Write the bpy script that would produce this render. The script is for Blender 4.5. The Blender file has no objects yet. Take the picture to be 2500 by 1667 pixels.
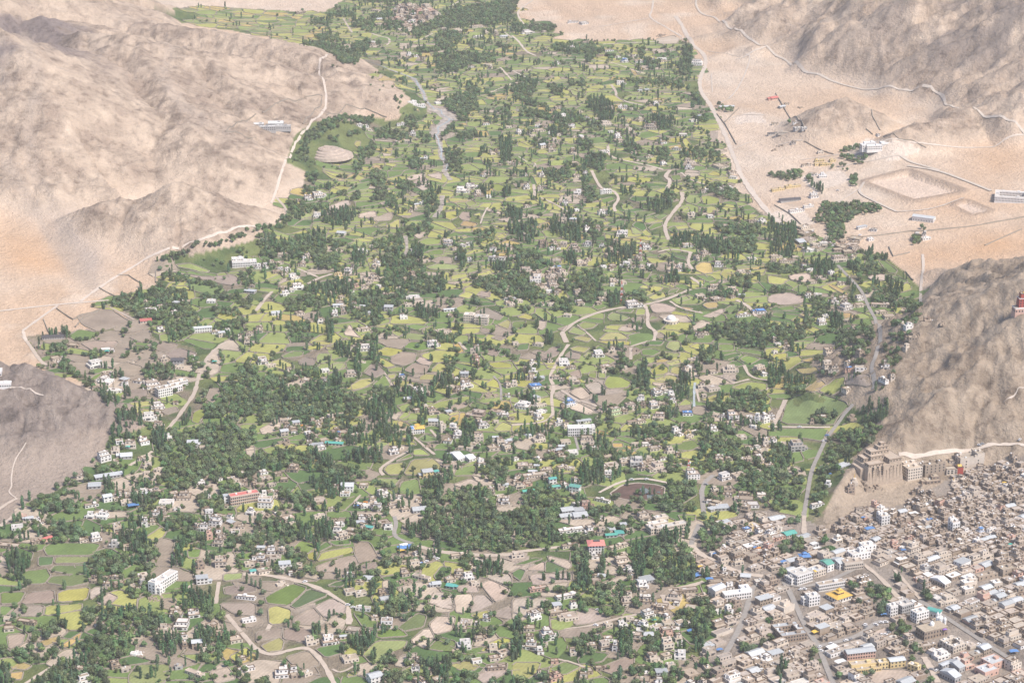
# Aerial view of a green Himalayan valley town between desert hills.  Units are metres, +Y looks up the valley.
import bpy, math, random
import numpy as np
from mathutils import Vector

R = math.radians
random.seed(7)
RNG = np.random.default_rng(11)
scene = bpy.context.scene
COL = scene.collection

# ------------------------------------------------------------------ camera, world, sun, exposure
FPX = 5414.0                      # focal length in photograph pixels (2500 wide)
CAMZ = 900.0
PITCH = R(19.3)
cd = bpy.data.cameras.new('camera')
cam = bpy.data.objects.new('camera', cd)
COL.objects.link(cam)
cam.location = (0, 0, CAMZ)
cam.rotation_euler = (math.pi / 2 - PITCH, 0, 0)
cd.sensor_width = 36
cd.lens = 36 * FPX / 2500
cd.clip_start = 5
cd.clip_end = 40000
scene.camera = cam

SUN_EL, SUN_AZ = R(52), R(128)    # azimuth from +Y clockwise: behind the viewer, to the right
world = bpy.data.worlds.new('World')
scene.world = world
world.use_nodes = True
wn = world.node_tree
sky = wn.nodes.new('ShaderNodeTexSky')
sky.sky_type = 'NISHITA'
sky.sun_disc = False
sky.sun_elevation = SUN_EL
sky.sun_rotation = SUN_AZ
sky.altitude = 3500
sky.air_density = 0.7
sky.dust_density = 10.0
sky.ozone_density = 0.6
wn.links.new(sky.outputs[0], wn.nodes['Background'].inputs[0])
wn.nodes['Background'].inputs[1].default_value = 0.095

sl = bpy.data.lights.new('sun', 'SUN')
sl.energy = 2.3
sl.angle = R(15)
sl.color = (1.0, 0.91, 0.81)
sun = bpy.data.objects.new('sun', sl)
COL.objects.link(sun)
sd = Vector((math.sin(SUN_AZ) * math.cos(SUN_EL), math.cos(SUN_AZ) * math.cos(SUN_EL), math.sin(SUN_EL)))
sun.rotation_euler = sd.to_track_quat('Z', 'Y').to_euler()

scene.view_settings.view_transform = 'Standard'
scene.view_settings.look = 'None'
scene.view_settings.gamma = 1
scene.view_settings.use_curve_mapping = False
scene.view_settings.exposure = 1.42
HAZE_DENSITY = 5.0e-5
# ---------------------------------------------------------------------------------------------
# What stands where, noted from the photograph in sixteen tiles (column, row); numbers are read off each tile at 3.76x.
# fields: colour code then outline.  y yellow-green  l light green  g green  d dark green  b brown  t tan  o ochre
FIELDS = {
(0,3): """g 395,330 480,280 930,290 860,400 500,405 430,400;l 510,410 850,410 860,460 680,475 495,475;d 350,410 495,410 480,490 350,500
g 450,540 500,490 810,490 800,560 650,575;g 160,600 230,540 430,520 440,540 470,590 410,660 180,670;g 420,650 470,590 600,580 800,570 830,650 640,690
g 0,740 240,730 180,840 0,850;b 190,850 260,740 500,715 510,830;y 530,740 600,715 830,690 800,810 530,830;b 60,960 150,865 410,855 390,960
y 400,960 420,860 760,840 750,900;g 0,860 140,870 60,950 0,960;t 830,720 880,690 1000,690 900,760 830,810;t 900,780 990,740 1090,780 1000,860 900,850
o 350,1190 560,1130 540,1190 420,1240;o 545,1240 700,1130 760,1100 720,1180 620,1250;o 90,1440 180,1370 300,1410 240,1450;o 90,1480 220,1460 200,1540 110,1540
y 610,260 700,230 820,225 800,270;l 1180,1500 1260,1400 1560,1390 1560,1500 1500,1580 1180,1580;l 1060,530 1180,460 1260,460 1120,540
t 1920,1480 2050,1370 2180,1530 1980,1580;b 1480,800 1600,790 1650,850 1560,900 1470,880;b 2050,690 2350,660 2350,740 2060,760;b 2000,840 2350,830 2350,960 2150,940
y 1790,1230 1930,1130 1990,1160 1870,1240;y 2100,1330 2260,1240 2320,1290 2180,1400;g 2120,500 2200,470 2320,510 2250,550;l 2050,570 2230,560 2220,620 2050,640
g 2150,400 2350,360 2350,440 2180,440;g 1720,350 1850,330 1830,420 1730,430;b 60,1130 240,1110 200,1230 80,1260""",
(1,3): """g 80,780 330,650 480,700 300,860 100,840;d 480,700 680,760 370,890 310,860;y 110,880 200,860 330,900 310,1020 120,1040;b 340,980 520,870 600,960 560,1050 340,1030
t 530,870 700,790 830,860 820,930 630,980 590,930;b 250,1080 350,1040 520,1090 490,1210 250,1170;b 0,1100 250,1060 230,1150 60,1180 0,1200;y 40,1230 210,1150 260,1190 240,1270 110,1290
g 330,330 400,260 560,300 540,360 450,390;y 460,400 540,330 570,340 540,460 480,440;d 570,320 650,270 700,310 640,340 580,370;d 660,270 860,250 870,300 720,310
y 555,455 600,370 890,320 900,370 700,430;b 890,270 1050,280 1130,430 950,480 900,380;b 550,500 720,440 920,400 950,490 720,550 560,550;b 940,540 980,480 1120,460 1100,540 980,570
d 650,680 740,640 870,620 780,690;t 1160,640 1220,620 1230,760 1170,760;t 1570,830 1640,730 1800,750 1810,900 1700,880;t 1820,760 1980,750 2000,800 1900,940 1830,920
t 2000,760 2100,760 2190,840 2050,910 1960,930;t 2060,660 2150,620 2340,710 2280,800 2190,830;t 2110,560 2290,540 2350,600 2350,690 2120,610;t 1850,680 2020,660 2050,740 1860,740
y 1960,950 2150,890 2180,960 2080,1000;b 2160,930 2350,860 2350,990 2190,960;g 890,930 980,920 1120,1010 1100,1070 980,1060;g 1300,1060 1480,930 1570,950 1540,1060 1350,1100
g 1110,1080 1330,1070 1400,1140 1110,1160;l 970,1310 1110,1180 1390,1180 1370,1240 1250,1290 1180,1400 1060,1400;t 1580,1030 1680,950 1840,960 1800,1090 1640,1130
t 1410,1190 1530,1080 1600,1070 1640,1150 1550,1260;g 1570,1260 1680,1150 1840,1190 1820,1280 1700,1280;t 1270,1410 1330,1320 1480,1290 1460,1360 1350,1430
d 530,1250 830,1200 820,1290 640,1340;y 830,1520 860,1470 940,1460 930,1500;b 270,1330 480,1270 600,1400 440,1450 330,1400;y 2050,1290 2140,1200 2260,1150 2350,1170 2320,1240
y 1780,1400 1950,1360 2060,1410 2000,1460 1850,1450;t 2010,1520 2130,1400 2310,1380 2300,1480 2100,1580;d 1630,590 1700,500 1790,510 1790,580 1660,630""",
(2,3): """t 140,520 300,450 310,540 150,540;d 310,450 400,470 515,530 380,560 300,550;t 320,400 540,450 550,500 510,530 340,450;d 0,560 60,520 130,540 80,640 20,600
t 0,800 150,780 340,790 240,900 100,1000 0,990;t 160,570 560,560 560,640 180,680;d 0,490 200,420 290,430 100,490;t 600,890 760,890 930,960 740,1020 560,1040
b 420,1090 840,1040 830,1110 640,1160 440,1150;y 0,1380 270,1380 230,1480 80,1580 0,1580;g 340,1440 480,1370 640,1420 480,1500;d 600,1350 700,1280 900,1300 820,1380 620,1400
b 780,1440 1000,1350 1130,1310 1120,1400 940,1500;t 760,110 900,30 1010,60 920,130 780,140;d 1160,500 1310,490 1300,580 1170,590;d 940,640 1110,620 1110,680 970,690;g 1520,30 1690,30 1680,90 1560,90""",
(3,3): """t 900,1130 1060,1060 1140,1080 1140,1160 930,1180;t 880,1520 1000,1440 1300,1450 1380,1580 900,1580""",
(3,2): """o 330,450 460,345 540,395 460,460 400,480;l 460,460 545,400 600,350 715,325 690,430 590,500;g 110,760 160,590 220,520 320,480 600,515 720,560 740,600 640,700 600,770
g 0,820 200,800 560,800 500,920 300,890 200,880 0,880;b 710,340 740,310 930,310 960,400 900,420 700,410;o 255,255 450,230 470,300 300,300;o 300,180 420,150 420,200 340,190
y 30,160 60,120 180,110 170,180;y 0,210 20,180 160,210 120,220;g 130,400 330,340 400,345 320,440 200,450;l 210,10 350,0 430,10 300,50""",
(2,2): """y 530,70 600,50 720,60 660,110 560,90;y 770,0 1090,0 1080,40 880,30;g 750,80 790,40 870,60 870,120 760,100;l 650,140 700,100 740,110 720,170;b 480,140 540,90 640,120 620,170 530,160
b 270,140 360,60 450,50 420,130 290,180;d 1190,40 1250,0 1400,0 1370,40;g 1190,80 1300,70 1370,100 1290,140 1190,130;l 1410,60 1450,0 1540,0 1560,70 1490,95;l 1330,150 1400,100 1540,110 1540,140 1370,170
l 1170,160 1310,150 1330,180 1270,210;g 1110,200 1160,170 1270,210 1240,230 1120,230;y 1260,270 1380,200 1440,250 1430,300 1300,320;y 1400,190 1540,170 1550,210 1450,230
y 1450,290 1470,240 1560,230 1550,280 1530,310;y 1310,350 1440,310 1520,330 1520,380 1320,365;t 1290,380 1450,390 1450,430 1300,410;y 1620,50 1700,20 1750,40 1710,80
g 1890,30 2040,30 2040,90 1900,95;g 2070,60 2300,90 2340,140 2060,100;d 1900,140 2060,110 2110,130 1960,180;g 2090,170 2150,130 2290,160 2180,220;d 1960,220 2050,170 2140,220 2060,240
t 1700,340 1800,300 1960,350 2020,390 1850,410;l 2000,430 2180,370 2340,390 2340,450 2200,460;y 1730,540 1860,490 2010,480 1990,560 1860,570;l 1510,600 1590,530 1650,560 1640,590
l 750,240 830,180 900,180 860,230;l 700,330 710,280 780,280 770,350;l 790,340 800,280 860,300 860,340;l 840,390 880,320 1000,330 1100,380 1060,430 880,440;t 660,400 790,370 870,440 850,480 740,490
t 560,440 650,420 730,500 640,540 530,480;b 730,530 800,500 1060,470 1050,510 950,600 800,600;t 520,620 600,560 760,640 700,680;g 410,290 430,250 500,290 500,330;b 510,300 620,260 640,320 600,350
y 0,380 30,330 200,370 120,430 50,420;d 0,140 90,110 60,190 0,190;d 40,90 60,30 160,20 150,80;g 50,480 300,450 350,500 200,540 60,540;y 320,730 390,680 440,690 370,740
y 160,960 220,930 350,940 340,1000 170,1000;o 750,840 800,820 890,840 850,880;o 920,940 1020,940 1020,975 930,980;o 1030,970 1070,960 1140,990 1080,1000;o 930,1020 990,990 1160,1020 1100,1050
g 1500,970 1570,920 1700,900 1740,960 1640,1010 1520,1000;y 0,790 60,800 30,830 0,840;t 0,1470 60,1460 70,1510 0,1520""",
(1,2): """y 430,60 520,30 640,50 580,85 470,85;y 510,10 620,0 690,10 680,40 560,40;y 640,60 720,40 720,80 650,80;l 550,150 580,110 690,110 690,180 620,210 560,200;b 390,180 450,150 540,160 540,220 400,220
y 120,220 160,180 230,165 350,220 350,280 250,270;g 230,140 340,90 440,100 420,140 260,160;l 80,310 150,265 320,290 280,340 130,350;d 710,170 860,130 840,190 720,190;l 690,220 750,200 820,200 770,270 690,260
y 1110,90 1200,50 1350,80 1360,100 1240,145 1150,130;b 1220,170 1330,100 1480,110 1450,190 1350,230 1260,210;t 1460,180 1510,140 1620,190 1600,220 1530,220;b 1360,270 1450,200 1600,230 1560,290 1440,300
y 1105,180 1150,150 1290,230 1190,250;l 1210,260 1300,235 1360,245 1330,285 1220,285;b 980,290 1060,210 1130,215 1190,290 1090,340;y 820,440 960,350 1060,340 1090,365 1000,430 900,450
g 1070,400 1180,310 1240,350 1230,420 1110,440;g 870,470 1060,410 1100,450 1000,490 920,500;y 1210,310 1290,300 1270,345 1220,350;y 1250,380 1330,360 1520,390 1500,430 1280,420
y 1500,330 1560,300 1650,310 1620,360 1500,360;y 1590,280 1680,200 1760,190 1750,260 1690,290;g 1350,60 1400,10 1560,0 1660,60 1500,95;o 1810,30 1860,20 1920,110 1850,110
l 1570,600 1700,550 1970,500 1960,550 1750,620 1600,620;b 1750,620 1860,570 1960,560 1930,600 1800,640;g 1950,600 2000,550 2180,600 2100,640;y 1760,670 1860,640 1880,665 1780,690
o 1770,720 1790,690 1870,670 1860,730 1800,760;o 1300,740 1330,730 1420,770 1360,810 1310,780;l 1300,700 1380,640 1420,640 1400,690 1320,720;b 2090,110 2130,70 2250,80 2200,150
d 2200,60 2340,70 2340,120 2240,150;y 2110,190 2240,190 2350,210 2350,250 2180,250;y 2080,410 2180,340 2230,380 2240,440;y 2180,810 2260,740 2350,770 2350,830 2220,830;g 1480,900 1560,850 1660,890 1700,920 1540,930
l 1440,1050 1440,1000 1530,990 1600,1050;g 1270,1110 1420,1030 1440,1060 1390,1080;y 1170,1190 1210,1130 1380,1110 1330,1230 1220,1230;y 1350,1230 1430,1090 1620,1070 1720,1160 1550,1230
l 1060,1330 1110,1260 1330,1260 1250,1360;g 1300,1400 1330,1290 1490,1260 1520,1400 1400,1420;g 690,1120 880,1080 1090,1090 1040,1190 800,1180;g 690,1560 800,1460 920,1420 900,1480 800,1567
g 1810,1240 1840,1170 2020,1130 2010,1230;t 1800,1320 1970,1260 2060,1300 2000,1380;d 380,1310 520,1280 600,1350 420,1380;l 1010,950 1160,920 1230,940 1130,1000;t 1020,530 1130,470 1160,490 1080,560
t 130,760 200,670 240,700 220,820 60,860 30,810""",
(0,2): """b 740,20 840,0 1100,0 1010,110 850,90;b 1000,180 1230,70 1330,120 1180,210;b 1030,240 1150,190 1320,240 1250,320 1080,330;b 1100,520 1190,450 1350,440 1370,500 1200,530
y 1150,600 1170,570 1370,545 1390,590 1260,610;y 1220,650 1300,620 1450,640 1430,680 1280,670;g 800,380 860,320 970,270 900,340 830,390;b 1480,640 1620,600 1640,640 1520,680
l 1760,740 1780,650 1850,620 1900,660 1820,760;b 1890,540 1930,430 2040,440 1960,570;b 540,1440 620,1400 730,1430 690,1490 560,1490;g 1580,1130 1680,1090 1790,1110 1700,1160
t 2250,960 2340,960 2340,1080 2270,1050;o 2010,170 2020,130 2065,130 2060,180;b 1330,40 1500,0 1640,30 1560,110 1480,100;b 1500,120 1640,60 1830,120 1600,180""",
(0,1): """l 1600,860 1720,850 1930,920 1880,945 1650,890;b 1540,910 1900,980 2160,960 2230,1050 2130,1060 1900,1010;g 1680,1040 1830,1000 2080,1090 2000,1160 1780,1110
b 1180,1530 1370,1450 1390,1540 1280,1580;b 700,1330 1010,1270 1210,1400 900,1480 760,1420;y 1980,1350 2040,1280 2180,1340 2100,1390""",
(1,1): """t 1370,90 1440,40 1560,30 1540,70 1440,90;t 1430,110 1550,60 1580,100 1480,130;t 1570,40 1700,20 1710,90 1600,60;t 1450,140 1600,110 1620,150 1530,190
l 360,420 540,370 510,430 390,450;y 980,480 1060,450 1120,490 1000,500;l 1080,520 1200,480 1200,510;y 1180,520 1320,440 1320,530;y 1730,440 1740,380 1860,370 1850,430 1790,460
o 1870,510 1910,460 2040,490 2000,520;y 1810,540 1980,530 1990,570 1830,570;y 1990,410 2060,390 2070,430;b 1860,430 1900,380 1980,390 1960,460 1900,460;y 2170,510 2290,510 2280,560
y 2200,610 2260,580 2300,610 2240,640;t 2110,370 2150,350 2270,390 2260,410;t 2200,450 2350,430 2350,490;l 1920,300 1980,270 2030,310 1960,340;l 1920,350 2110,340 2100,370
y 1170,200 1210,180 1290,210 1260,230;y 1310,220 1400,210 1430,240 1320,240;y 1350,260 1440,250 1390,280;y 1280,390 1440,390 1430,415 1300,420;t 950,400 1100,370 1110,430 940,440
t 1050,440 1270,380 1240,460 1100,470;t 650,340 850,260 870,320 700,380;g 780,240 900,130 1060,100 1040,170 900,190;o 740,90 930,20 950,25 780,100;l 840,680 930,640 1030,660 1030,690 860,720
l 780,790 880,750 880,800 800,825;t 650,700 700,695 820,740 700,780 650,770;g 1050,590 1140,540 1200,550 1150,590;t 1430,590 1580,560 1590,590 1490,630;l 1480,660 1560,620 1700,620 1690,680 1560,690
g 1570,740 1730,720 1720,780 1590,780;b 1600,830 1720,790 1800,800 1810,850 1680,860;l 1560,890 1680,850 1870,870 1860,910 1600,910;l 1930,890 2050,850 2080,870 1960,900;l 1760,950 1930,920 1930,950
y 1960,970 2150,920 2180,950 2010,980;y 1850,1160 1920,1110 2000,1130 1960,1180;b 2020,1150 2060,1110 2150,1110 2150,1170;b 2010,1300 2120,1260 2280,1330 2230,1380 2050,1330
y 2210,1420 2310,1370 2340,1390 2320,1460;g 2040,1440 2200,1410 2200,1470;l 1240,1490 1320,1430 1390,1480 1310,1530;l 1290,1540 1400,1490 1580,1510 1530,1567;g 1350,1430 1440,1410 1590,1430 1480,1470
l 1520,1470 1640,1410 1640,1480 1540,1510;b 2150,1540 2280,1480 2330,1500 2250,1567;g 1900,1500 2130,1510 2080,1550;l 2140,130 2210,120 2350,170 2200,200;t 800,1510 860,1410 920,1500 970,1540""",
(2,1): """y 880,120 930,80 1040,60 1020,110 900,140;y 1050,90 1070,60 1290,70 1290,110 1160,120 1050,105;l 1090,30 1200,20 1330,35 1200,55;y 1080,180 1120,150 1150,170;y 1790,40 1850,5 1940,40 1900,60
y 1770,90 1860,90 1830,110;g 1450,50 1540,40 1560,90 1480,100;l 1480,130 1570,110 1570,140;l 1590,290 1610,220 1720,230 1740,280 1680,320;l 1730,240 1800,230 1910,260 1900,310 1760,320
y 1730,350 1850,330 1910,370 1800,400;l 1520,380 1620,330 1630,360 1540,390;g 1120,380 1290,365 1340,385 1200,430 1150,420;g 1300,420 1400,400 1440,410 1360,460;l 1190,460 1280,430 1340,460 1240,490
g 1250,530 1300,490 1380,480 1380,510 1270,550;d 1100,510 1140,470 1210,480 1240,540 1200,560;l 1090,520 1140,530 1210,580 1110,590;l 1000,310 1060,300 1130,350 1020,370;l 840,440 900,400 1000,410 980,440
d 860,500 1000,450 1040,460 1030,510 940,530;y 1120,620 1200,600 1310,620 1250,650;g 1420,540 1490,510 1540,570 1500,590;l 810,360 860,330 900,350;g 810,270 930,240 950,270 850,310
y 240,530 260,500 330,490 350,520 290,550;y 340,390 370,360 470,380 430,400;y 440,210 500,200 490,230 430,235;l 1340,800 1350,770 1430,750 1480,790 1420,810;d 1490,800 1480,770 1600,790 1600,830
o 1680,880 1740,840 1830,850 1850,940 1760,950 1690,920;y 1910,960 1930,920 2020,930 2020,980 1960,1000;l 1320,680 1440,660 1440,700 1360,720;g 1670,960 1830,970 1880,1010 1800,1030
l 840,960 900,930 1000,970 980,1000 870,1010;g 1150,980 1230,930 1290,920 1240,1000;g 1270,960 1330,950 1370,1050 1280,1050;o 1350,960 1400,960 1390,1050;y 1170,1080 1200,1055 1250,1060 1250,1090
y 1260,1110 1270,1060 1390,1070 1360,1110;y 1250,1170 1330,1130 1400,1120 1420,1160 1300,1190;g 1420,1140 1450,1100 1540,1080 1500,1130;o 1750,1240 1780,1215 1890,1210 1890,1260 1800,1270
l 1480,1190 1600,1150 1640,1180 1540,1210;o 1550,1250 1670,1270 1600,1290;y 1450,1320 1480,1290 1690,1330 1640,1345;g 1930,1290 2040,1220 2150,1250 2000,1320;y 2060,1310 2160,1260 2170,1290 2090,1330
t 1260,1240 1320,1215 1430,1230 1510,1260 1480,1300 1300,1310;t 1740,1340 1930,1270 1960,1290 1850,1360;t 1630,1460 1740,1370 1830,1400 1700,1470;l 870,1340 930,1300 1090,1350 1030,1380 900,1380
g 940,1300 1030,1270 1120,1280 1090,1310;l 1130,1330 1150,1270 1230,1270 1220,1330;l 610,1420 660,1390 790,1410 740,1450 650,1460;l 510,1490 570,1430 690,1490 640,1520;y 540,1540 650,1520 740,1540 690,1580
y 790,1560 870,1490 1000,1490 1090,1550;b 1090,1360 1200,1340 1220,1400 1120,1400;t 970,1470 1000,1430 1150,1420 1200,1450 1050,1480;b 1320,1540 1350,1480 1440,1540;y 40,1350 120,1310 240,1360 200,1380
g 0,1390 130,1380 120,1440 0,1470;t 210,1440 220,1390 320,1360 310,1440 270,1470;b 410,1460 520,1420 480,1480;l 1250,1380 1290,1330 1350,1360""",
(3,1): """y 0,960 200,1000 130,1050 0,1040;t 190,960 380,940 400,1010 330,1030 200,1000;g 210,1100 310,1040 350,1040 380,1110 300,1140;o 520,1030 600,1050 740,1130 720,1150 600,1090;t 420,960 540,970 530,1010 440,1000
t 0,1150 200,1120 340,1170 330,1220 120,1240 0,1210;g 80,1260 240,1240 250,1280 150,1290;o 280,1330 340,1300 390,1320 360,1350;y 200,1380 280,1340 380,1360 300,1410;o 640,1310 760,1310 830,1350 700,1360
g 1010,830 1060,820 1190,920 1170,950 1100,940;g 1130,980 1180,960 1290,1020 1240,1050;t 910,980 1000,950 1130,960 1110,1000 980,1030""",
(2,0): """y 270,750 430,700 460,730 330,770;l 640,620 750,630 750,680 660,660;l 770,630 860,640 850,670 760,680;g 580,710 650,670 690,740;o 1080,630 1120,640 1160,690 1120,700;o 1120,600 1230,640 1200,655
l 1130,810 1230,790 1300,800 1260,830;l 530,820 700,880 560,880;y 780,880 950,880 1040,940 920,940;y 570,900 700,900 650,940;l 320,1500 360,1470 500,1470 510,1520 350,1530;y 1430,1310 1460,1270 1550,1270 1540,1320
y 1560,1290 1600,1270 1660,1350 1730,1370 1600,1370;l 1500,1180 1600,1150 1640,1180""",
(1,0): """o 1110,740 1150,715 1280,725 1330,735 1290,755;y 1380,560 1440,525 1490,530 1450,580;y 1280,560 1340,535 1390,590 1340,600;y 1110,1400 1250,1380 1240,1420;y 1130,1440 1280,1430 1280,1460 1150,1460;o 1060,1540 1100,1515 1160,1530 1150,1567
y 1460,1010 1490,1000 1500,1030;y 900,1330 920,1300 965,1300 950,1370;l 1000,700 1140,680 1200,690 1100,730""",
}
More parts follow.
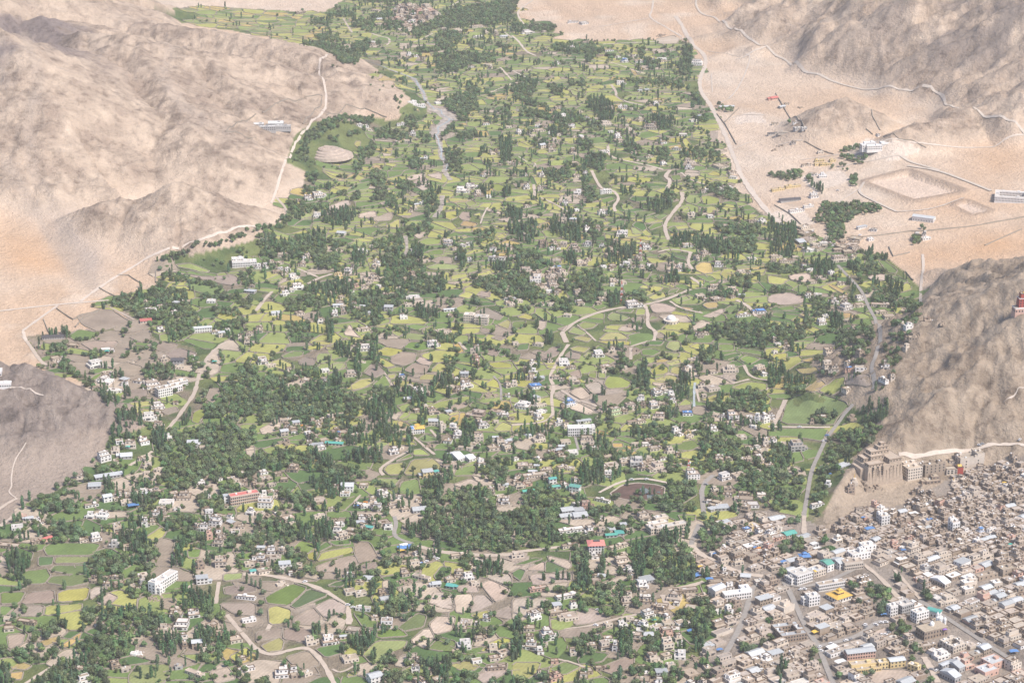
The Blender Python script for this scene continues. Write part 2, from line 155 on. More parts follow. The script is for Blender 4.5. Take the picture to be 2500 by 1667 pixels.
# houses: X,Y,W,code[,turn].  wall w white c cream t mud b brown p pink g grey y yellow l lime; storeys; roof g metal b blue n green r red d dark w white; L long; x ruin
HOUSES = {
(0,3): """880,230,110,w2 945,30,110,w2 1330,95,65,w3 1440,25,80,w2 1080,140,90,c2 1085,210,70,p2 1070,290,100,g2 160,140,120,w1 270,60,80,g1g 190,45,110,p1L,25 1920,25,90,w3 1980,85,120,w3 1865,140,100,w2 1920,210,70,p3 2000,190,60,w2
2160,180,90,w1 2110,50,70,w2 2000,280,110,c2 1845,480,75,b3 2030,460,120,c3 1855,620,120,w2g 2330,440,60,w2 2320,545,60,w1n 960,615,80,t1 1090,660,100,t1L,30 1310,650,70,g2 1430,790,150,tx 1610,900,100,c1L,25 1780,930,120,w2 1665,1030,150,w2
1680,1150,110,w2 1945,1040,110,t1 2260,780,180,w1L 2285,990,130,w1L,20 2160,1170,130,c1 2260,1440,160,w1L,25 1790,1480,200,c1L,-35 1640,1420,80,g1 1250,1290,140,wx 1060,1400,100,t2 780,1530,120,w2 910,1030,80,w1 250,1010,180,t1L
60,310,250,t1L,-12 350,270,130,t1L,30 420,250,120,p1Lr,40 80,1030,60,t1 2230,1340,60,c1 1900,1265,90,c1""",
(1,3): """45,420,100,w2 140,350,90,w2 235,355,70,c2 180,420,120,c1 265,490,120,w2g 60,540,120,c1 320,560,40,w1 770,115,80,w1 745,165,90,w2 800,215,120,c2 980,60,90,w2 1060,60,80,c2 1165,105,150,c1 1215,130,90,w2 1045,145,70,c1n
1395,415,80,t1 1455,480,110,c2 1515,480,40,w1b 860,580,110,w1L 240,660,130,cx 860,730,110,c1 960,745,120,c1 955,650,80,c1 1185,800,110,w1g 985,885,140,w1L,-10 1195,1020,135,w2 895,1085,150,c1 665,1175,135,w2 865,1345,160,c1 235,1470,140,w2
350,1500,70,t1 1090,1520,140,w2g,30 1465,1440,90,w2 1490,1540,110,t1 1910,1215,140,w2 1930,1010,130,c1 2030,1020,50,w1 1520,600,180,c1L,-30 1380,640,150,tx 1655,660,90,g1g 1780,620,100,c1 1790,680,90,g1n 1950,590,110,w2 1960,495,60,c1
1870,400,170,c1L 2060,460,140,c1L 2185,1340,110,c1 2270,1290,110,c1 2210,1430,180,t1L 640,1040,200,tx 300,60,130,c1 580,40,110,c1L 40,20,80,c1""",
(2,3): """760,400,80,w2 1210,40,140,c2 540,165,250,w1L,18 715,165,85,w2 910,215,110,g1Ln,10 985,195,90,g1n 530,310,160,c1L,22 980,315,210,c1L 1020,450,160,c2 1080,520,90,w2 1010,395,100,c1 1235,620,140,g1g 1200,670,110,w2 780,650,105,t2
240,705,180,p1L 500,770,220,w1L,25 560,850,80,w2 400,920,150,t1 530,960,150,c1 200,950,130,w2,30 320,1120,140,w3 180,1220,120,w2 260,1270,70,w2 1050,820,110,c2 1240,780,90,w1 1020,1030,90,w2 880,1030,80,c1 1150,1010,70,w1
850,1220,120,c2 880,1160,100,w1 945,1230,50,w3 1145,1150,120,c2 560,1280,70,c2 390,1370,80,p1 690,1460,110,t1 390,1510,120,p2 1410,1100,130,p2 1500,1080,100,w1 1550,1020,120,w1 1520,1150,80,c2 1425,1210,120,c3 1540,1310,120,w2 1410,1320,100,c1
1240,1490,80,w1 1370,1480,120,g2g 1200,1540,150,c1 1380,870,120,t1 1390,950,120,w1L,-45 1250,930,130,w2,30 1640,880,120,c1 1510,840,60,w1 1490,780,150,c2 1640,770,100,t1 1590,720,230,t1L,12 1750,770,90,c1 1770,470,160,t1,35 1860,515,130,t1,35
1950,440,120,c2,30 1890,600,150,t1L,12 2030,590,110,c2,15 1930,640,280,t1L,12 1890,850,130,c2,30 1990,900,70,w3,30 2000,680,80,w2,15 2270,640,110,w1,15 1700,1330,150,tx,-60 1910,360,90,c1,30 1960,95,90,g1g,30 1900,100,80,w1 2150,160,90,w1b,30 2080,200,130,c1,30
2290,180,110,w2,35 1640,1480,160,t1,-60 640,480,70,t1 50,400,120,c1L 480,40,110,g1g 620,30,150,g1g""",
(3,2): """570,95,120,c2 185,55,80,c1 60,100,50,w1 90,30,60,w1 555,210,110,c2 735,195,70,c1 840,250,90,w1 745,250,70,p1b 1085,235,70,w2 1060,365,100,w1L,-60 1140,320,50,c2 725,440,95,c1 500,695,110,t1 400,740,40,t2 30,690,60,w2 790,690,110,tx
260,960,150,g3 40,920,80,w2 130,945,80,c1 680,1145,130,g1g,35 550,1310,65,w2 450,1500,130,w1L 1270,50,60,c2 1700,1100,90,c1 1500,1265,160,b2,15 870,1300,100,tx 950,1330,180,tx,20 755,1350,80,b3""",
(2,2): """185,210,80,w2 185,275,70,w2 260,340,80,g1g 400,330,85,c1 480,195,110,w2 575,365,115,c2 20,390,60,c2 215,410,130,w1b 910,80,75,c2 800,115,100,w2 860,235,110,c1 1030,245,60,c1 1135,80,90,tx 1610,260,70,c2 1690,160,60,w1 525,565,115,w2b
110,590,130,w2,-20 190,610,90,w1,-20 250,590,90,c1 240,690,85,w2 425,745,85,w2 660,735,140,w1Lg 245,890,125,c2 490,925,105,c1 690,910,140,c2 670,980,60,c1 940,640,130,l2 1080,600,120,c2,20 1180,525,80,w2 1300,585,95,w2 1330,470,95,w2,30
1415,460,60,w1 1465,540,75,w2 1140,740,180,c1L,20 1345,690,120,c2 1610,660,110,w1b 1990,255,130,c2 2280,250,120,c2 1735,405,75,c2 1840,430,130,c1 1500,815,80,w2 1605,830,80,y1 1845,800,85,w2 1930,690,70,w1 2030,680,110,w3 2170,730,80,w2
2250,715,55,w4 2320,710,80,w3 2105,880,100,c1 2170,980,80,w1 2325,930,60,c3 1225,945,80,w1 1300,985,110,c1 1450,1000,85,c2 1030,1110,90,c2 1140,1110,130,g3 920,1140,130,c1 1325,1150,140,c2,25 1280,1100,70,c1 1660,1220,130,w3 1950,1240,120,w2
2080,1230,130,c1 885,1220,80,w2 210,1230,240,c1L 100,1140,120,c1 230,1080,80,w1L,-50 325,1180,100,c1 450,1160,90,c1 540,1170,80,c1 560,1020,100,w1 30,1080,60,w1 370,1280,80,w2n 480,1320,80,w1 150,1380,110,g1Ln 390,1340,110,g1Ln,15
580,1350,110,w2n 830,1460,150,w1L,-30 680,1500,110,p2 610,1550,110,w1g 500,1550,130,g1g 1465,1170,60,w1 1850,1410,70,t1 1810,1470,60,w1 1840,1540,90,g1g 1930,1525,130,g1g 2120,1400,90,t1 2150,1450,150,c1 2210,1500,120,w1 2290,1410,100,w1
150,1310,70,p1 30,1290,60,c1 440,1030,60,c1 1990,1080,70,c1 2290,1100,80,c1 2240,1030,50,c1 30,20,60,c1 250,30,80,c1""",
(1,2): """1000,60,105,w2 860,300,105,c2 635,270,80,w1 465,360,100,c1 60,180,110,w2 410,280,60,c1 970,190,70,cx 1340,320,70,w1b 1620,25,110,w2 2020,65,70,c2 2010,150,70,p2 2030,200,40,p2 1910,310,95,g2g 1845,350,40,w1 1935,400,115,w2 2310,400,70,c2
2310,500,60,w1 1490,450,95,w2 1460,500,60,t1 1790,425,80,c1 1630,640,120,c2 1630,745,100,c2g 1715,790,60,c4 1815,790,90,w2 1850,860,90,w2 2030,670,150,b2,-20 2080,770,100,w2 2040,880,110,c3 2250,915,90,c2 2170,980,100,c1 1960,985,60,c1
2065,1110,90,w2 2200,650,120,w1 2290,680,80,w1 1260,1005,100,w2 1570,1210,110,y2g 1650,1200,50,g1n 1170,1395,125,w2 1325,1430,60,w1 840,1340,130,w2g 820,1400,100,w1 580,1465,140,t1 90,1480,150,w3 940,1500,90,w1 1010,1510,80,w1 1110,1520,100,w2
1260,1510,110,c1 1500,1545,150,g1g 1370,1545,90,c1 340,1165,120,t2 200,1220,90,t1 90,1260,120,t1 260,1270,80,t1 40,1320,90,t1 350,830,70,w1 400,805,60,w1 490,800,60,c1 560,745,70,c1 480,845,70,w1 290,760,60,t1 575,775,60,c1 690,700,70,c2
740,810,60,t1 800,840,90,p1 620,910,90,t1 590,975,110,w1 720,940,170,c1Ln 260,930,150,tx 570,955,110,c1g 1340,900,90,tx 1600,960,110,tx 2160,500,130,tx 1800,1130,110,c1 2240,1430,100,c1 2290,1320,60,w1g 170,1420,60,c1""",
(0,2): """970,80,110,w1 870,210,150,w2 975,360,130,w2 990,295,100,c1 1040,455,110,w1 1270,370,90,w1 1410,395,160,w2 1460,590,110,w2 1360,690,120,w2 1450,770,90,c2 1630,190,130,g2d 1650,235,90,c1 1790,150,60,w1 1545,880,80,w2 1770,945,110,g2g
960,1055,120,w3 1060,1000,90,c2 1200,940,110,c2 1320,910,100,w2 1160,1050,120,g1g 1350,1070,110,c1 1000,1235,260,g1Lg,22 870,1325,130,g1g 985,1440,90,w2g 840,1505,130,w1L 1100,1390,60,c1 1160,1480,110,c1 1310,1375,80,w1 1450,1370,80,c2
1690,1420,150,c2 1530,1480,150,w1 2080,1450,60,w3g 2140,1270,110,c1 1850,1300,70,w1 670,40,90,t1 510,160,90,c1 430,100,70,tx 500,215,60,c1 350,50,60,t1 1350,1210,60,c1 1470,1180,80,c1 1600,1400,90,c1 2290,1270,90,t1 1930,1340,80,tx 1480,1540,90,c1""",
(0,1): """1360,1280,100,w1 1600,1300,70,w1 1625,1215,80,g1g 1940,1200,90,w1 1340,1380,120,c1r 1475,1455,70,w2 1855,1460,180,w2Lg,12 1990,1485,90,w1 2085,1480,60,w2 2310,1110,90,g1g 490,1530,200,g1Ld,10 2230,1545,80,c1 2300,1500,70,c1 1430,1220,60,c1""",
(1,1): """480,250,80,w2 570,225,110,w2 560,410,75,w2 785,575,90,w1g 1455,350,60,c1 1525,300,50,w1 1890,180,110,w2 1970,145,100,w2 2090,45,60,w1 2060,230,70,t1 2135,240,50,w1 1765,665,90,w2 1820,720,60,c1 1900,690,70,w1 1440,745,45,w2 1850,805,50,w1
1965,815,60,w2 2170,730,80,w2 2210,815,160,w2L 2300,690,70,c1 2340,800,60,c2 250,775,115,c1 210,850,80,c1 20,880,60,w2 80,865,60,w1 440,810,50,w2 290,905,60,w1 430,865,60,c1 190,930,90,t1 345,975,80,w2 390,1065,120,w2 310,1100,90,w1
755,965,80,y2 840,920,95,w2 970,740,100,w1 1120,860,40,w2 1100,830,60,c1 1085,975,70,c2 1050,1015,60,c1 850,1020,80,c1 1160,995,60,c1 1310,1005,60,c1 1450,985,50,c1 1000,1080,80,c2 920,1060,50,p1 880,1105,40,w1 1125,1065,50,w1 1260,1140,100,t1
1455,1165,110,w1 1480,1195,120,c1 740,1240,80,w1g 800,1250,60,c1 720,1310,70,w2 590,1380,60,w2 925,1280,80,t2 1030,1310,70,g1g 1220,1265,90,g2g 185,1310,100,w1g 400,1310,90,c1 1355,1340,80,w2 1780,1280,120,w1Lg,12 1780,1335,60,t1 1705,1480,120,c1
1000,1455,100,c1 30,1460,80,c2 2340,1180,50,c2 60,640,120,c1L,20 1400,1235,80,c1 2300,1180,50,w1 700,1130,90,c1""",
(2,1): """130,150,70,w2 260,170,60,c2 600,200,80,w2 860,195,110,w2L 485,300,75,w2 840,385,120,w2L 465,460,80,c2 590,365,50,w1 135,330,60,c1 690,540,75,w2 1010,580,120,w2 165,600,50,w1 285,675,95,t3 390,685,80,c1 560,700,90,c2 700,675,80,w2
900,725,80,c2 895,775,95,c1 945,650,60,c1 1235,700,90,w2 1160,810,80,c2 1045,865,80,w2 1185,880,60,w1 1610,685,105,w1 1645,410,80,c2 1820,420,70,w1 1525,440,70,tx 1760,765,95,c2 1890,860,75,w2 1540,910,80,w1 1540,880,60,w1 2200,810,80,w1
2105,930,70,c1 2300,460,70,w2 840,885,60,w1 120,915,110,c2 215,1000,120,w3 400,830,120,c1 640,850,110,c2 700,820,60,c1 420,890,80,c1b 350,960,100,c1 400,1010,80,c2 450,985,70,c2 300,1080,100,c1 340,1110,60,w1 605,1120,85,c2 620,1200,60,w1
830,1180,90,c1 920,1050,50,w1 1015,1030,75,c1 1110,1225,140,w2 60,1200,80,c1 360,1230,80,c1 15,1180,40,g1g 1725,1150,90,c1 1860,1060,100,c1 2030,1100,110,c2 1870,1180,110,t1 1490,1045,90,tx 2280,1290,110,w1b 2120,1330,140,w1L,20 1080,1420,90,tx
510,1330,80,c1 1790,180,70,w1 1985,155,80,w1 2020,20,80,c1 2030,65,80,w1 270,40,60,w2 110,40,70,w1 590,50,70,c1 20,800,60,c2 1705,1500,50,w1 250,1000,60,c1 240,1060,60,c1 380,1050,60,c1 480,1010,60,c1""",
(3,1): """90,175,130,y1L,20 225,145,150,y1L,20 200,270,200,g1Ld,15 260,370,150,w1L,18 370,330,100,w1L,18 420,230,90,w2 400,35,70,w1 775,310,60,w1 860,520,110,w1Lg 975,545,60,w1 940,630,60,w1 510,670,100,w1 580,680,50,w1 400,570,50,w1 650,810,180,c2
640,730,100,t1 730,745,100,t1 800,660,80,t1 330,880,60,w2 375,870,30,w1 580,950,70,w2 400,1020,80,c1 690,1040,120,c1L,10 450,1140,60,w1 590,1205,90,w2 690,1170,90,c1 835,1170,80,w2 710,1250,130,w2 840,1235,100,c1 1040,1235,190,c1L,-10 1050,1300,90,c1
1110,1340,120,c1 1270,1290,110,t1 490,1390,90,w2 525,1340,60,w1 710,1380,60,c1 785,1450,80,c2 1285,1420,80,w2 1480,1370,110,b2 1600,1395,80,tx 1370,1490,110,tx 190,830,180,c1L 300,700,80,tx 60,790,90,c1 250,800,60,c1 680,650,60,t1 1370,580,30,w1
1435,580,25,w2 1450,625,90,w1L 430,680,90,c1 330,650,80,t1 1330,1540,90,t1""",
(2,0): """150,295,110,w2 555,445,60,w2 810,515,90,t1L 880,465,70,w1 970,525,50,w1 1030,560,70,w2b 1120,515,50,w1 1165,565,90,w1 1385,545,75,w1 1460,460,70,c1 1700,580,110,w3 995,765,80,w2 1235,830,50,w1g 420,585,50,w1 60,770,90,c1 1170,720,60,c1
1000,990,65,w2 1320,955,60,w2 1090,1005,40,c1 420,990,70,c1 460,1070,75,w2 625,1030,40,c1 70,1215,70,w2 240,1160,60,w1 250,1200,110,c1 190,1250,60,c1 545,1160,70,w2 420,1240,60,c1 390,1290,60,c2 355,1345,75,t2 560,1380,80,t2 575,1255,40,c1
870,1135,100,c2 760,1095,70,c1 905,1215,50,w1 835,1395,80,w1 970,1255,70,w2 1080,1200,80,c2 1240,1115,45,w1 1260,1165,110,c2 1390,1310,60,w1 1510,1370,90,w1L 1570,1240,90,w1 1390,1500,60,w2 1620,1535,80,w2 1660,1110,70,w1 1260,1440,70,c1L
980,1295,100,c1 1070,1105,40,y1 570,1500,90,c1 1650,1495,70,c1 1950,1440,70,tx 1960,1510,100,tx 1970,985,140,g1Lg 560,205,100,w1L 660,215,80,w1 1370,325,90,tx 60,1015,80,gx 20,1490,60,c1 1300,1170,60,c1""",
(1,0): """1410,500,55,w2 1075,410,50,c1 1970,615,50,w1 2125,600,80,c1 1430,940,90,w1L 1490,970,130,w1L 1640,790,110,tx 1670,950,70,w1 1985,1000,70,w1 950,1150,65,w1 1340,1140,100,w1L 1440,1230,65,w2 1390,1300,80,c1 1560,1450,35,w2 2250,1410,60,w1
2110,1140,70,w1 2320,1170,60,c1 2040,245,110,c1 2200,300,60,c2 2050,340,80,w1 2280,340,60,w1g 1290,100,60,w2 1100,100,90,c1 400,120,80,t1 1130,230,80,c1 1330,275,60,c1 1360,320,70,c1 1730,270,60,c1 1850,280,80,c1 2320,1500,60,c1
1430,90,50,t2 1480,75,50,t2 1530,120,50,t2 1450,130,60,t1 1400,160,60,t2 1500,160,50,t1 1560,150,50,t2 1610,150,60,t1 1540,190,60,t1 1440,190,60,t1 1380,190,60,w1 1330,160,60,t1 1260,180,60,c1 1200,180,60,t1 1450,230,50,t1 1490,220,60,t1 1420,260,60,t1 1590,120,50,t1 1360,120,50,t1 1640,160,50,t1""",
(3,0): """50,905,90,p1r 125,985,70,g1g 270,1180,80,g1 150,1220,110,c1L 40,1230,90,g1Ld 470,1475,90,y1L 530,1510,110,y1L 590,1475,60,y1 450,1510,60,y1 330,1180,60,g1 250,1130,50,w1 60,1140,60,c1 300,990,50,tx 170,960,50,c1 90,1240,60,c1 120,1340,70,tx 240,1310,50,c1 480,1400,60,c1 350,1520,90,c1L 60,1380,50,tx 1010,1240,30,w1""",
}
# groves: w willow  p poplar  m both; outline
GROVES = {
(0,3): """m 500,180 700,100 800,230 600,280 480,260;w 300,110 620,60 600,200 320,200;p 1040,180 1350,170 1400,330 1200,350 1000,300;w 830,400 1000,360 1200,420 1300,360 1500,330 1500,420 1200,480 1050,560 1000,640 840,600
p 60,370 260,360 290,470 200,600 80,600;p 1620,230 1720,250 1700,460 1560,480;w 1680,180 1860,170 1850,260 1700,270;w 2080,260 2350,200 2350,350 2100,350;w 1880,360 2120,360 2100,420 1900,420;w 1500,80 1820,20 1800,180 1560,160
w 1200,600 1420,560 1380,760 1200,780;m 1240,520 1420,420 1400,560;p 1660,650 1760,700 2000,760 1960,860 1680,870
m 760,880 880,850 1000,950 1000,860 1250,880 1480,950 1560,1010 1440,1080 1300,1150 1200,1240 1160,1300 900,1400 700,1560 350,1580 420,1450 640,1330 900,1080 760,980;w 280,1150 420,1040 560,980 640,1060 480,1120 330,1210
w 0,1240 300,1240 430,1220 640,1290 500,1380 200,1350 60,1330;p 1400,1100 1620,1130 1720,1230 1500,1310;w 1840,920 2080,890 2100,1000 1960,1000;p 1740,1070 1900,1060 2200,1110 2150,1160 1800,1230;w 600,1580 700,1450 1000,1450 1000,1580
p 0,1350 90,1400 90,1580 0,1580;w 2150,1400 2350,1500 2350,1580 2200,1580;w 1800,1320 2080,1220 2080,1340 1920,1400;w 0,180 130,190 120,240 0,240""",
(1,3): """w 0,80 200,60 380,120 380,250 200,300 0,280;p 380,120 680,80 700,220 560,300 400,240;w 860,190 1080,190 1080,260 880,260;w 830,60 930,30 940,150 860,160
m 1530,0 2350,0 2350,380 2100,350 1800,300 1560,230 1520,100;p 1370,110 1560,100 1560,260 1400,260;p 1490,280 1720,270 1700,400 1500,420;w 1150,400 1340,390 1320,480 1200,560 1130,540;w 960,560 1140,520 1150,660 1050,760 1000,700
p 1220,660 1280,660 1270,880 1230,880;m 1150,820 1450,700 1560,820 1680,920 1600,970 1450,870 1280,960 1150,960;w 280,380 440,380 480,470 540,560 420,610 300,560;p 2000,460 2290,420 2300,540 2020,560;p 2260,340 2300,340 2300,430
w 1880,340 2060,330 2060,470 1900,470;p 980,1080 1100,1060 1100,1200 860,1260 800,1180;w 520,1100 600,1120 590,1200 510,1200;w 1200,1290 1300,1270 1300,1380 1150,1440 1080,1440;w 1370,1220 1430,1220 1420,1290 1370,1290
p 1500,1350 1800,1320 1760,1580 1480,1580;w 1800,1470 2050,1480 2000,1580 1800,1580;w 1960,1080 2230,1050 2230,1130 2050,1180 1970,1160;w 1700,1320 2030,1290 2030,1340 1760,1360;w 0,1500 160,1500 160,1580 0,1580
p 860,980 900,990 890,1060;w 1200,1470 1340,1450 1400,1580 1200,1580;w 700,280 800,260 860,260""",
(2,3): """m 0,0 420,0 440,200 430,320 250,340 0,360;w 450,200 720,200 740,280 500,290;w 550,320 690,310 720,440 600,490 540,430;p 590,470 720,470 730,670 600,670;p 800,340 880,340 880,600 810,600
w 760,140 1010,90 1100,50 1130,170 1000,190 800,190;w 1730,40 1880,30 2000,170 1880,360 1760,350 1720,250;p 1100,270 1220,260 1220,600 1110,600;m 1230,260 1500,250 1660,330 1690,500 1650,620 1560,690 1320,700 1320,500 1190,460
p 1330,200 1560,130 1580,250 1480,280;p 1570,60 1690,90 1640,260 1580,250;w 380,700 630,650 650,700 420,800;w 270,830 460,830 450,890 320,920 260,960;w 720,700 1000,620 1130,700 1100,800 1000,780 1000,950 900,960 780,880 720,800
w 600,800 720,790 720,860 610,860;w 1100,800 1200,790 1330,800 1300,860 1120,870;p 0,1000 100,1010 100,1330 0,1340;w 580,1150 800,1110 820,1220 760,1290 600,1330;p 390,1040 430,1050 430,1310 390,1310;p 970,1080 1100,1060 1100,1300 990,1320
w 1100,1080 1350,1060 1360,1350 1200,1300;w 1470,910 1700,890 1860,880 1860,980 1770,1200 1740,1260 1600,1060;p 1680,980 1790,980 1790,1250 1680,1250;w 1760,1380 1930,1390 1930,1480 1760,1480
m 920,1450 1350,1400 1600,1400 1560,1580 1440,1580 1350,1500 1100,1500 940,1580;w 570,1450 700,1480 760,1580 560,1580;w 0,1500 130,1500 130,1580 0,1580;w 230,1500 330,1500 330,1580 210,1580;w 1700,800 1840,800 1840,900 1720,900
w 880,1090 970,1100 960,1140 880,1140;w 2050,1220 2330,1190 2330,1240 2100,1300;w 720,10 800,0 810,60 730,70""",
(3,3): """w 70,270 330,240 350,400 100,370;w 460,340 600,320 620,400 480,420;w 690,620 830,640 860,740 720,740;w 860,730 960,650 1130,680 1130,820 980,860;p 1200,500 1250,500 1240,650 1180,640;p 1370,650 1440,650 1440,790 1380,790
w 1110,980 1200,970 1290,1080 1280,1170 1120,1120;w 1250,1200 1400,1230 1440,1330 1260,1360;w 1370,1370 1500,1400 1480,1520 1390,1500;w 390,1280 480,1290 470,1370 390,1370;w 0,1000 70,1020 70,1220 0,1220;p 80,1370 190,1370 190,1560 90,1560
w 170,60 310,40 310,120 180,130;w 1420,720 1500,780 1490,860 1430,830;p 1150,560 1210,560 1200,640;w 480,210 560,210 560,290 480,290;w 70,540 160,540 160,610 80,610;w 750,790 860,790 840,860 760,860;w 1000,860 1100,860 1090,930 1010,930
w 860,1430 1000,1430 1000,1490 860,1490;w 610,1480 690,1480 680,1530 620,1530;w 250,0 520,0 520,40 280,50;w 1320,1520 1500,1530 1500,1580 1320,1580;p 740,880 790,880 780,1000;w 350,220 420,220 410,270""",
(3,2): """w 560,760 1050,740 1000,860 950,930 830,1010 780,1060 540,1080 520,960;w 0,960 120,950 210,1040 220,1160 340,1180 480,1100 560,1150 560,1300 520,1500 380,1500 0,1567;p 850,570 1100,560 1100,650 1050,730 870,720;p 780,490 810,490 810,590
w 660,20 930,20 980,60 930,240 800,200 700,130;w 1020,60 1230,40 1210,200 1180,260 1110,240;p 0,310 200,320 400,330 390,360 0,370;w 200,420 330,400 330,500 200,510;w 480,640 620,650 630,740 400,770 390,690;w 420,140 490,140 480,190
p 940,420 1010,420 1010,480;w 490,270 640,250 620,310 500,310;p 0,220 60,220 170,220 160,300 0,300;w 580,1100 620,1120 660,1180 570,1200""",
(2,2): """w 1560,0 1660,0 1640,60;w 1720,60 1880,50 1880,190 1740,200;w 970,130 1090,120 1120,240 1000,200;w 880,230 1000,240 1100,310 900,290;p 1160,240 1270,260 1280,400 1120,400;w 1120,350 1250,360 1280,470 1100,500;p 1530,300 1690,290 1680,400 1540,400
p 1460,400 1660,430 1660,520 1500,480;w 1560,140 1620,160 1610,230 1560,220;w 2050,0 2350,0 2350,60 2100,50;w 2040,330 2120,320 2130,360 2040,360;w 2080,460 2350,430 2350,650 2250,640 1760,640 1760,560 2000,560;w 1750,640 1840,650 1870,760 1760,760
w 1080,780 1540,760 1530,800 1450,830 1460,900 1280,880 1100,830;w 1660,790 1830,780 1850,850 2000,850 2100,900 2160,1000 2230,1100 2300,1150 2350,1190 2350,1300 2100,1200 1800,1190 1640,1090 1760,1000;p 630,850 880,880 900,1000 700,1010
p 820,560 880,560 880,650 820,650;w 700,1030 900,1000 1080,1040 1300,1020 1400,1060 1200,1090 950,1080 800,1130;w 30,1060 200,1040 600,1060 600,1130 100,1060;p 590,1130 850,1100 860,1280 640,1300;p 910,1160 1010,1160 1010,1300 920,1300
w 880,1400 960,1400 960,1440 890,1440;w 1060,1420 1210,1430 1250,1500 1100,1520;w 1300,1450 1380,1430 1480,1480 1450,1560 1350,1560;w 1420,1290 1720,1280 1730,1540 1500,1560 1400,1430;w 750,1500 1080,1510 1080,1567 740,1567
m 100,1400 300,1300 420,1400 480,1500 430,1567 80,1567;w 1420,1100 1560,1120 1560,1180 1440,1200;w 1260,1220 1460,1230 1460,1280 1280,1270;w 480,650 580,650 660,700 540,740 480,700;w 880,700 960,690 960,800 880,800;w 720,740 820,740 820,800 760,800
w 350,870 440,870 440,940 360,940;p 60,790 300,780 290,840 60,860;p 300,740 380,790 340,850;p 100,150 140,150 140,280;p 220,140 260,140 250,260;p 930,20 970,20 960,110;w 980,60 1080,60 1080,110;w 1380,560 1430,530 1430,620 1370,630
p 1340,620 1540,630 1540,690 1400,690;p 140,480 230,480 230,570 150,570;w 2050,1240 2350,1230 2350,1390 2150,1370;w 1900,780 2050,800 2100,850 1950,850""",
(1,2): """m 170,440 420,390 700,430 960,510 1010,620 900,720 700,750 500,740 280,740 180,650;w 0,330 160,360 200,480 180,700 60,760 0,740;w 90,340 330,280 540,240 600,300 560,330 330,360 200,420;p 720,30 860,0 880,110 740,130;p 640,160 680,160 680,260
p 850,20 950,0 950,130;p 1050,20 1110,0 1130,130 1050,160;p 890,160 960,130 960,330 920,320;p 690,300 800,280 780,390 620,400;w 540,330 620,310 640,400 560,420;p 1010,560 1290,430 1290,640 1200,700 1300,760 1150,760 1000,700
p 820,800 1300,740 1350,900 1050,910 820,940;p 850,1000 1100,970 1210,1100 830,1090;w 30,1030 200,1000 500,980 560,1090 420,1160 250,1170 30,1150;p 430,1100 700,1060 700,1170 500,1180;w 560,1130 700,1150 950,1160 1050,1260 900,1290 650,1250
p 520,1290 850,1220 860,1310 750,1420 560,1400;w 230,1400 500,1380 520,1480 400,1567 260,1540;p 1370,380 1540,380 1680,470 1560,560 1540,640 1430,570 1370,480;p 1280,400 1320,400 1310,510;p 1500,640 1570,640 1570,760 1490,760
w 1740,130 1830,140 1800,330 1750,300;p 1640,300 1830,310 1830,400 1620,420;w 2080,20 2190,20 2190,80 2090,80;w 2100,210 2180,230 2180,310 2110,320;w 2220,560 2350,570 2350,640 2220,620;p 1380,800 1440,800 1440,1000 1380,990
p 1720,1030 1800,1040 1800,1280 1730,1280;p 1540,1260 1700,1240 1700,1330 1560,1330;w 2040,1120 2330,1060 2340,1260 2250,1340 2130,1280 2050,1180;w 2200,850 2340,840 2340,900;p 1870,740 2030,760 2000,950 1900,960;w 1050,1450 1240,1450 1240,1500 1060,1490
m 1530,1390 1700,1330 1830,1350 2050,1310 2150,1380 2200,1480 2200,1567 1560,1567;w 620,780 700,760 700,850 620,850;p 520,790 570,800 560,880;w 1080,420 1250,430 1240,520 1120,580""",
(0,2): """w 560,230 700,230 740,300 680,310;w 440,10 620,20 600,100 480,90;w 830,70 910,60 900,140 840,140;w 1120,110 1190,110 1180,160 1120,160;w 1340,20 1460,30 1440,110 1360,100;w 1380,110 1450,120 1440,190;w 660,270 780,330 900,420 900,470 780,400
p 920,410 1010,410 1100,560 1000,580 920,500;p 1050,700 1200,620 1310,650 1310,850 1230,900 1010,950 980,960;w 1070,580 1150,600 1140,690 1080,670;p 1380,800 1520,740 1530,960 1450,990 1400,900;w 1750,160 1850,180 1830,320 1760,320
w 1850,220 1950,230 1930,330 1850,320;w 1800,380 1900,450 1880,590 1800,570;p 1680,600 1750,640 1740,740 1640,800;w 2050,350 2350,150 2350,640 2250,760 2100,680 1900,700 1870,600 2030,560;w 1560,820 1900,770 2100,720 2200,820 2100,1000 1800,1120 1500,1180 1440,980 1560,960
w 2100,900 2350,760 2350,950 2240,1000 2280,1100 2350,1120 2350,1250 2100,1250 1900,1330 1600,1370 1450,1300 1500,1150;w 450,1340 650,1270 860,1230 860,1270 700,1310 480,1370;w 1180,1270 1400,1230 1400,1350 1280,1380;p 940,1260 1060,1260 1060,1380 960,1360
w 330,1440 520,1400 560,1470 730,1490 720,1567 300,1567;p 190,1450 210,1450 210,1567;p 250,1400 280,1400 280,1500;w 860,1160 1130,1120 1280,1090 1180,1170 880,1210;w 2020,1320 2200,1310 2140,1400 2020,1400;w 1820,1400 2050,1440 2070,1567 1800,1567
p 1060,1400 1220,1380 1350,1440 1350,1500 1230,1500 1100,1470;w 540,200 650,170 650,260 560,250;p 760,290 800,290 790,380;w 1300,250 1480,200 1600,240 1580,350 1340,340;w 1260,1480 1400,1480 1380,1567 1260,1567""",
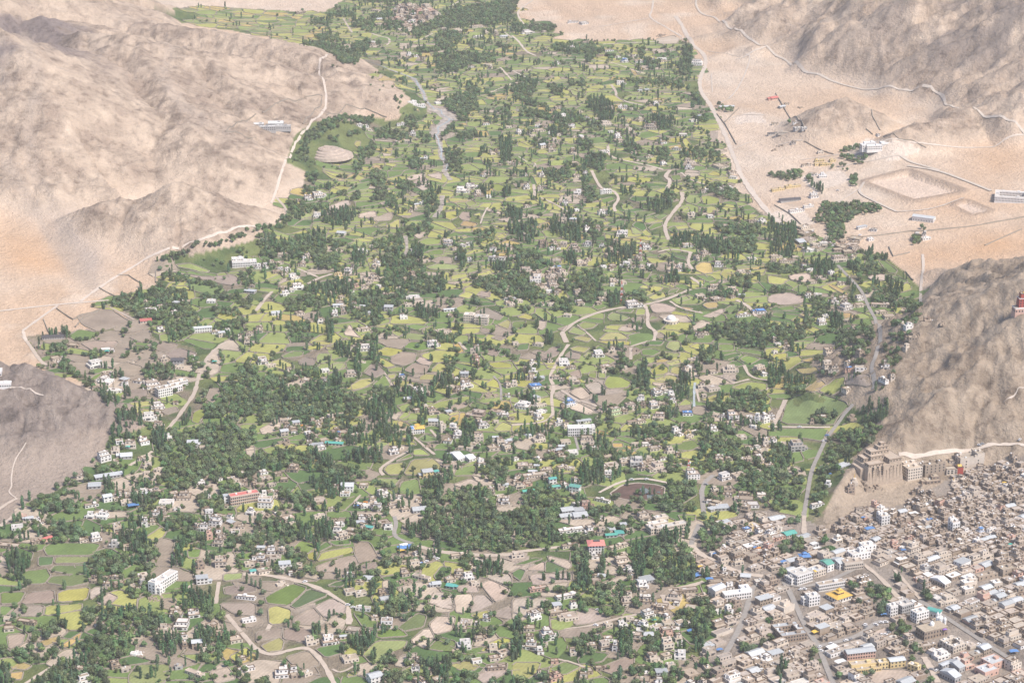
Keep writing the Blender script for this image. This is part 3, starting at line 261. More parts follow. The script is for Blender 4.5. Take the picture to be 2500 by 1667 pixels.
(0,1): """w 1450,800 1700,720 2000,650 2350,570 2350,610 2000,690 1700,760 1450,850;w 1430,880 1510,880 1500,920 1430,920;w 1500,790 1720,730 1720,780 1500,840;w 1460,940 1520,930 1700,980 2080,1070 2040,1090 1700,1010 1460,990
m 1000,1180 1300,1110 1320,1220 1180,1270 1010,1230;p 1280,1020 1310,1030 1310,1170;w 1180,1270 1400,1230 1760,1270 1800,1340 1400,1360 1190,1330;m 1450,1040 1700,1100 1760,1230 1400,1230 1300,1150;w 1850,1140 2180,1130 2180,1180 1860,1190
w 1500,1380 1800,1350 1850,1430 1700,1520 1580,1540 1500,1420;w 1900,1260 2150,1260 2230,1340 2000,1320;w 2200,930 2340,930 2330,1060 2200,1030;w 1960,790 2060,780 2040,870 1960,870;w 2170,730 2290,720 2270,800 2170,800;w 2080,1360 2250,1360 2250,1440 1950,1450
w 2150,1180 2352,1150 2352,1260 2200,1250;p 350,1500 620,1450 620,1520;w 1100,1500 1200,1400 1230,1410 1120,1540""",
(1,1): """w 270,290 370,280 640,330 560,370 350,400 300,400;w 450,20 560,0 560,90 450,100;w 430,150 540,140 520,220 440,210;w 740,190 820,190 810,240 750,240;w 880,210 950,200 950,270 880,270;w 1060,0 1190,30 1190,120 1060,150
w 1130,120 1200,130 1200,250 1060,280;w 1310,90 1440,110 1420,170 1310,160;m 1580,180 1720,140 1700,380 1560,430 1520,220;w 1200,220 1290,230 1280,360 1200,320;p 600,370 930,350 920,420 850,500 620,480;w 180,460 340,420 330,470 170,530
w 0,520 150,520 180,620 100,700 0,700;m 60,640 640,560 650,740 480,810 50,780;w 660,640 840,660 820,700 680,700;w 1340,450 1400,460 1390,500;w 1290,560 1620,450 1610,540 1450,580 1380,640 1300,640;w 1090,650 1350,570 1360,720 1250,770 1100,700
p 880,720 1030,740 1000,860 890,860;w 500,740 780,740 770,900 560,900;w 1740,560 1780,570 1770,620;w 2000,560 2200,520 2200,650 2060,650;p 1700,620 1730,690 1700,720;p 1840,730 1930,730 1920,920 1880,910;p 1420,680 1540,700 1540,800 1440,800
m 1160,770 1420,750 1560,880 1560,1000 1740,930 1740,1100 1560,1120 1360,1080 1140,1050 1180,900;p 500,1050 850,1000 900,1130 700,1150 480,1140;w 240,1190 480,1140 640,1170 640,1260 280,1290;m 860,1130 1350,1060 1400,1140 1320,1240 1180,1250 1160,1400 1060,1420 840,1290
p 640,1380 720,1400 700,1560 650,1560;w 1670,1190 1820,1190 1800,1250;w 2010,970 2350,940 2350,1180 2100,1080 2000,1060;w 1960,1190 2080,1180 2060,1230;w 1690,1510 1880,1490 1890,1567 1690,1567;w 1800,1410 1900,1420 1880,1490;w 2120,1460 2190,1460 2180,1510
w 1180,1430 1240,1430 1240,1490;w 970,1510 1160,1470 1150,1500 990,1567;w 280,1400 510,1360 520,1460 320,1500;p 1470,1250 1660,1260 1690,1330 1480,1340;p 2040,130 2120,150 2110,220;p 2270,150 2350,160 2350,220 2280,230;p 2290,330 2352,320 2352,420 2290,410
p 2310,490 2340,490 2340,570;p 2150,860 2350,830 2340,910 2170,910;p 110,1250 150,1250 130,1350""",
(2,1): """w 300,0 540,0 550,110 310,90;w 600,70 770,60 760,110;w 850,30 980,30 960,80;p 940,160 1060,160 1040,220;w 660,130 760,150 800,260 660,320;w 1370,200 1540,190 1550,260 1430,300;p 1220,270 1480,250 1470,340 1360,380 1240,350
w 1780,120 1990,130 2090,200 2100,270 1960,260 1800,180;w 1580,60 1640,60 1630,100;w 1870,510 2100,480 2350,530 2340,580 2200,600 1890,560;p 1450,600 1640,580 1640,690 1480,690;p 1640,610 1910,610 2010,680 1900,760 1660,680;w 1880,680 2260,570 2230,740 1920,770
p 220,340 320,320 310,350;p 510,320 570,330 560,420 510,420;w 620,440 830,470 820,600 740,610 640,500;p 350,430 620,430 640,560 600,640 360,580;p 0,480 220,450 230,500 200,660 60,640 0,560;p 0,350 100,370 100,450 0,440;w 0,700 60,690 240,760 330,850 180,900 50,860
w 0,930 140,960 300,1120 330,1180 0,1170;w 560,930 830,910 870,1060 560,1060;p 480,750 580,740 590,850 480,850;p 900,660 1160,680 1120,800 860,840;w 1220,850 1290,850 1290,900 1230,900;p 870,1140 1040,1100 1030,1250 880,1250;w 1120,1110 1230,1120 1220,1210 1130,1200
w 1600,890 1690,900 1680,980 1590,980;w 1470,1110 1550,1100 1550,1160 1470,1150;w 1800,1130 2030,1110 2050,1160 1820,1160;w 2010,960 2200,980 2200,1070 2010,1060;w 1840,1420 2010,1360 2350,1370 2352,1567 1880,1540 1850,1480;w 1520,1460 1660,1470 1640,1510
w 1260,1380 1300,1390 1290,1430;w 1460,1510 1530,1510 1520,1560;p 1430,920 1550,960 1540,1010 1410,1010;m 560,1050 780,1040 850,1160 650,1200;w 360,1160 560,1160 560,1290 380,1290;w 450,1000 560,1050 550,1100 430,1090;w 70,1230 160,1270 150,1300 80,1290
p 310,1480 380,1480 380,1567 310,1567;w 520,1540 600,1540 590,1567;p 1050,420 1080,390 1080,500;w 1110,110 1160,110 1150,140;w 2010,850 2060,830 2060,920""",
(3,1): """w 500,280 700,280 1030,310 1020,370 800,420 680,500 720,560 680,630 560,650 540,480 380,460 470,380;p 0,400 140,410 150,500 240,480 270,560 260,640 200,660 60,580 0,540;p 0,580 230,640 270,750 180,790 0,760;w 0,850 90,870 380,890 380,930 190,940 0,940
p 400,830 540,800 630,870 600,940 420,950;p 690,850 800,870 800,960 750,960;w 780,840 880,790 1000,790 1010,900 1100,920 1060,950 820,960;p 860,730 960,720 950,790;p 1040,760 1110,790 1080,830;p 1080,1000 1240,1040 1230,1150 1090,1120
w 890,1060 1060,1080 1240,1170 1230,1240 1100,1230 900,1180;p 770,1050 800,1050 790,1170 760,1170;w 360,1160 440,1180 530,1190 560,1330 420,1330 400,1230;w 1260,1170 1370,1200 1420,1290 1340,1430 1180,1430 1110,1380 1300,1320;p 550,1290 700,1340 680,1440 580,1440
w 290,1380 400,1360 440,1440 330,1450;w 0,1400 140,1400 350,1460 340,1540 200,1567 0,1567;w 620,1480 740,1490 880,1440 1000,1480 1000,1567 620,1567;w 1130,1490 1300,1490 1280,1567 1130,1567;w 0,1070 190,1070 190,1115 0,1115;w 810,970 880,990 880,1050 820,1040
p 940,1020 1030,1000 1020,1050;w 0,20 300,0 310,60 200,90 50,70;w 340,50 400,60 390,120;w 760,30 830,40 820,140 740,120;p 380,100 510,150 500,200 400,140;w 1370,480 1440,540 1430,550;w 1290,610 1400,590 1400,660 1330,670""",
(1,0): """w 440,390 580,380 930,470 950,560 900,590 780,580 720,500 600,440;w 540,330 780,330 770,380 560,370;w 640,120 900,100 920,150 700,160;w 500,170 660,170 660,220 510,230;w 890,180 1100,180 1050,310 900,240;w 1040,130 1250,100 1250,170 1060,160
w 1180,190 1360,190 1350,270 1200,270;w 1680,110 2350,0 2350,190 2200,230 2000,240 1700,250 1450,310 1450,260 1640,190;w 820,0 1350,0 1200,20;w 1430,290 1560,280 1560,360 1450,350;w 1640,330 1800,280 1900,340 1850,410 1780,480 1660,430
w 1440,440 1680,450 1680,480 1460,480;w 860,400 1050,370 1040,470 900,460;w 1640,500 1900,480 2200,500 2200,570 1980,570 1850,660 1700,660 1650,580;w 1340,710 1390,710 1390,760 1340,750;w 1700,930 1880,860 2020,870 2030,1000 1950,1040 1960,1110 1800,1100 1740,1010
w 400,1250 900,1070 1080,1060 1090,1120 900,1140 640,1220 560,1320 480,1460 330,1470;w 1090,1180 1380,1200 1400,1280 1100,1250;w 830,1220 980,1200 960,1240 840,1260;w 680,1270 770,1250 770,1290 690,1300;w 1380,1060 1500,1080 1490,1180 1390,1170
w 1500,1210 1600,1240 1610,1310 1540,1320;w 940,1380 1100,1320 1100,1420 960,1480;w 900,1480 980,1480 980,1550 910,1550;w 1720,1360 1880,1380 1900,1567 1780,1567 1700,1440;w 1460,1420 1540,1500 1480,1567 1400,1540;w 1900,780 2040,790 2060,840 1980,880
w 2090,850 2210,860 2200,900;w 1680,1220 1760,1140 1850,1200 1700,1260;w 1820,1250 2010,1200 2040,1260 1840,1270;w 2060,1090 2350,1130 2340,1150;p 2230,1260 2350,1240 2340,1480 2250,1480;w 1950,440 2040,440 2030,470;w 2150,400 2350,420 2300,450
w 1200,860 1310,900 1340,960;w 2240,990 2350,1030 2340,1100""",
(2,0): """m 1590,370 1650,440 1650,680 1530,680 1560,480;w 0,150 80,190 240,230 420,240 380,270 0,300;w 0,0 60,0 20,120 0,120;w 350,400 700,410 870,460 700,560 680,480 400,470;w 690,400 760,400 740,570 690,560;w 1020,450 1110,440 1120,480
w 1160,450 1220,440 1210,560 1160,520;w 1240,540 1320,560 1320,640 1260,640;w 0,750 220,740 240,830 140,900 240,950 340,960 330,1000 150,960 0,880;w 320,780 440,800 500,870 380,870;w 520,740 680,760 670,790 540,780;p 700,890 850,880 950,1000 930,1090 800,1100 740,1010 700,970
w 1060,730 1550,730 1590,800 1400,770 1070,760;w 1450,800 1640,790 1640,820;w 1640,820 1720,880 1720,930 1640,880;w 50,1000 330,1040 370,1100 250,1080 100,1060;m 370,1040 500,1000 640,1050 700,1100 560,1130 400,1140;w 700,1120 820,1120 830,1190 720,1220
w 160,1300 330,1290 340,1330 180,1330;w 420,1100 520,1140 510,1240 430,1220;p 1280,1060 1480,1080 1470,1180 1330,1170;w 1430,1200 1500,1190 1480,1250;w 600,1280 740,1290 740,1360 620,1380;w 1000,1310 1200,1370 1190,1410 1040,1390;w 1330,1360 1440,1370 1440,1480 1350,1480
w 1640,1040 1810,1060 1810,1130 1680,1090;w 1740,1320 1820,1320 1810,1370;w 1600,1360 1900,1390 1880,1440 1640,1440;p 900,1300 960,1400 900,1440;m 680,1390 850,1420 840,1567 640,1567;w 480,1480 640,1530 640,1567 500,1567;p 40,720 240,740 220,790
p 330,1160 410,1160 400,1330;w 870,500 930,500 930,550 870,540;w 1890,960 2040,980 2040,1030 1900,1010""",
(3,0): """w 625,1400 700,1360 850,1325 860,1372 730,1405 710,1430 910,1435 900,1490 810,1500 660,1450;w 560,1530 700,1510 760,1560 600,1560;w 180,1110 210,1120 200,1140""",
}
# roads and tracks: width in metres, d dirt  a asphalt  s pale gravel, line
ROADS = {
(0,3): "5 d 0,130 160,10;4.5 d 2080,940 2180,1060 2350,1260;4 d 2010,640 1980,840;4 d 220,1580 520,1390 640,1330;3 d 1720,700 1780,650",
(1,3): "6 d -300,570 0,570 110,580 350,620 560,690 700,760 830,860 860,960 850,1030;5 d -20,1230 60,1290 160,1310 330,1260 470,1240 560,1310 640,1420 720,1580;6 a 1270,40 1290,110 1260,200 1310,250 1440,290;7 d 1480,310 1620,350 1720,370 2100,400 2350,390;2.5 d 700,1440 780,1480 940,1390;4 d 150,1000 100,1090",
(2,3): "7 a 1720,110 1640,290 1660,330;7 d 1640,300 1700,370 1900,480 2100,560 2300,590;7 a 2240,600 2180,800 2100,1050 1960,1300 1900,1360;4 d 480,1080 740,1040 960,980 1200,930 1330,850;6 d 1440,720 1600,690 1760,640;5 d 0,370 250,345 440,320;6 d 1380,760 1420,850 1480,890;3 d 420,1350 560,1380 700,1440",
(3,3): "7 a 150,640 230,800 300,960 380,1120 460,1220 520,1380 600,1580;7 a 460,1230 700,1180 860,1120 1000,1000 1110,1010;7 a 1390,810 1620,960 1850,1110 2100,1270 2300,1400;5 d 880,480 1030,600 1200,790;6 a 130,650 300,690 420,670 620,610 880,480;5 d 330,0 330,200;6 d 1430,1330 1500,1440 1560,1567;4 d 1160,530 1400,800",
(3,2): "6 a 1010,50 985,150 950,220 960,300 985,400 960,440;6 a 780,580 650,720 530,900 480,1010 400,1180 370,1350 330,1600;5 s 0,785 570,790;5 d 160,540 50,770;5 s 1200,1040 1330,1060 1500,1040 1750,990 2000,960 2200,940 2350,955 2500,980;2 s 2160,560 2280,480 2300,420 2500,400",
(2,2): "4.5 d 520,30 440,140 390,240 340,330 390,420 360,500 370,600 380,690 280,750 0,770;4 d 1090,50 1250,0;4 d 1090,170 1090,60;4 d 2130,220 2180,330 2340,360;4 d 2020,390 2180,350;4 a 580,880 610,1000;7 a 1740,1380 1770,1290 1850,1230;7 a 1740,1370 1760,1580;5 s 800,1390 950,1310 1080,1270 1230,1260 1430,1300;4 d 640,550 760,590 800,610;3 d 2320,470 2350,430;4 d 450,450 620,560;3 d 1690,440 1720,560",
(1,2): "3 d 1180,290 1250,410;4 d 1450,880 1540,960 1640,1040;4 d 1430,990 1200,1120 1130,1180 1170,1230;4 d 1860,10 1930,80;4 a 2180,320 2250,400 2250,540;3 d 1600,810 1660,880;3 d 900,1480 960,1410",
(0,2): "5 d 2080,10 1950,90 1860,220 1820,330 1790,480 1700,600 1640,690 1540,810;2 s 240,930 130,1090 100,1250 110,1340 70,1380 160,1450;2 s 90,430 200,420 400,500;4 d 1190,1140 1270,1090 1400,1010;4 d -40,1567 60,1490 160,1440;5 d 210,-50 290,60 360,170 420,220",
(0,1): "5 s -60,1295 0,1290 520,1230 1000,1190;6 s 2350,510 1900,640 1480,750 1280,830 1100,950 890,1090 740,1200;5 s 210,1470 530,1240;5 s 240,1567 210,1470;3 d 1000,1250 1230,1370",
(1,1): "5 d 0,1290 80,1180 150,1110;5 d 480,1040 570,990 700,950;4 d 380,900 570,980;4 d 870,885 1000,850;5 s 240,-5 180,200 140,300;4 d 180,240 260,320 290,400;3 s 2060,490 2090,400 2130,340",
(2,1): "6 d 460,1490 560,1400 760,1310 980,1260 1200,1240 1400,1190 1550,1130 1640,1090;6 d 460,1490 500,1580;5 d 1220,1240 1250,1310 1240,1430 1330,1480 1300,1567;4 d 1450,1200 1550,1270 1750,1310;5 d 1640,980 1750,1060;5 d 1640,750 1610,850 1660,910;4 d 1340,750 1460,720 1640,750;6 d 1450,0 1400,60 1460,90 1420,180;6 d 1560,200 1570,280 1490,370 1400,490 1410,570 1440,640;5 d 730,0 790,130 840,180 930,180 990,260 930,330 950,380;5 d 200,130 210,240;4 d 260,250 400,310 510,380;5 d 2060,1190 2180,1250 2240,1340;11 s 2070,-5 2200,200 2360,400 2480,500;4 d 1550,20 1640,90 1770,130;3 d 600,1420 700,1500 770,1567",
(3,1): "6 a 640,870 740,980 860,1100 930,1270 1010,1400 1030,1580;6 p 880,110 820,200 960,280 1180,380;8 p 1280,-40 1560,0 1800,90 2050,190;5 s 1420,770 1430,900 1400,1050 1420,1200;4 s 1180,380 1500,360 1800,250;4 s 820,180 640,300",
(1,0): "5 s 660,500 560,660 630,770 650,900 620,1030 480,1170 380,1290 310,1440 240,1570;4 d 880,300 830,220 800,170;4 d 1060,310 1150,340 1220,350 1230,390 1200,420;4 d 1240,410 1450,400 1620,310;4 d 2130,860 2350,770;4 d 2280,300 2350,350;4 d 2240,620 2350,740;5 s 1780,60 1900,0",
(2,0): "6 s 0,330 60,380 130,480 220,515;4 d 460,540 640,550 840,560 1000,600 1100,640 1200,680 1460,700;5 s 830,410 1200,390 1590,350;10 s 1500,150 1600,320 1650,400 1750,480 1790,580 1720,720 1730,850 1820,960 1880,1080 1950,1220 2010,1380 2090,1570;5 d 910,780 960,850 950,890 1050,940 1200,970;5 d 880,1340 890,1440 1050,1480 1250,1520 1390,1560;3 s 60,1440 140,1490;5 s 200,0 60,90 50,150 120,240 190,250;5 s 1300,-60 1290,100 1250,160 1400,250 1560,340;5.5 p 1690,0 1690,60 1740,140 1880,160 1950,240 2150,330 2350,440;4 s 1260,170 800,250;4 s 1960,1110 2100,1050 2330,1060;4 s 1880,960 2050,880 2200,520 2150,500;5 s 2060,550 2330,430;3 s 1840,850 1830,680;3 s 1790,470 2100,520;3 s 2010,1380 2200,1300;4 s 0,650 140,720 250,760",
(3,0): "5.5 p 0,440 190,550 240,620 480,690 600,750 760,800 1130,810 1420,790 1540,830 1620,900 1630,970 1900,1010 2130,1080 2350,1220 2500,1320;7 p 1220,1430 1580,1567;4 s 300,1470 640,1420 840,1380;3 s 100,1330 320,1290;4 s 620,1567 760,1500 1100,1440 1220,1430;3 s 800,1420 1400,1330 2350,1240",
}
RIVER = {(1,0): "5 1010,560 1130,600 1250,650 1360,690 1440,720;8 1440,720 1500,790 1540,870 1570,950 1640,1010;26 1640,1000 1700,1030 1760,1070 1780,1110;19 1770,1090 1690,1180 1630,1250;8 1640,1240 1700,1340 1690,1430 1750,1500 1740,1570",
 (1,1): "7 1720,-10 1760,60 1790,90;7 1710,230 1700,350 1640,430;5 1370,600 1390,700 1370,800", (2,2): "3 1680,380 1672,480 1670,600", (3,0): ""}
# dry-stone boundary walls out on the bare ground
WALLS = {(0,1): "520,1270 670,1370 990,1250;400,1370 450,1490;1080,960 1180,965 1300,1040;910,1080 1060,1160;1432,920 1430,1030;690,1440 760,1360 900,1300",
 (1,0): "60,1040 460,890 610,885 600,960 430,1150;650,1060 830,965 1000,1000 1200,1080", (0,0): "2070,1210 2260,1110 2350,1060;2070,1210 2350,1275",
 (3,1): "1430,560 1900,510 2350,430;720,620 1000,600 1300,560 1420,560;1990,690 2330,540;1110,700 1150,790 1300,755;1260,930 1330,1010;60,320 200,400 330,520",
 (3,0): "70,860 340,1210;330,1300 600,1420;950,1020 960,1070 1030,1200;1060,1260 1200,1280 1320,1290 1450,1360;900,1190 960,1240", (2,0): "1950,1130 2080,1000;1880,1050 1960,1150 2060,1330"}
TARPS = {(1,3): "blue 1375,345 150 20;yellow 1340,375 70 20;white 1360,325 80 20", (2,3): "blue 1700,600 110 30;yellow 1725,555 50 30;blue 1865,405 50 20;blue 1810,670 70 12;blue 1640,1110 70 20;blue 1905,1285 60 20;teal 1305,1015 40 0;orange 2265,355 50 20;blue 2230,380 40 30",
 (3,3): "blue 140,510 60 30;blue 1060,960 60 10;blue 930,205 90 25;blue 1480,120 60 25;blue 1140,40 60 25;yellow 440,1120 80 30;blue 870,105 35 20;blue 2255,1300 80 10;teal 2225,320 40 10;purple 1620,1140 40 10;blue 1240,405 45 10;yellow 425,600 40 -50;white 660,1430 100 30;white 590,1260 110 30",
 (0,2): "blue 1225,1525 100 20;teal 1970,205 45 15;teal 980,110 50 15;teal 1175,990 40 0", (1,2): "yellow 1500,790 90 15;blue 1440,800 50 15;blue 755,855 40 0;orange 1005,1500 40 0;blue 925,1530 45 10;orange 432,795 40 20;blue 2155,1140 35 10", (3,2): "orange 2080,1205 40 10;yellow 2165,1350 40 10;blue 570,1240 25 0",
 (2,2): "blue 525,545 40 10"}
CARS = {(3,3): "1010,1135 1040,1132 1075,1130 1105,1115 930,1150 1080,1015 1040,1020 990,1040 755,1175 715,1185 580,1215 475,1245 485,1280 1500,1450 1545,1460 300,715 335,712 1930,1220 900,1060 890,1040", (3,2): "290,792 540,870 1940,955 1965,945 2310,905 510,920", (2,2): "1100,1275 1235,1272 1860,1480 1780,1320", (2,3): "2070,395 790,905 770,1045", (1,3): "845,858 890,880 450,645 1620,395 1665,435 1565,460 1640,420", (3,1): "845,598 640,188 1390,665"}
# ------------------------------------------------------------------ small helpers
SC = 3.76
ORX, ORY = (0, 625, 1250, 1875), (0, 416.7, 833.3, 1250)
def tp(tile, X, Y):
    return ORX[tile[0]] + X / SC, ORY[tile[1]] + Y / SC

CS, SN = math.cos(PITCH), math.sin(PITCH)
def proj(x, y, z):
    fwd = y * CS - (z - CAMZ) * SN
    up = y * SN + (z - CAMZ) * CS
    return 1250 + FPX * x / fwd, 833.5 - FPX * up / fwd
def ray(u, v):
    a = (np.asarray(u, float) - 1250) / FPX
    b = (833.5 - np.asarray(v, float)) / FPX
    dy = CS + b * SN
    return a / dy, (-SN + b * CS) / dy        # x per y, z per y
def crest(u, v, y):
    rx, rz = ray(u, v)
    return float(rx * y), float(y), float(CAMZ + rz * y)
def plane_at(u, v):
    rx, rz = ray(u, v)
    y = (CAMZ + 51) / (-rz + .03)
    return rx * y, y

_tab = np.random.default_rng(5).random((256, 256))
def vn(x, y):
    xi = np.floor(x).astype(int); yi = np.floor(y).astype(int)
    fx = x - xi; fy = y - yi
    fx = fx * fx * (3 - 2 * fx); fy = fy * fy * (3 - 2 * fy)
    a = _tab[xi & 255, yi & 255]; b = _tab[(xi + 1) & 255, yi & 255]
    c = _tab[xi & 255, (yi + 1) & 255]; d = _tab[(xi + 1) & 255, (yi + 1) & 255]
    return (a * (1 - fx) + b * fx) * (1 - fy) + (c * (1 - fx) + d * fx) * fy
def fbm(x, y, s, n=4, gain=.5):
    t = 0; amp = 1; tot = 0
    for i in range(n):
        t = t + amp * vn(x / s + 17.3 * i, y / s + 9.1 * i); tot += amp
        amp *= gain; s *= .5
    return t / tot
def ridged(x, y, s, n=3):
    t = 0; amp = 1; tot = 0
    for i in range(n):
        t = t + amp * (1 - np.abs(2 * vn(x / s + 31.7 * i, y / s + 5.3 * i) - 1)); tot += amp
        amp *= .5; s *= .5
    return t / tot
def sstep(a, b, x):
    t = np.clip((x - a) / (b - a), 0, 1)
    return t * t * (3 - 2 * t)
def inpoly(px, py, poly):
    px = np.asarray(px, float); py = np.asarray(py, float)
    c = np.zeros(px.shape, bool)
    n = len(poly); j = n - 1
    for i in range(n):
        xi, yi = poly[i]; xj, yj = poly[j]
        if yi != yj:
            c ^= ((yi > py) != (yj > py)) & (px < (xj - xi) * (py - yi) / (yj - yi) + xi)
        j = i
    return c
def parse_pts(s):
    return [tuple(float(q) for q in p.split(',')) for p in s.split()]

# ------------------------------------------------------------------ terrain
NA, NY = 800, 640
A0, A1, Y0, Y1 = -.34, .34, 1480.0, 5400.0
ga = np.linspace(A0, A1, NA)
gs = np.linspace(math.log(Y0), math.log(Y1), NY)
GY, GA = np.meshgrid(np.exp(gs), ga, indexing='ij')
GX = GA * GY

def edge(pts):
    p = np.array([plane_at(u, v) for u, v in pts])
    o = np.argsort(p[:, 1])
    return p[o, 1], p[o, 0]
EL = edge([(0, 1300), (62, 825), (265, 735), (385, 630), (625, 560), (700, 400), (930, 290), (800, 150), (640, 60)])
ER = edge([(2140, 1290), (2250, 770), (2150, 620), (1850, 510), (1740, 290), (1690, 110), (1350, 80), (1260, 0)])

RIDGES = [
 # outline of the big brown mountain, left, against the far fields
 ([(985, 287, 3480), (900, 215, 3560), (830, 176, 3620), (780, 146, 3680), (700, 106, 3740), (625, 93, 3780), (513, 75, 3830), (400, 60, 3880), (298, 48, 3940), (235, 24, 4000), (130, -30, 4000), (0, -90, 4000), (-250, -150, 3900)], .42, .34),
 ([(745, 185, 3560), (625, 148, 3580), (492, 126, 3560), (372, 103, 3540), (319, 88, 3550), (230, 84, 3600), (149, 82, 3660), (100, 40, 3800)], .4, .36),
 ([(330, 92, 3550), (375, 170, 3420), (430, 250, 3290), (470, 315, 3180)], .38, .38),
 ([(200, 84, 3600), (175, 180, 3420), (140, 280, 3270), (110, 360, 3150)], .42, .42),
 ([(492, 126, 3560), (560, 200, 3440), (600, 270, 3340)], .36, .36),
 ([(-250, 10, 3500), (-120, 40, 3420), (0, 70, 3330), (60, 130, 3250)], .5, .45),
 # low rocky hill by the left road
 ([(120, 565, 2890), (175, 520, 2900), (260, 488, 2900), (330, 487, 2910), (400, 458, 2915), (445, 444, 2920), (480, 456, 2920), (520, 487, 2930), (600, 500, 2950), (680, 520, 2960)], .55, .5),
 # spur with the white shrine at the left edge
 ([(-300, 745, 2420), (-100, 830, 2340), (0, 888, 2292), (60, 890, 2288), (140, 925, 2264), (220, 962, 2246), (278, 1012, 2236)], .85, .35),
 # the palace hill on the right
 ([(2800, 540, 2420), (2620, 640, 2370), (2490, 770, 2300), (2400, 880, 2250), (2310, 955, 2210), (2230, 1015, 2172), (2150, 1085, 2135), (2085, 1140, 2098), (2035, 1205, 2050)], .75, .5),
 ([(2490, 770, 2300), (2400, 770, 2370), (2320, 780, 2420)], .6, .6),
 # mountain wall, upper right
 ([(1700, -130, 4900), (1850, -225, 4700), (2050, -250, 4500), (2300, -262, 4300), (2600, -240, 4000), (3000, -56, 3500)], .46, .46),
 ([(2300, -262, 4300), (2230, -120, 4060), (2180, 0, 3920), (2130, 120, 3800)], .52, .52),
 ([(2600, -240, 4000), (2500, -60, 3800), (2420, 92, 3680), (2350, 192, 3570)], .52, .52),
 ([(2050, -250, 4500), (1960, -110, 4330), (1900, 30, 4190)], .5, .5),
 ([(2010, 272, 3370), (2045, 246, 3400), (2075, 241, 3420), (2110, 260, 3395)], .5, .5),
 ([(2190, 326, 3265), (2230, 306, 3290), (2300, 292, 3310), (2350, 288, 3320)], .5, .5),
]
def terrain(x, y):
    base = .03 * (y - 1700)
    xl = np.interp(y, EL[0], EL[1]); xr = np.interp(y, ER[0], ER[1])
    dl = np.maximum(0, xl - x); dr = np.maximum(0, x - xr)
    base = base + 75 * np.tanh(dl * .075 / 75) + 70 * np.tanh(dr * .055 / 70) * sstep(2350, 2600, y)
    base = base + 1.2 * (fbm(x, y, 160, 2) - .5)
    best = np.full(x.shape, -1e9); arc = np.zeros(x.shape); dist = np.zeros(x.shape); rid = np.zeros(x.shape)
    off = 0
    wob = 26 * (fbm(x, y, 140, 3) - .5)
    for k, (pts, sL, sR) in enumerate(RIDGES):
        P = [crest(*p) for p in pts]
        for (x0, y0, z0), (x1, y1, z1) in zip(P[:-1], P[1:]):
            ex, ey = x1 - x0, y1 - y0
            L2 = ex * ex + ey * ey; L = math.sqrt(L2)
            t = np.clip(((x - x0) * ex + (y - y0) * ey) / L2, 0, 1)
            qx = x - x0 - t * ex; qy = y - y0 - t * ey
            d = np.sqrt(qx * qx + qy * qy)
            side = ex * qy - ey * qx
            c = z0 + (z1 - z0) * t - np.where(side > 0, sL, sR) * d * (1 + wob / 60)
            m = c > best
            best = np.where(m, c, best); arc = np.where(m, off + t * L, arc); dist = np.where(m, d, dist); rid = np.where(m, k, rid)
            off += L
        off += 300
    diff = best - base
    hill = .5 * (diff + np.sqrt(diff * diff + 25.0)) 
    hill = np.where(diff < -60, 0, np.maximum(0, hill - .1))
    A = sstep(2, 30, hill)
    gul = .6 * ridged(arc + 22 * fbm(x, y, 60, 3), dist * .2, 46, 2) + .4 * ridged(arc + 12 * fbm(x, y, 25, 3), dist * .16, 19, 3) - .55
    big = (rid == 0) | (rid == 1) | (rid >= 8)
    amp = np.where(big, 1.25, .95)
    nr = (rid >= 7) & (rid <= 9)
    hill = hill + np.where(nr, A * (13 * (ridged(x - 200, y + 90, 38, 4) - .62) + 4 * (ridged(x, y, 13, 2) - .6)), 0)
    z = base + hill + A * amp * (np.minimum(dist, 110) * .24 * gul + np.where(big & ~((rid >= 8) & (rid <= 9)), 6.0, 10.0) * (ridged(x, y, 62, 4) - .6) + 6.5 * (ridged(x + 300, y, 24, 3) - .6) + 3.4 * (fbm(x, y, 11, 2) - .5))
    return z, hill, dist
GZ, GHILL, GDIST = terrain(GX, GY)
def H(x, y):
    x = np.asarray(x, float); y = np.asarray(y, float)
    fa = np.clip((x / y - A0) / (A1 - A0) * (NA - 1), 0, NA - 1.001)
    fs = np.clip((np.log(y) - gs[0]) / (gs[-1] - gs[0]) * (NY - 1), 0, NY - 1.001)
    ia = fa.astype(int); js = fs.astype(int); fa = fa - ia; fs = fs - js
    return (GZ[js, ia] * (1 - fa) + GZ[js, ia + 1] * fa) * (1 - fs) + (GZ[js + 1, ia] * (1 - fa) + GZ[js + 1, ia + 1] * fa) * fs
_march = np.exp(np.linspace(math.log(1500), math.log(5350), 420))
def at(u, v):
    """where the line of sight through a noted photograph point first meets the ground"""
    rx, rz = ray(u, v)
    rx = np.atleast_1d(rx); rz = np.atleast_1d(rz)
    n = len(rx)
    hit = np.full(n, _march[-1]); done = np.zeros(n, bool)
    pg = None; py = _march[0]
    for yy in _march:
        g = CAMZ + rz * yy - H(rx * yy, np.full(n, yy))
        if pg is not None:
            m = (~done) & (g <= 0)
            t = pg / np.maximum(pg - g, 1e-6)
            hit = np.where(m, py + (yy - py) * t, hit)
            done |= m
        pg, py = g, yy
    x = rx * hit
    return np.stack([x, hit, H(x, hit)], 1)
def atT(tile, pts):
    uv = np.array([tp(tile, *p) for p in pts])
    return at(uv[:, 0], uv[:, 1])

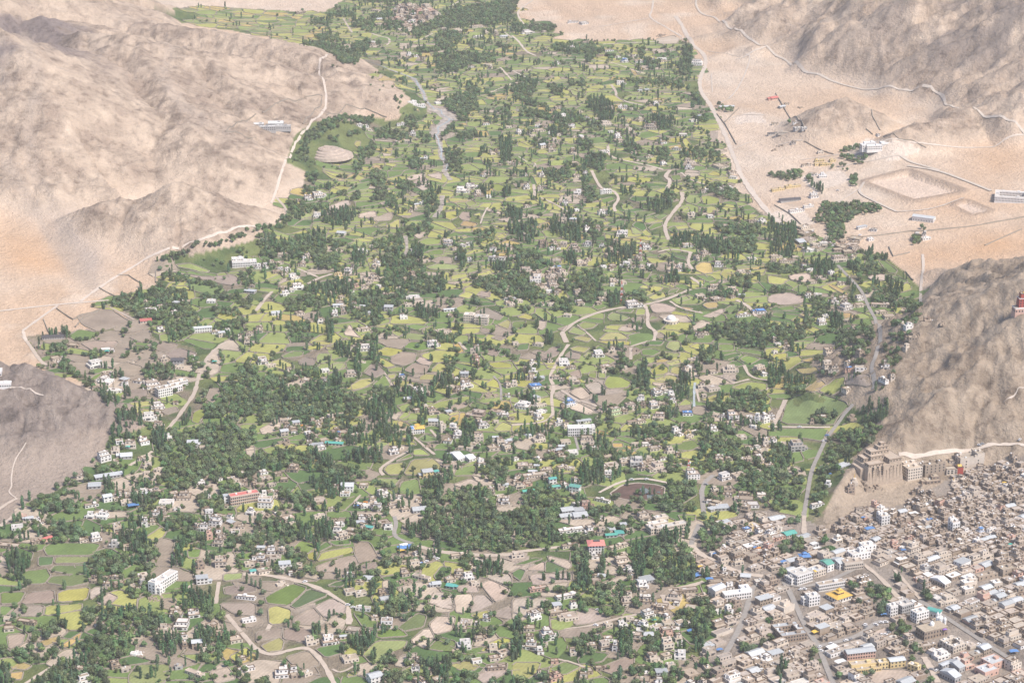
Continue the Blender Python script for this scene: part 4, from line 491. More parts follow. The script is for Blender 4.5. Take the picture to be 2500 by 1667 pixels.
def segdist(x, y, poly, closed=True):
    d = np.full(x.shape, 1e9)
    n = len(poly)
    for i in range(n if closed else n - 1):
        x0, y0 = poly[i][:2]; x1, y1 = poly[(i + 1) % n][:2]
        ex, ey = x1 - x0, y1 - y0
        t = np.clip(((x - x0) * ex + (y - y0) * ey) / (ex * ex + ey * ey + 1e-9), 0, 1)
        d = np.minimum(d, np.hypot(x - x0 - t * ex, y - y0 - t * ey))
    return d
# levelled grounds cut into the right-hand fan, with their banks
STAD = atT((3, 1), [(940, 115), (1290, 25), (1750, 195), (1350, 270)])
COMP2 = atT((3, 1), [(1730, 320), (1820, 285), (2030, 370), (1880, 400)])
stad_mask = np.zeros(GX.shape, bool)
bank = np.zeros(GX.shape)
for poly, hb, wb in ((STAD, 4.0, 9), (COMP2, 2.0, 5)):
    pl = [(p[0], p[1]) for p in poly]
    ins = inpoly(GX, GY, pl)
    d = segdist(GX, GY, pl)
    zc = poly[:, 2].mean()
    GZ = np.where(ins, GZ * .03 + (zc - 1) * .97, GZ + np.where(d < 60, hb * np.exp(-((d - wb) / wb) ** 2), 0))
    stad_mask |= ins
    bank = np.maximum(bank, np.where(ins, 0, np.exp(-((d - wb) / (wb * .8)) ** 2)))
# cuttings and ditches of the washes on the left
# ------------------------------------------------------------------ ground colours (what the soil itself is)
VALLEY = [(235, 22), (300, 46), (480, 60), (690, 97), (790, 150), (900, 222), (985, 285), (960, 297), (880, 283), (760, 300), (715, 335), (700, 395), (745, 420), (740, 452), (697, 497), (702, 523), (678, 548), (625, 560), (530, 592), (385, 632), (382, 690), (365, 705), (287, 725), (262, 735), (325, 790), (62, 822),
          (100, 880), (230, 950), (290, 1010), (255, 1090), (240, 1150), (110, 1210), (0, 1305), (-300, 1420), (-300, 1900), (2800, 1900), (2800, 1200), (2020, 1292), (2010, 1250), (2040, 1190), (2130, 1060), (2155, 960), (2185, 850), (2255, 775), (2245, 700), (2190, 650), (2150, 620), (2050, 602), (1950, 565), (1850, 512),
          (1800, 480), (1775, 400), (1740, 290), (1700, 190), (1690, 110), (1660, 98), (1470, 103), (1345, 100), (1358, 65), (1270, 45), (1255, 0), (1240, -40), (960, -40), (840, 0), (790, 30), (740, 30), (640, 24), (540, 18)]
TOWN = [(1690, 1290), (1750, 1255), (1900, 1240), (2020, 1292), (2080, 1250), (2200, 1235), (2350, 1150), (2500, 1108), (2800, 1060), (2800, 1900), (1690, 1900), (1720, 1560), (1760, 1450), (1690, 1360)]
DRY = [(62, 822), (150, 790), (270, 740), (330, 775), (385, 830), (480, 850), (470, 900), (400, 990), (300, 975), (235, 945), (110, 880)]
BARE = [[(540, 1500), (700, 1400), (760, 1460), (800, 1520), (700, 1567), (560, 1560)], [(560, 1380), (640, 1360), (640, 1440), (570, 1460)], [(1040, 1380), (1280, 1340), (1330, 1420), (1250, 1500), (1100, 1510), (1000, 1440)], [(950, 1380), (1060, 1370), (1080, 1440), (980, 1440)],
        [(1350, 960), (1450, 920), (1540, 960), (1480, 1010), (1380, 1010)], [(1690, 920), (1800, 910), (1790, 950), (1700, 960)], [(1700, 290), (1760, 300), (1770, 400), (1720, 380)], [(1670, 360), (1730, 350), (1800, 470), (1850, 510), (1780, 500)], [(1850, 500), (2000, 560), (2090, 600), (2080, 640), (1960, 620), (1880, 580)],
        [(780, 1300), (960, 1290), (1000, 1360), (930, 1370)], [(985, 16), (1065, 22), (1070, 50), (1010, 88), (935, 58)], [(840, 30), (950, 20), (1010, 80), (900, 80), (800, 60)], [(1280, 1410), (1400, 1390), (1400, 1430), (1300, 1440)], [(1040, 250), (1120, 260), (1110, 330), (1060, 360)]]
GU, GV = proj(GX, GY, GZ)
ju = GU + 9 * (fbm(GX, GY, 22, 3) - .5); jv = GV + 6 * (fbm(GX + 500, GY, 22, 3) - .5)
def C(*c): return np.array(c, float)
def mixc(a, b, t): return a * (1 - t[..., None]) + b * t[..., None]
n1 = fbm(GX, GY, 420, 4); n2 = fbm(GX + 900, GY - 300, 60, 4); n3 = fbm(GX, GY + 700, 12, 3)
streak = fbm(GX * .9 + GY * .25, GY * .22, 16, 3)
col = np.broadcast_to(C(.60, .478, .372), GX.shape + (3,)).copy()
col = mixc(col, C(.565, .415, .295), sstep(.4, .62, n1))
col = mixc(col, C(.65, .55, .45), sstep(.5, .75, n2) * .55)
col = col * (1 + .28 * (streak - .5))[..., None]
def blob(u, v, ru, rv): return np.exp(-((GU - u) / ru) ** 2 - ((GV - v) / rv) ** 2)
orange = blob(150, 425, 70, 26) * .8 + blob(60, 590, 150, 70) * .5 + blob(2420, 600, 160, 45) * .7 + blob(2250, 640, 130, 40) * .5 + blob(2440, 390, 120, 60) * .55 + blob(130, 640, 130, 40) * .5 + blob(2330, 500, 130, 50) * .5
col = mixc(col, C(.56, .35, .20), np.clip(orange * (.5 + n2), 0, .85))
greyw = blob(90, 480, 55, 60) + blob(170, 560, 45, 70) + blob(60, 330, 30, 90) + blob(220, 640, 40, 50)
col = mixc(col, C(.40, .345, .305), np.clip(greyw * .8, 0, .8))
# rock of the hills: patchy brown-grey with paler scree
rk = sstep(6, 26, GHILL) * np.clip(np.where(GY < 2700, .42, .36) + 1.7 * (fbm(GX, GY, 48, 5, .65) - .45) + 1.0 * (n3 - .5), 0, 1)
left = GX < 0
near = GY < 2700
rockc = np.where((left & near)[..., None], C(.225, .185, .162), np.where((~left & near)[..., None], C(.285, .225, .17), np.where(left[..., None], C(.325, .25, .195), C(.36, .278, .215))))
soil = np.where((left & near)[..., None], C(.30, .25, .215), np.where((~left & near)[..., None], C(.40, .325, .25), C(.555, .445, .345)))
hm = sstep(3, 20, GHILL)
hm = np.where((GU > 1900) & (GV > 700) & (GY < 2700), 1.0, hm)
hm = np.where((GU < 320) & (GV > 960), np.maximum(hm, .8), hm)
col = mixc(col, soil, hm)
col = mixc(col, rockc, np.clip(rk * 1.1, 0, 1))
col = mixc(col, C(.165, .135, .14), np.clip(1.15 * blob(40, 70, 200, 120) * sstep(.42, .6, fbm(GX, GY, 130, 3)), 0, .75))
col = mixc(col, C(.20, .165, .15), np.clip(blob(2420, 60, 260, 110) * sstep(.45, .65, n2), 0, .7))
mott = sstep(.53, .66, fbm(GX, GY, 13, 3, .6)) * hm * sstep(.4, .6, fbm(GX + 70, GY, 110, 3))
col = mixc(col, rockc * .72, mott * .7)
col = mixc(col, C(.36, .27, .205), np.clip(1.2 * bank * (.55 + .6 * n3), 0, .85))
col = np.where(stad_mask[..., None], C(.66, .525, .42), col)
wash = np.full(GX.shape, 1e9)
for ws in ([(62, 90), (98, 200), (66, 300), (82, 420), (150, 520), (165, 600), (228, 690)], [(420, 120), (395, 190), (455, 265), (560, 330)], [(20, 400), (60, 470), (110, 560), (180, 660)], [(155, 540), (150, 605), (195, 670), (228, 700)]):
    dw = segdist(GU, GV * 1.3, [(a, b * 1.3) for a, b in ws], False)
    wash = np.minimum(wash, dw)
col = mixc(col, C(.43, .35, .285), np.clip(np.exp(-(wash / 14) ** 2) * (.3 + .9 * n2), 0, .6))
for pp in ([(1795, 288), (1830, 274), (1860, 278), (1872, 300), (1800, 303)], [(2065, 365), (2110, 340), (2220, 345), (2250, 370), (2180, 392), (2090, 392)], [(1950, 430), (2050, 415), (2080, 440), (1990, 470)], [(1880, 520), (1950, 505), (1990, 545), (1930, 560)]):
    col = np.where(inpoly(ju, jv, pp)[..., None], C(.66, .56, .47) * (.93 + .14 * n3[..., None]), col)
# valley floor
val = inpoly(ju, jv, VALLEY) & ((GHILL < 13) | ((GHILL < 45) & (GU > 690) & (GU < 1000) & (GV > 296)))
n4 = fbm(GX - 400, GY, 34, 4)
vg = np.broadcast_to(C(.155, .185, .07), GX.shape + (3,)).copy()
vg = mixc(vg, C(.085, .125, .048), sstep(.45, .6, n4))
vg = mixc(vg, C(.235, .195, .145), sstep(.56, .70, n2))
vg = vg * (1 + .5 * (n3 - .5))[..., None]
col = np.where(val[..., None], vg, col)
dry = inpoly(ju, jv, DRY)
col = np.where((dry & val)[..., None], mixc(np.broadcast_to(C(.34, .275, .22), col.shape), C(.20, .185, .11), sstep(.5, .68, n4)), col)
for b in BARE:
    m = inpoly(ju, jv, b) & val
    col = np.where(m[..., None], mixc(np.broadcast_to(C(.40, .335, .275), col.shape), C(.25, .21, .16), sstep(.5, .7, n2)), col)
twn = inpoly(ju, jv, TOWN) & (GHILL < 30)
tc = mixc(np.broadcast_to(C(.32, .275, .235), col.shape), C(.23, .195, .165), sstep(.45, .65, n4))
col = np.where(twn[..., None], tc, col)
col = np.clip(col, .02, .8)

def link(o, parent=None):
    COL.objects.link(o)
    if parent is not None: o.parent = parent
    return o
def mesh_obj(name, verts, faces, mat, parent=None, kind=None, smooth=False, matidx=None):
    me = bpy.data.meshes.new(name)
    me.from_pydata(verts, [], faces)
    for m in (mat if isinstance(mat, (list, tuple)) else [mat]): me.materials.append(m)
    if matidx is not None: me.polygons.foreach_set('material_index', matidx)
    if smooth: me.polygons.foreach_set('use_smooth', [True] * len(me.polygons))
    o = link(bpy.data.objects.new(name, me), parent)
    if kind: o['kind'] = kind
    return o
def grid_mesh(name, X, Y, Z, mat, colr=None):
    ny, nx = X.shape
    me = bpy.data.meshes.new(name)
    nv = nx * ny
    me.vertices.add(nv)
    me.vertices.foreach_set('co', np.stack([X, Y, Z], -1).astype(np.float32).ravel())
    idx = np.arange(nv).reshape(ny, nx)
    q = np.stack([idx[:-1, :-1], idx[:-1, 1:], idx[1:, 1:], idx[1:, :-1]], -1).reshape(-1, 4)
    me.loops.add(q.size); me.polygons.add(len(q))
    me.loops.foreach_set('vertex_index', q.ravel().astype(np.int32))
    me.polygons.foreach_set('loop_start', np.arange(0, q.size, 4, dtype=np.int32))
    me.polygons.foreach_set('use_smooth', np.ones(len(q), bool))
    me.update(calc_edges=True)
    if colr is not None:
        at_ = me.attributes.new('soil', 'FLOAT_COLOR', 'POINT')
        at_.data.foreach_set('color', np.concatenate([colr, SHM[..., None]], -1).astype(np.float32).ravel())
    me.materials.append(mat)
    o = link(bpy.data.objects.new(name, me))
    o['kind'] = 'structure'
    return o

# ------------------------------------------------------------------ materials
def new_mat(name):
    m = bpy.data.materials.new(name); m.use_nodes = True
    nt = m.node_tree
    b = nt.nodes['Principled BSDF']
    b.inputs['Specular IOR Level'].default_value = .15
    return m, nt, b
def noise(nt, scale, detail=3, vec=None, rough=.6):
    n = nt.nodes.new('ShaderNodeTexNoise')
    n.inputs['Scale'].default_value = scale; n.inputs['Detail'].default_value = detail; n.inputs['Roughness'].default_value = rough
    if vec is not None: nt.links.new(vec, n.inputs['Vector'])
    return n
def vary(nt, color_out, fac_out, lo, hi):
    """multiply a colour by a value that runs from lo to hi"""
    mr = nt.nodes.new('ShaderNodeMapRange')
    mr.inputs['From Min'].default_value = .25; mr.inputs['From Max'].default_value = .75
    mr.inputs['To Min'].default_value = lo; mr.inputs['To Max'].default_value = hi
    nt.links.new(fac_out, mr.inputs['Value'])
    mx = nt.nodes.new('ShaderNodeMix'); mx.data_type = 'RGBA'; mx.blend_type = 'MULTIPLY'
    mx.inputs['Factor'].default_value = 1
    nt.links.new(color_out, mx.inputs['A'])
    nt.links.new(mr.outputs[0], mx.inputs['B'])
    return mx.outputs['Result']
def hsv_random(nt, color_out, dh=.0, ds=.0, dv=.1):
    oi = nt.nodes.new('ShaderNodeObjectInfo')
    hs = nt.nodes.new('ShaderNodeHueSaturation')
    def ramp(mult, base, d):
        mr = nt.nodes.new('ShaderNodeMapRange')
        mr.inputs['To Min'].default_value = base - d; mr.inputs['To Max'].default_value = base + d
        if mult != 1:
            ma = nt.nodes.new('ShaderNodeMath'); ma.operation = 'MULTIPLY'; ma.inputs[1].default_value = mult
            fr = nt.nodes.new('ShaderNodeMath'); fr.operation = 'FRACT'
            nt.links.new(oi.outputs['Random'], ma.inputs[0]); nt.links.new(ma.outputs[0], fr.inputs[0])
            nt.links.new(fr.outputs[0], mr.inputs['Value'])
        else: nt.links.new(oi.outputs['Random'], mr.inputs['Value'])
        return mr.outputs[0]
    nt.links.new(ramp(1, .5, dh), hs.inputs['Hue'])
    nt.links.new(ramp(7.31, 1, ds), hs.inputs['Saturation'])
    nt.links.new(ramp(3.77, 1, dv), hs.inputs['Value'])
    nt.links.new(color_out, hs.inputs['Color'])
    return hs.outputs[0]
MATS = {}
def mat(name, rgb, lo=.85, hi=1.15, scale=.4, rough=.9, rnd=(0, 0, .08), bump=0, metal=0):
    if name in MATS: return MATS[name]
    m, nt, b = new_mat(name)
    c = nt.nodes.new('ShaderNodeRGB'); c.outputs[0].default_value = (*rgb, 1)
    tc = nt.nodes.new('ShaderNodeTexCoord')
    n = noise(nt, scale, 4, tc.outputs['Object'])
    o = vary(nt, c.outputs[0], n.outputs['Fac'], lo, hi)
    if any(rnd): o = hsv_random(nt, o, *rnd)
    nt.links.new(o, b.inputs['Base Color'])
    b.inputs['Roughness'].default_value = rough; b.inputs['Metallic'].default_value = metal
    if bump:
        bp = nt.nodes.new('ShaderNodeBump'); bp.inputs['Strength'].default_value = .6; bp.inputs['Distance'].default_value = bump
        nt.links.new(n.outputs['Fac'], bp.inputs['Height']); nt.links.new(bp.outputs[0], b.inputs['Normal'])
    MATS[name] = m
    return m
def ground_mat():
    m, nt, b = new_mat('ground_soil')
    at_ = nt.nodes.new('ShaderNodeAttribute'); at_.attribute_name = 'soil'
    tc = nt.nodes.new('ShaderNodeTexCoord')
    n1 = noise(nt, .035, 5, tc.outputs['Object'], .65); n2 = noise(nt, .22, 4, tc.outputs['Object'], .7)
    o = vary(nt, at_.outputs['Color'], n1.outputs['Fac'], .90, 1.10)
    o = vary(nt, o, n2.outputs['Fac'], .88, 1.12)
    # scattered stones and scrub, darker than the soil
    vo = nt.nodes.new('ShaderNodeTexVoronoi'); vo.inputs['Scale'].default_value = .11
    nt.links.new(tc.outputs['Object'], vo.inputs['Vector'])
    mr = nt.nodes.new('ShaderNodeMapRange'); mr.inputs['From Min'].default_value = .08; mr.inputs['From Max'].default_value = .22
    mr.inputs['To Min'].default_value = .35; mr.inputs['To Max'].default_value = .65
    nt.links.new(vo.outputs['Distance'], mr.inputs['Value'])
    o = vary(nt, o, mr.outputs[0], .93, 1.01)
    # crags and loose rock: dark broken patches and pale scree, only where the hill mask (alpha) says rock
    n3 = noise(nt, .075, 7, tc.outputs['Object'], .72)
    cr = nt.nodes.new('ShaderNodeValToRGB'); e = cr.color_ramp.elements
    e[0].position = .37; e[0].color = (.52, .49, .47, 1); e[1].position = .50; e[1].color = (1, 1, 1, 1)
    q = e.new(.64); q.color = (1.14, 1.12, 1.10, 1)
    nt.links.new(n3.outputs['Fac'], cr.inputs['Fac'])
    mx = nt.nodes.new('ShaderNodeMix'); mx.data_type = 'RGBA'; mx.blend_type = 'MULTIPLY'
    nt.links.new(at_.outputs['Alpha'], mx.inputs['Factor']); nt.links.new(o, mx.inputs['A']); nt.links.new(cr.outputs[0], mx.inputs['B'])
    o = mx.outputs['Result']
    nt.links.new(o, b.inputs['Base Color'])
    b.inputs['Roughness'].default_value = 1
    bp = nt.nodes.new('ShaderNodeBump'); bp.inputs['Strength'].default_value = .8; bp.inputs['Distance'].default_value = 5.0
    ad = nt.nodes.new('ShaderNodeMath'); ad.operation = 'ADD'
    nt.links.new(n3.outputs['Fac'], ad.inputs[0]); nt.links.new(n2.outputs['Fac'], ad.inputs[1])
    nt.links.new(ad.outputs[0], bp.inputs['Height']); nt.links.new(bp.outputs[0], b.inputs['Normal'])
    return m
def field_mat(name, rgb, bare=False):
    m, nt, b = new_mat(name)
    c = nt.nodes.new('ShaderNodeRGB'); c.outputs[0].default_value = (*rgb, 1)
    tc = nt.nodes.new('ShaderNodeTexCoord')
    n1 = noise(nt, .045, 4, tc.outputs['Object']); n2 = noise(nt, .45, 3, tc.outputs['Object'], .7)
    o = vary(nt, c.outputs[0], n1.outputs['Fac'], .78, 1.2)
    o = vary(nt, o, n2.outputs['Fac'], .84, 1.16)
    mp = nt.nodes.new('ShaderNodeMapping'); mp.inputs['Rotation'].default_value[2] = .5
    nt.links.new(tc.outputs['Object'], mp.inputs['Vector'])
    wv = nt.nodes.new('ShaderNodeTexWave'); wv.inputs['Scale'].default_value = .09; wv.inputs['Distortion'].default_value = 3; wv.inputs['Detail'].default_value = 2
    nt.links.new(mp.outputs[0], wv.inputs['Vector'])
    o = vary(nt, o, wv.outputs['Fac'], .95, 1.05)
    o = hsv_random(nt, o, .012, .12, .16)
    nt.links.new(o, b.inputs['Base Color'])
    b.inputs['Roughness'].default_value = .95
    bp = nt.nodes.new('ShaderNodeBump'); bp.inputs['Strength'].default_value = .4; bp.inputs['Distance'].default_value = .5
    nt.links.new(n2.outputs['Fac'], bp.inputs['Height']); nt.links.new(bp.outputs[0], b.inputs['Normal'])
    return m
FIELDM = {'y': field_mat('ripe_barley', (.345, .335, .115)), 'l': field_mat('light_crop', (.25, .285, .10)), 'g': field_mat('green_crop', (.15, .205, .07)), 'd': field_mat('dark_crop', (.095, .15, .055)),
          'b': field_mat('fallow_soil', (.29, .235, .19)), 't': field_mat('dry_soil', (.43, .355, .29)), 'o': field_mat('ripe_wheat', (.40, .30, .125))}
WALLC = {'e': mat('earth_plaster', (.44, .38, .325), .82, 1.12, .3), 'w': mat('white_plaster', (.70, .68, .655), .9, 1.08, .25), 'c': mat('cream_plaster', (.58, .51, .43), .86, 1.1, .25), 't': mat('mud_plaster', (.345, .28, .22), .8, 1.15, .3), 'b': mat('brown_plaster', (.30, .235, .185), .8, 1.15, .3),
         'p': mat('pink_plaster', (.56, .37, .30), .86, 1.1, .25), 'g': mat('grey_plaster', (.40, .39, .38), .85, 1.1, .3), 'y': mat('yellow_plaster', (.62, .49, .26), .88, 1.1, .3), 'l': mat('lime_plaster', (.50, .60, .38), .88, 1.1, .3)}
ROOFC = {'mudt': mat('town_mud_roof', (.41, .355, .30), .75, 1.2, .35, rnd=(.01, .15, .25)), 'mud': mat('mud_roof', (.40, .335, .27), .78, 1.18, .35, rnd=(.01, .15, .2)), 'pale': mat('pale_roof', (.57, .54, .50), .82, 1.14, .3, rnd=(.01, .15, .18)), 'g': mat('metal_sheet_roof', (.44, .46, .47), .85, 1.12, .6, .5, (.01, .1, .2)), 'b': mat('blue_tarpaulin', (.12, .25, .50), .8, 1.15, .5, .6),
         'n': mat('green_sheet_roof', (.12, .36, .30), .85, 1.12, .5, .5, (.02, .1, .15)), 'r': mat('red_sheet_roof', (.52, .17, .15), .85, 1.12, .5, .55), 'd': mat('dark_roof', (.10, .095, .10), .8, 1.2, .4, .5), 'w': mat('white_roof', (.72, .72, .71), .9, 1.06, .3)}
BAND = mat('brushwood_eave', (.15, .105, .075), .75, 1.2, 1.2)
GLASS = mat('window_dark', (.055, .055, .06), .6, 1.4, .6, .25)
STONE = mat('dry_stone', (.29, .25, .205), .65, 1.35, .9, bump=.3)
TRUNK = mat('bark', (.14, .11, .085), .7, 1.3, 2.0)
ROADM = {'d': mat('dirt_track', (.46, .39, .325), .85, 1.12, .25, rnd=(0, 0, .06)), 'a': mat('asphalt', (.285, .265, .245), .85, 1.15, .3, rnd=(0, 0, .05)), 's': mat('gravel_track', (.52, .45, .385), .88, 1.1, .25, rnd=(0, 0, .05)), 'p': mat('dusty_paving', (.50, .435, .37), .85, 1.12, .25, rnd=(0, 0, .05)), 'w': mat('wash_gravel', (.42, .365, .32), .85, 1.12, .2, rnd=(0, 0, .05))}
GRAVEL = mat('river_gravel', (.365, .325, .285), .45, 1.4, .14, rnd=(0, 0, 0), bump=.6)
WATER = mat('water', (.16, .19, .19), .8, 1.2, .2, .12)
FOAM = mat('stream_water', (.36, .40, .41), .7, 1.3, .3, .25)
WEED = mat('pond_weed', (.115, .075, .062), .65, 1.4, .12, rnd=(0, 0, 0))

# one ground sheet: fine near the valley, coarse skirt beyond
ax = np.concatenate([np.linspace(-1.0, A0, 26)[:-1], ga, np.linspace(A1, 1.0, 26)[1:]])
ys = np.concatenate([np.exp(gs), np.linspace(Y1, 9000, 30)[1:]])
SY, SA = np.meshgrid(ys, ax, indexing='ij')
SX = SA * SY
aa = np.clip(SA, A0, A1); yy = np.clip(SY, Y0, Y1)
fa = (aa - A0) / (A1 - A0) * (NA - 1); fs = (np.log(yy) - gs[0]) / (gs[-1] - gs[0]) * (NY - 1)
ia = np.clip(np.rint(fa).astype(int), 0, NA - 1); js = np.clip(np.rint(fs).astype(int), 0, NY - 1)
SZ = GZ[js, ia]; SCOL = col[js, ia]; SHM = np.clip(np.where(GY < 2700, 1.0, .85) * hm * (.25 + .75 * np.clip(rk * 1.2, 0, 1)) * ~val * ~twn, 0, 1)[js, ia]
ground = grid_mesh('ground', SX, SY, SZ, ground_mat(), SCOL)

# ------------------------------------------------------------------ occupancy map of the valley (3 m cells)
OX0, OY0, OC = -1500.0, 1550.0, 3.0
ONX, ONY = 1000, 1100
occ_road = np.zeros((ONY, ONX), bool); occ_field = np.zeros((ONY, ONX), bool); occ_house = np.zeros((ONY, ONX), bool)
ocx, ocy = np.meshgrid(OX0 + (np.arange(ONX) + .5) * OC, OY0 + (np.arange(ONY) + .5) * OC)
def cell(x, y):
    return (np.clip(((np.asarray(y) - OY0) / OC).astype(int), 0, ONY - 1), np.clip(((np.asarray(x) - OX0) / OC).astype(int), 0, ONX - 1))
def mark(occ, poly, grow=0):
    xs = [p[0] for p in poly]; ysl = [p[1] for p in poly]
    j0, i0 = cell(min(xs) - grow - 3, min(ysl) - grow - 3); j1, i1 = cell(max(xs) + grow + 3, max(ysl) + grow + 3)
    sx = ocx[j0:j1 + 1, i0:i1 + 1]; sy = ocy[j0:j1 + 1, i0:i1 + 1]
    m = inpoly(sx, sy, [(p[0], p[1]) for p in poly])
    if grow: m |= segdist(sx, sy, poly) < grow
    occ[j0:j1 + 1, i0:i1 + 1] |= m
def frac(occ, poly):
    xs = [p[0] for p in poly]; ysl = [p[1] for p in poly]
    j0, i0 = cell(min(xs), min(ysl)); j1, i1 = cell(max(xs), max(ysl))
    sx = ocx[j0:j1 + 1, i0:i1 + 1]; sy = ocy[j0:j1 + 1, i0:i1 + 1]
    m = inpoly(sx, sy, [(p[0], p[1]) for p in poly])
    return occ[j0:j1 + 1, i0:i1 + 1][m].mean() if m.any() else 1.0

# ------------------------------------------------------------------ roads, river, walls
def smooth_line(P, it=2):
    P = [np.array(p[:2], float) for p in P]
    for _ in range(it):
        Q = [P[0]]
        for a, b in zip(P[:-1], P[1:]): Q += [a * .75 + b * .25, a * .25 + b * .75]
        P = Q + [P[-1]]
    return resample(P, 7)
def resample(P, step):
    out = [P[0]]
    for a, b in zip(P[:-1], P[1:]):
        n = max(1, int(np.hypot(*(b - a)) / step + .5))
        out += [a + (b - a) * (i / n) for i in range(1, n + 1)]
    return np.array(out)
def strip(name, L, width, m, lift, kind='structure', ragged=0, parent=None):
    t = np.gradient(L, axis=0); t /= np.maximum(np.linalg.norm(t, axis=1, keepdims=True), 1e-6)
    nrm = np.stack([-t[:, 1], t[:, 0]], 1)
    n = len(L); V = []; cols = (-.5, 0, .5)
    w = width * (1 + ragged * (RNG.random(n) - .5) * 2)
    for k in cols:
        p = L + nrm * (w * k)[:, None]
        V.append(np.column_stack([p, H(p[:, 0], p[:, 1]) + lift]))
    V = np.stack(V, 1)
    F = [(3 * i + k, 3 * i + k + 1, 3 * i + 4 + k, 3 * i + 3 + k) for i in range(n - 1) for k in (0, 1)]
    F = [(a, d, c, b) for a, b, c, d in F]
    return mesh_obj(name, V.reshape(-1, 3).tolist(), F, m, parent, kind, True)
ROADN = {'d': 'dirt_road', 'a': 'asphalt_road', 's': 'gravel_road', 'w': 'dry_wash', 'p': 'paved_road'}
for tile, txt in ROADS.items():
    for k, s in enumerate(txt.split(';')):
        w, kd, pts = s.strip().split(' ', 2)
        L = smooth_line(atT(tile, parse_pts(pts)))
        w = float(w)
        strip(ROADN[kd], L, w * (.92 if kd == 'd' and w < 8 else .72), ROADM[kd], (.7 if kd == 'p' else .30) + .006 * (k + 13 * tile[0] + 29 * tile[1] % 40), ragged=.26 if kd in 'dsw' else .06)
        for i in range(len(L)):
            jj, ii = cell(L[i, 0], L[i, 1]); r = 1 if w < 5 or tile in ((3, 3), (2, 3)) else 2
            occ_road[max(0, jj - 1):jj + 2, max(0, ii - r):ii + r + 1] = True
for tile, txt in RIVER.items():
    for k, s in enumerate(q for q in txt.split(';') if q.strip()):
        w, pts = s.strip().split(' ', 1)
        L = smooth_line(atT(tile, parse_pts(pts)))
        strip('stream' if tile == (2, 2) else 'river_bed', L, float(w), FOAM if tile == (2, 2) else GRAVEL, .5 + .02 * k, ragged=.25)
        if tile == (1, 0) and float(w) > 4:
            Lm = L + np.column_stack([np.sin(np.arange(len(L)) * .55), np.zeros(len(L))]) * float(w) * .2
            strip('stream', Lm, 2.2, FOAM, .72 + .02 * k, ragged=.4)
        for p in L:
            jj, ii = cell(p[0], p[1]); r = max(1, int(float(w) / 6))
            occ_road[max(0, jj - r):jj + r + 1, max(0, ii - r):ii + r + 1] = True
def wall_mesh(L, w=.8, h=1.1, closed=False, gap=0.0):
    L = np.asarray(L); n = len(L)
    t = (np.roll(L, -1, 0) - np.roll(L, 1, 0)) if closed else np.gradient(L, axis=0)
    t = t / np.maximum(np.linalg.norm(t, axis=1, keepdims=True), 1e-6)
    nr = np.stack([-t[:, 1], t[:, 0]], 1)
    z = H(L[:, 0], L[:, 1])
    hh = h * (.75 + .5 * RNG.random(n)); ww = w * (.8 + .4 * RNG.random(n))
    V = np.stack([np.column_stack([L - nr * ww[:, None] * .6, z - .4]), np.column_stack([L - nr * ww[:, None] * .45, z + hh]),
                  np.column_stack([L + nr * ww[:, None] * .45, z + hh * .95]), np.column_stack([L + nr * ww[:, None] * .6, z - .4])], 1).reshape(-1, 3)
    F = []
    for i in range(n if closed else n - 1):
        if gap and RNG.random() < gap: continue
        a, b = 4 * i, 4 * ((i + 1) % n)
        F += [(a, b, b + 1, a + 1), (a + 1, b + 1, b + 2, a + 2), (a + 2, b + 2, b + 3, a + 3)]
    return V.tolist(), F

# ------------------------------------------------------------------ fields
def chaikin(P):
    Q = []
    n = len(P)
    for i in range(n):
        a, b = P[i], P[(i + 1) % n]
        Q += [a * .87 + b * .13, a * .13 + b * .87]
    return Q
field_edges = []
def add_field(poly, code, k, up=0.0):
    P = chaikin([np.array(p[:2]) for p in poly])
    L = resample(P + [P[0]], 9)[:-1]
    cx, cy = L.mean(0)
    inn = L + (np.array([cx, cy]) - L) * np.minimum(.08, 1.0 / np.maximum(np.linalg.norm(L - [cx, cy], axis=1, keepdims=True), 1))
    inn = inn + RNG.normal(0, .35, inn.shape)
    z = H(inn[:, 0], inn[:, 1]) + .42 + up + .0007 * (k % 60)
    c3 = [cx, cy, float(H(cx, cy)) + .5 + up]
    mid = (inn + [cx, cy]) / 2
    zm = H(mid[:, 0], mid[:, 1]) + .46 + up + .0007 * (k % 60)
    V = np.concatenate([np.column_stack([inn, z]), np.column_stack([mid, zm]), [c3]])
    n = len(L)
    F = [(i, (i + 1) % n, n + (i + 1) % n, n + i) for i in range(n)] + [(n + i, n + (i + 1) % n, 2 * n) for i in range(n)]
    area = sum(L[i][0] * L[(i + 1) % n][1] - L[(i + 1) % n][0] * L[i][1] for i in range(n))
    if area < 0: F = [tuple(reversed(f)) for f in F]
    return V, F, L
nf = 0
for tile, txt in FIELDS.items():
    for s in txt.replace('\n', ';').split(';'):
        code, pts = s.strip().split(' ', 1)
        pw = atT(tile, parse_pts(pts))
        if len(pw) < 3: continue
        V, F, L = add_field(pw, code, nf)
        nf += 1
        fo = mesh_obj('field', V.tolist(), F, FIELDM[code], None, 'structure', True)
        wv, wf = wall_mesh(L, .9, 1.15, True, .06)
        mesh_obj('stone_wall', wv, wf, STONE, fo)
        mark(occ_field, [tuple(p) for p in L])
        field_edges.append((L, .10))
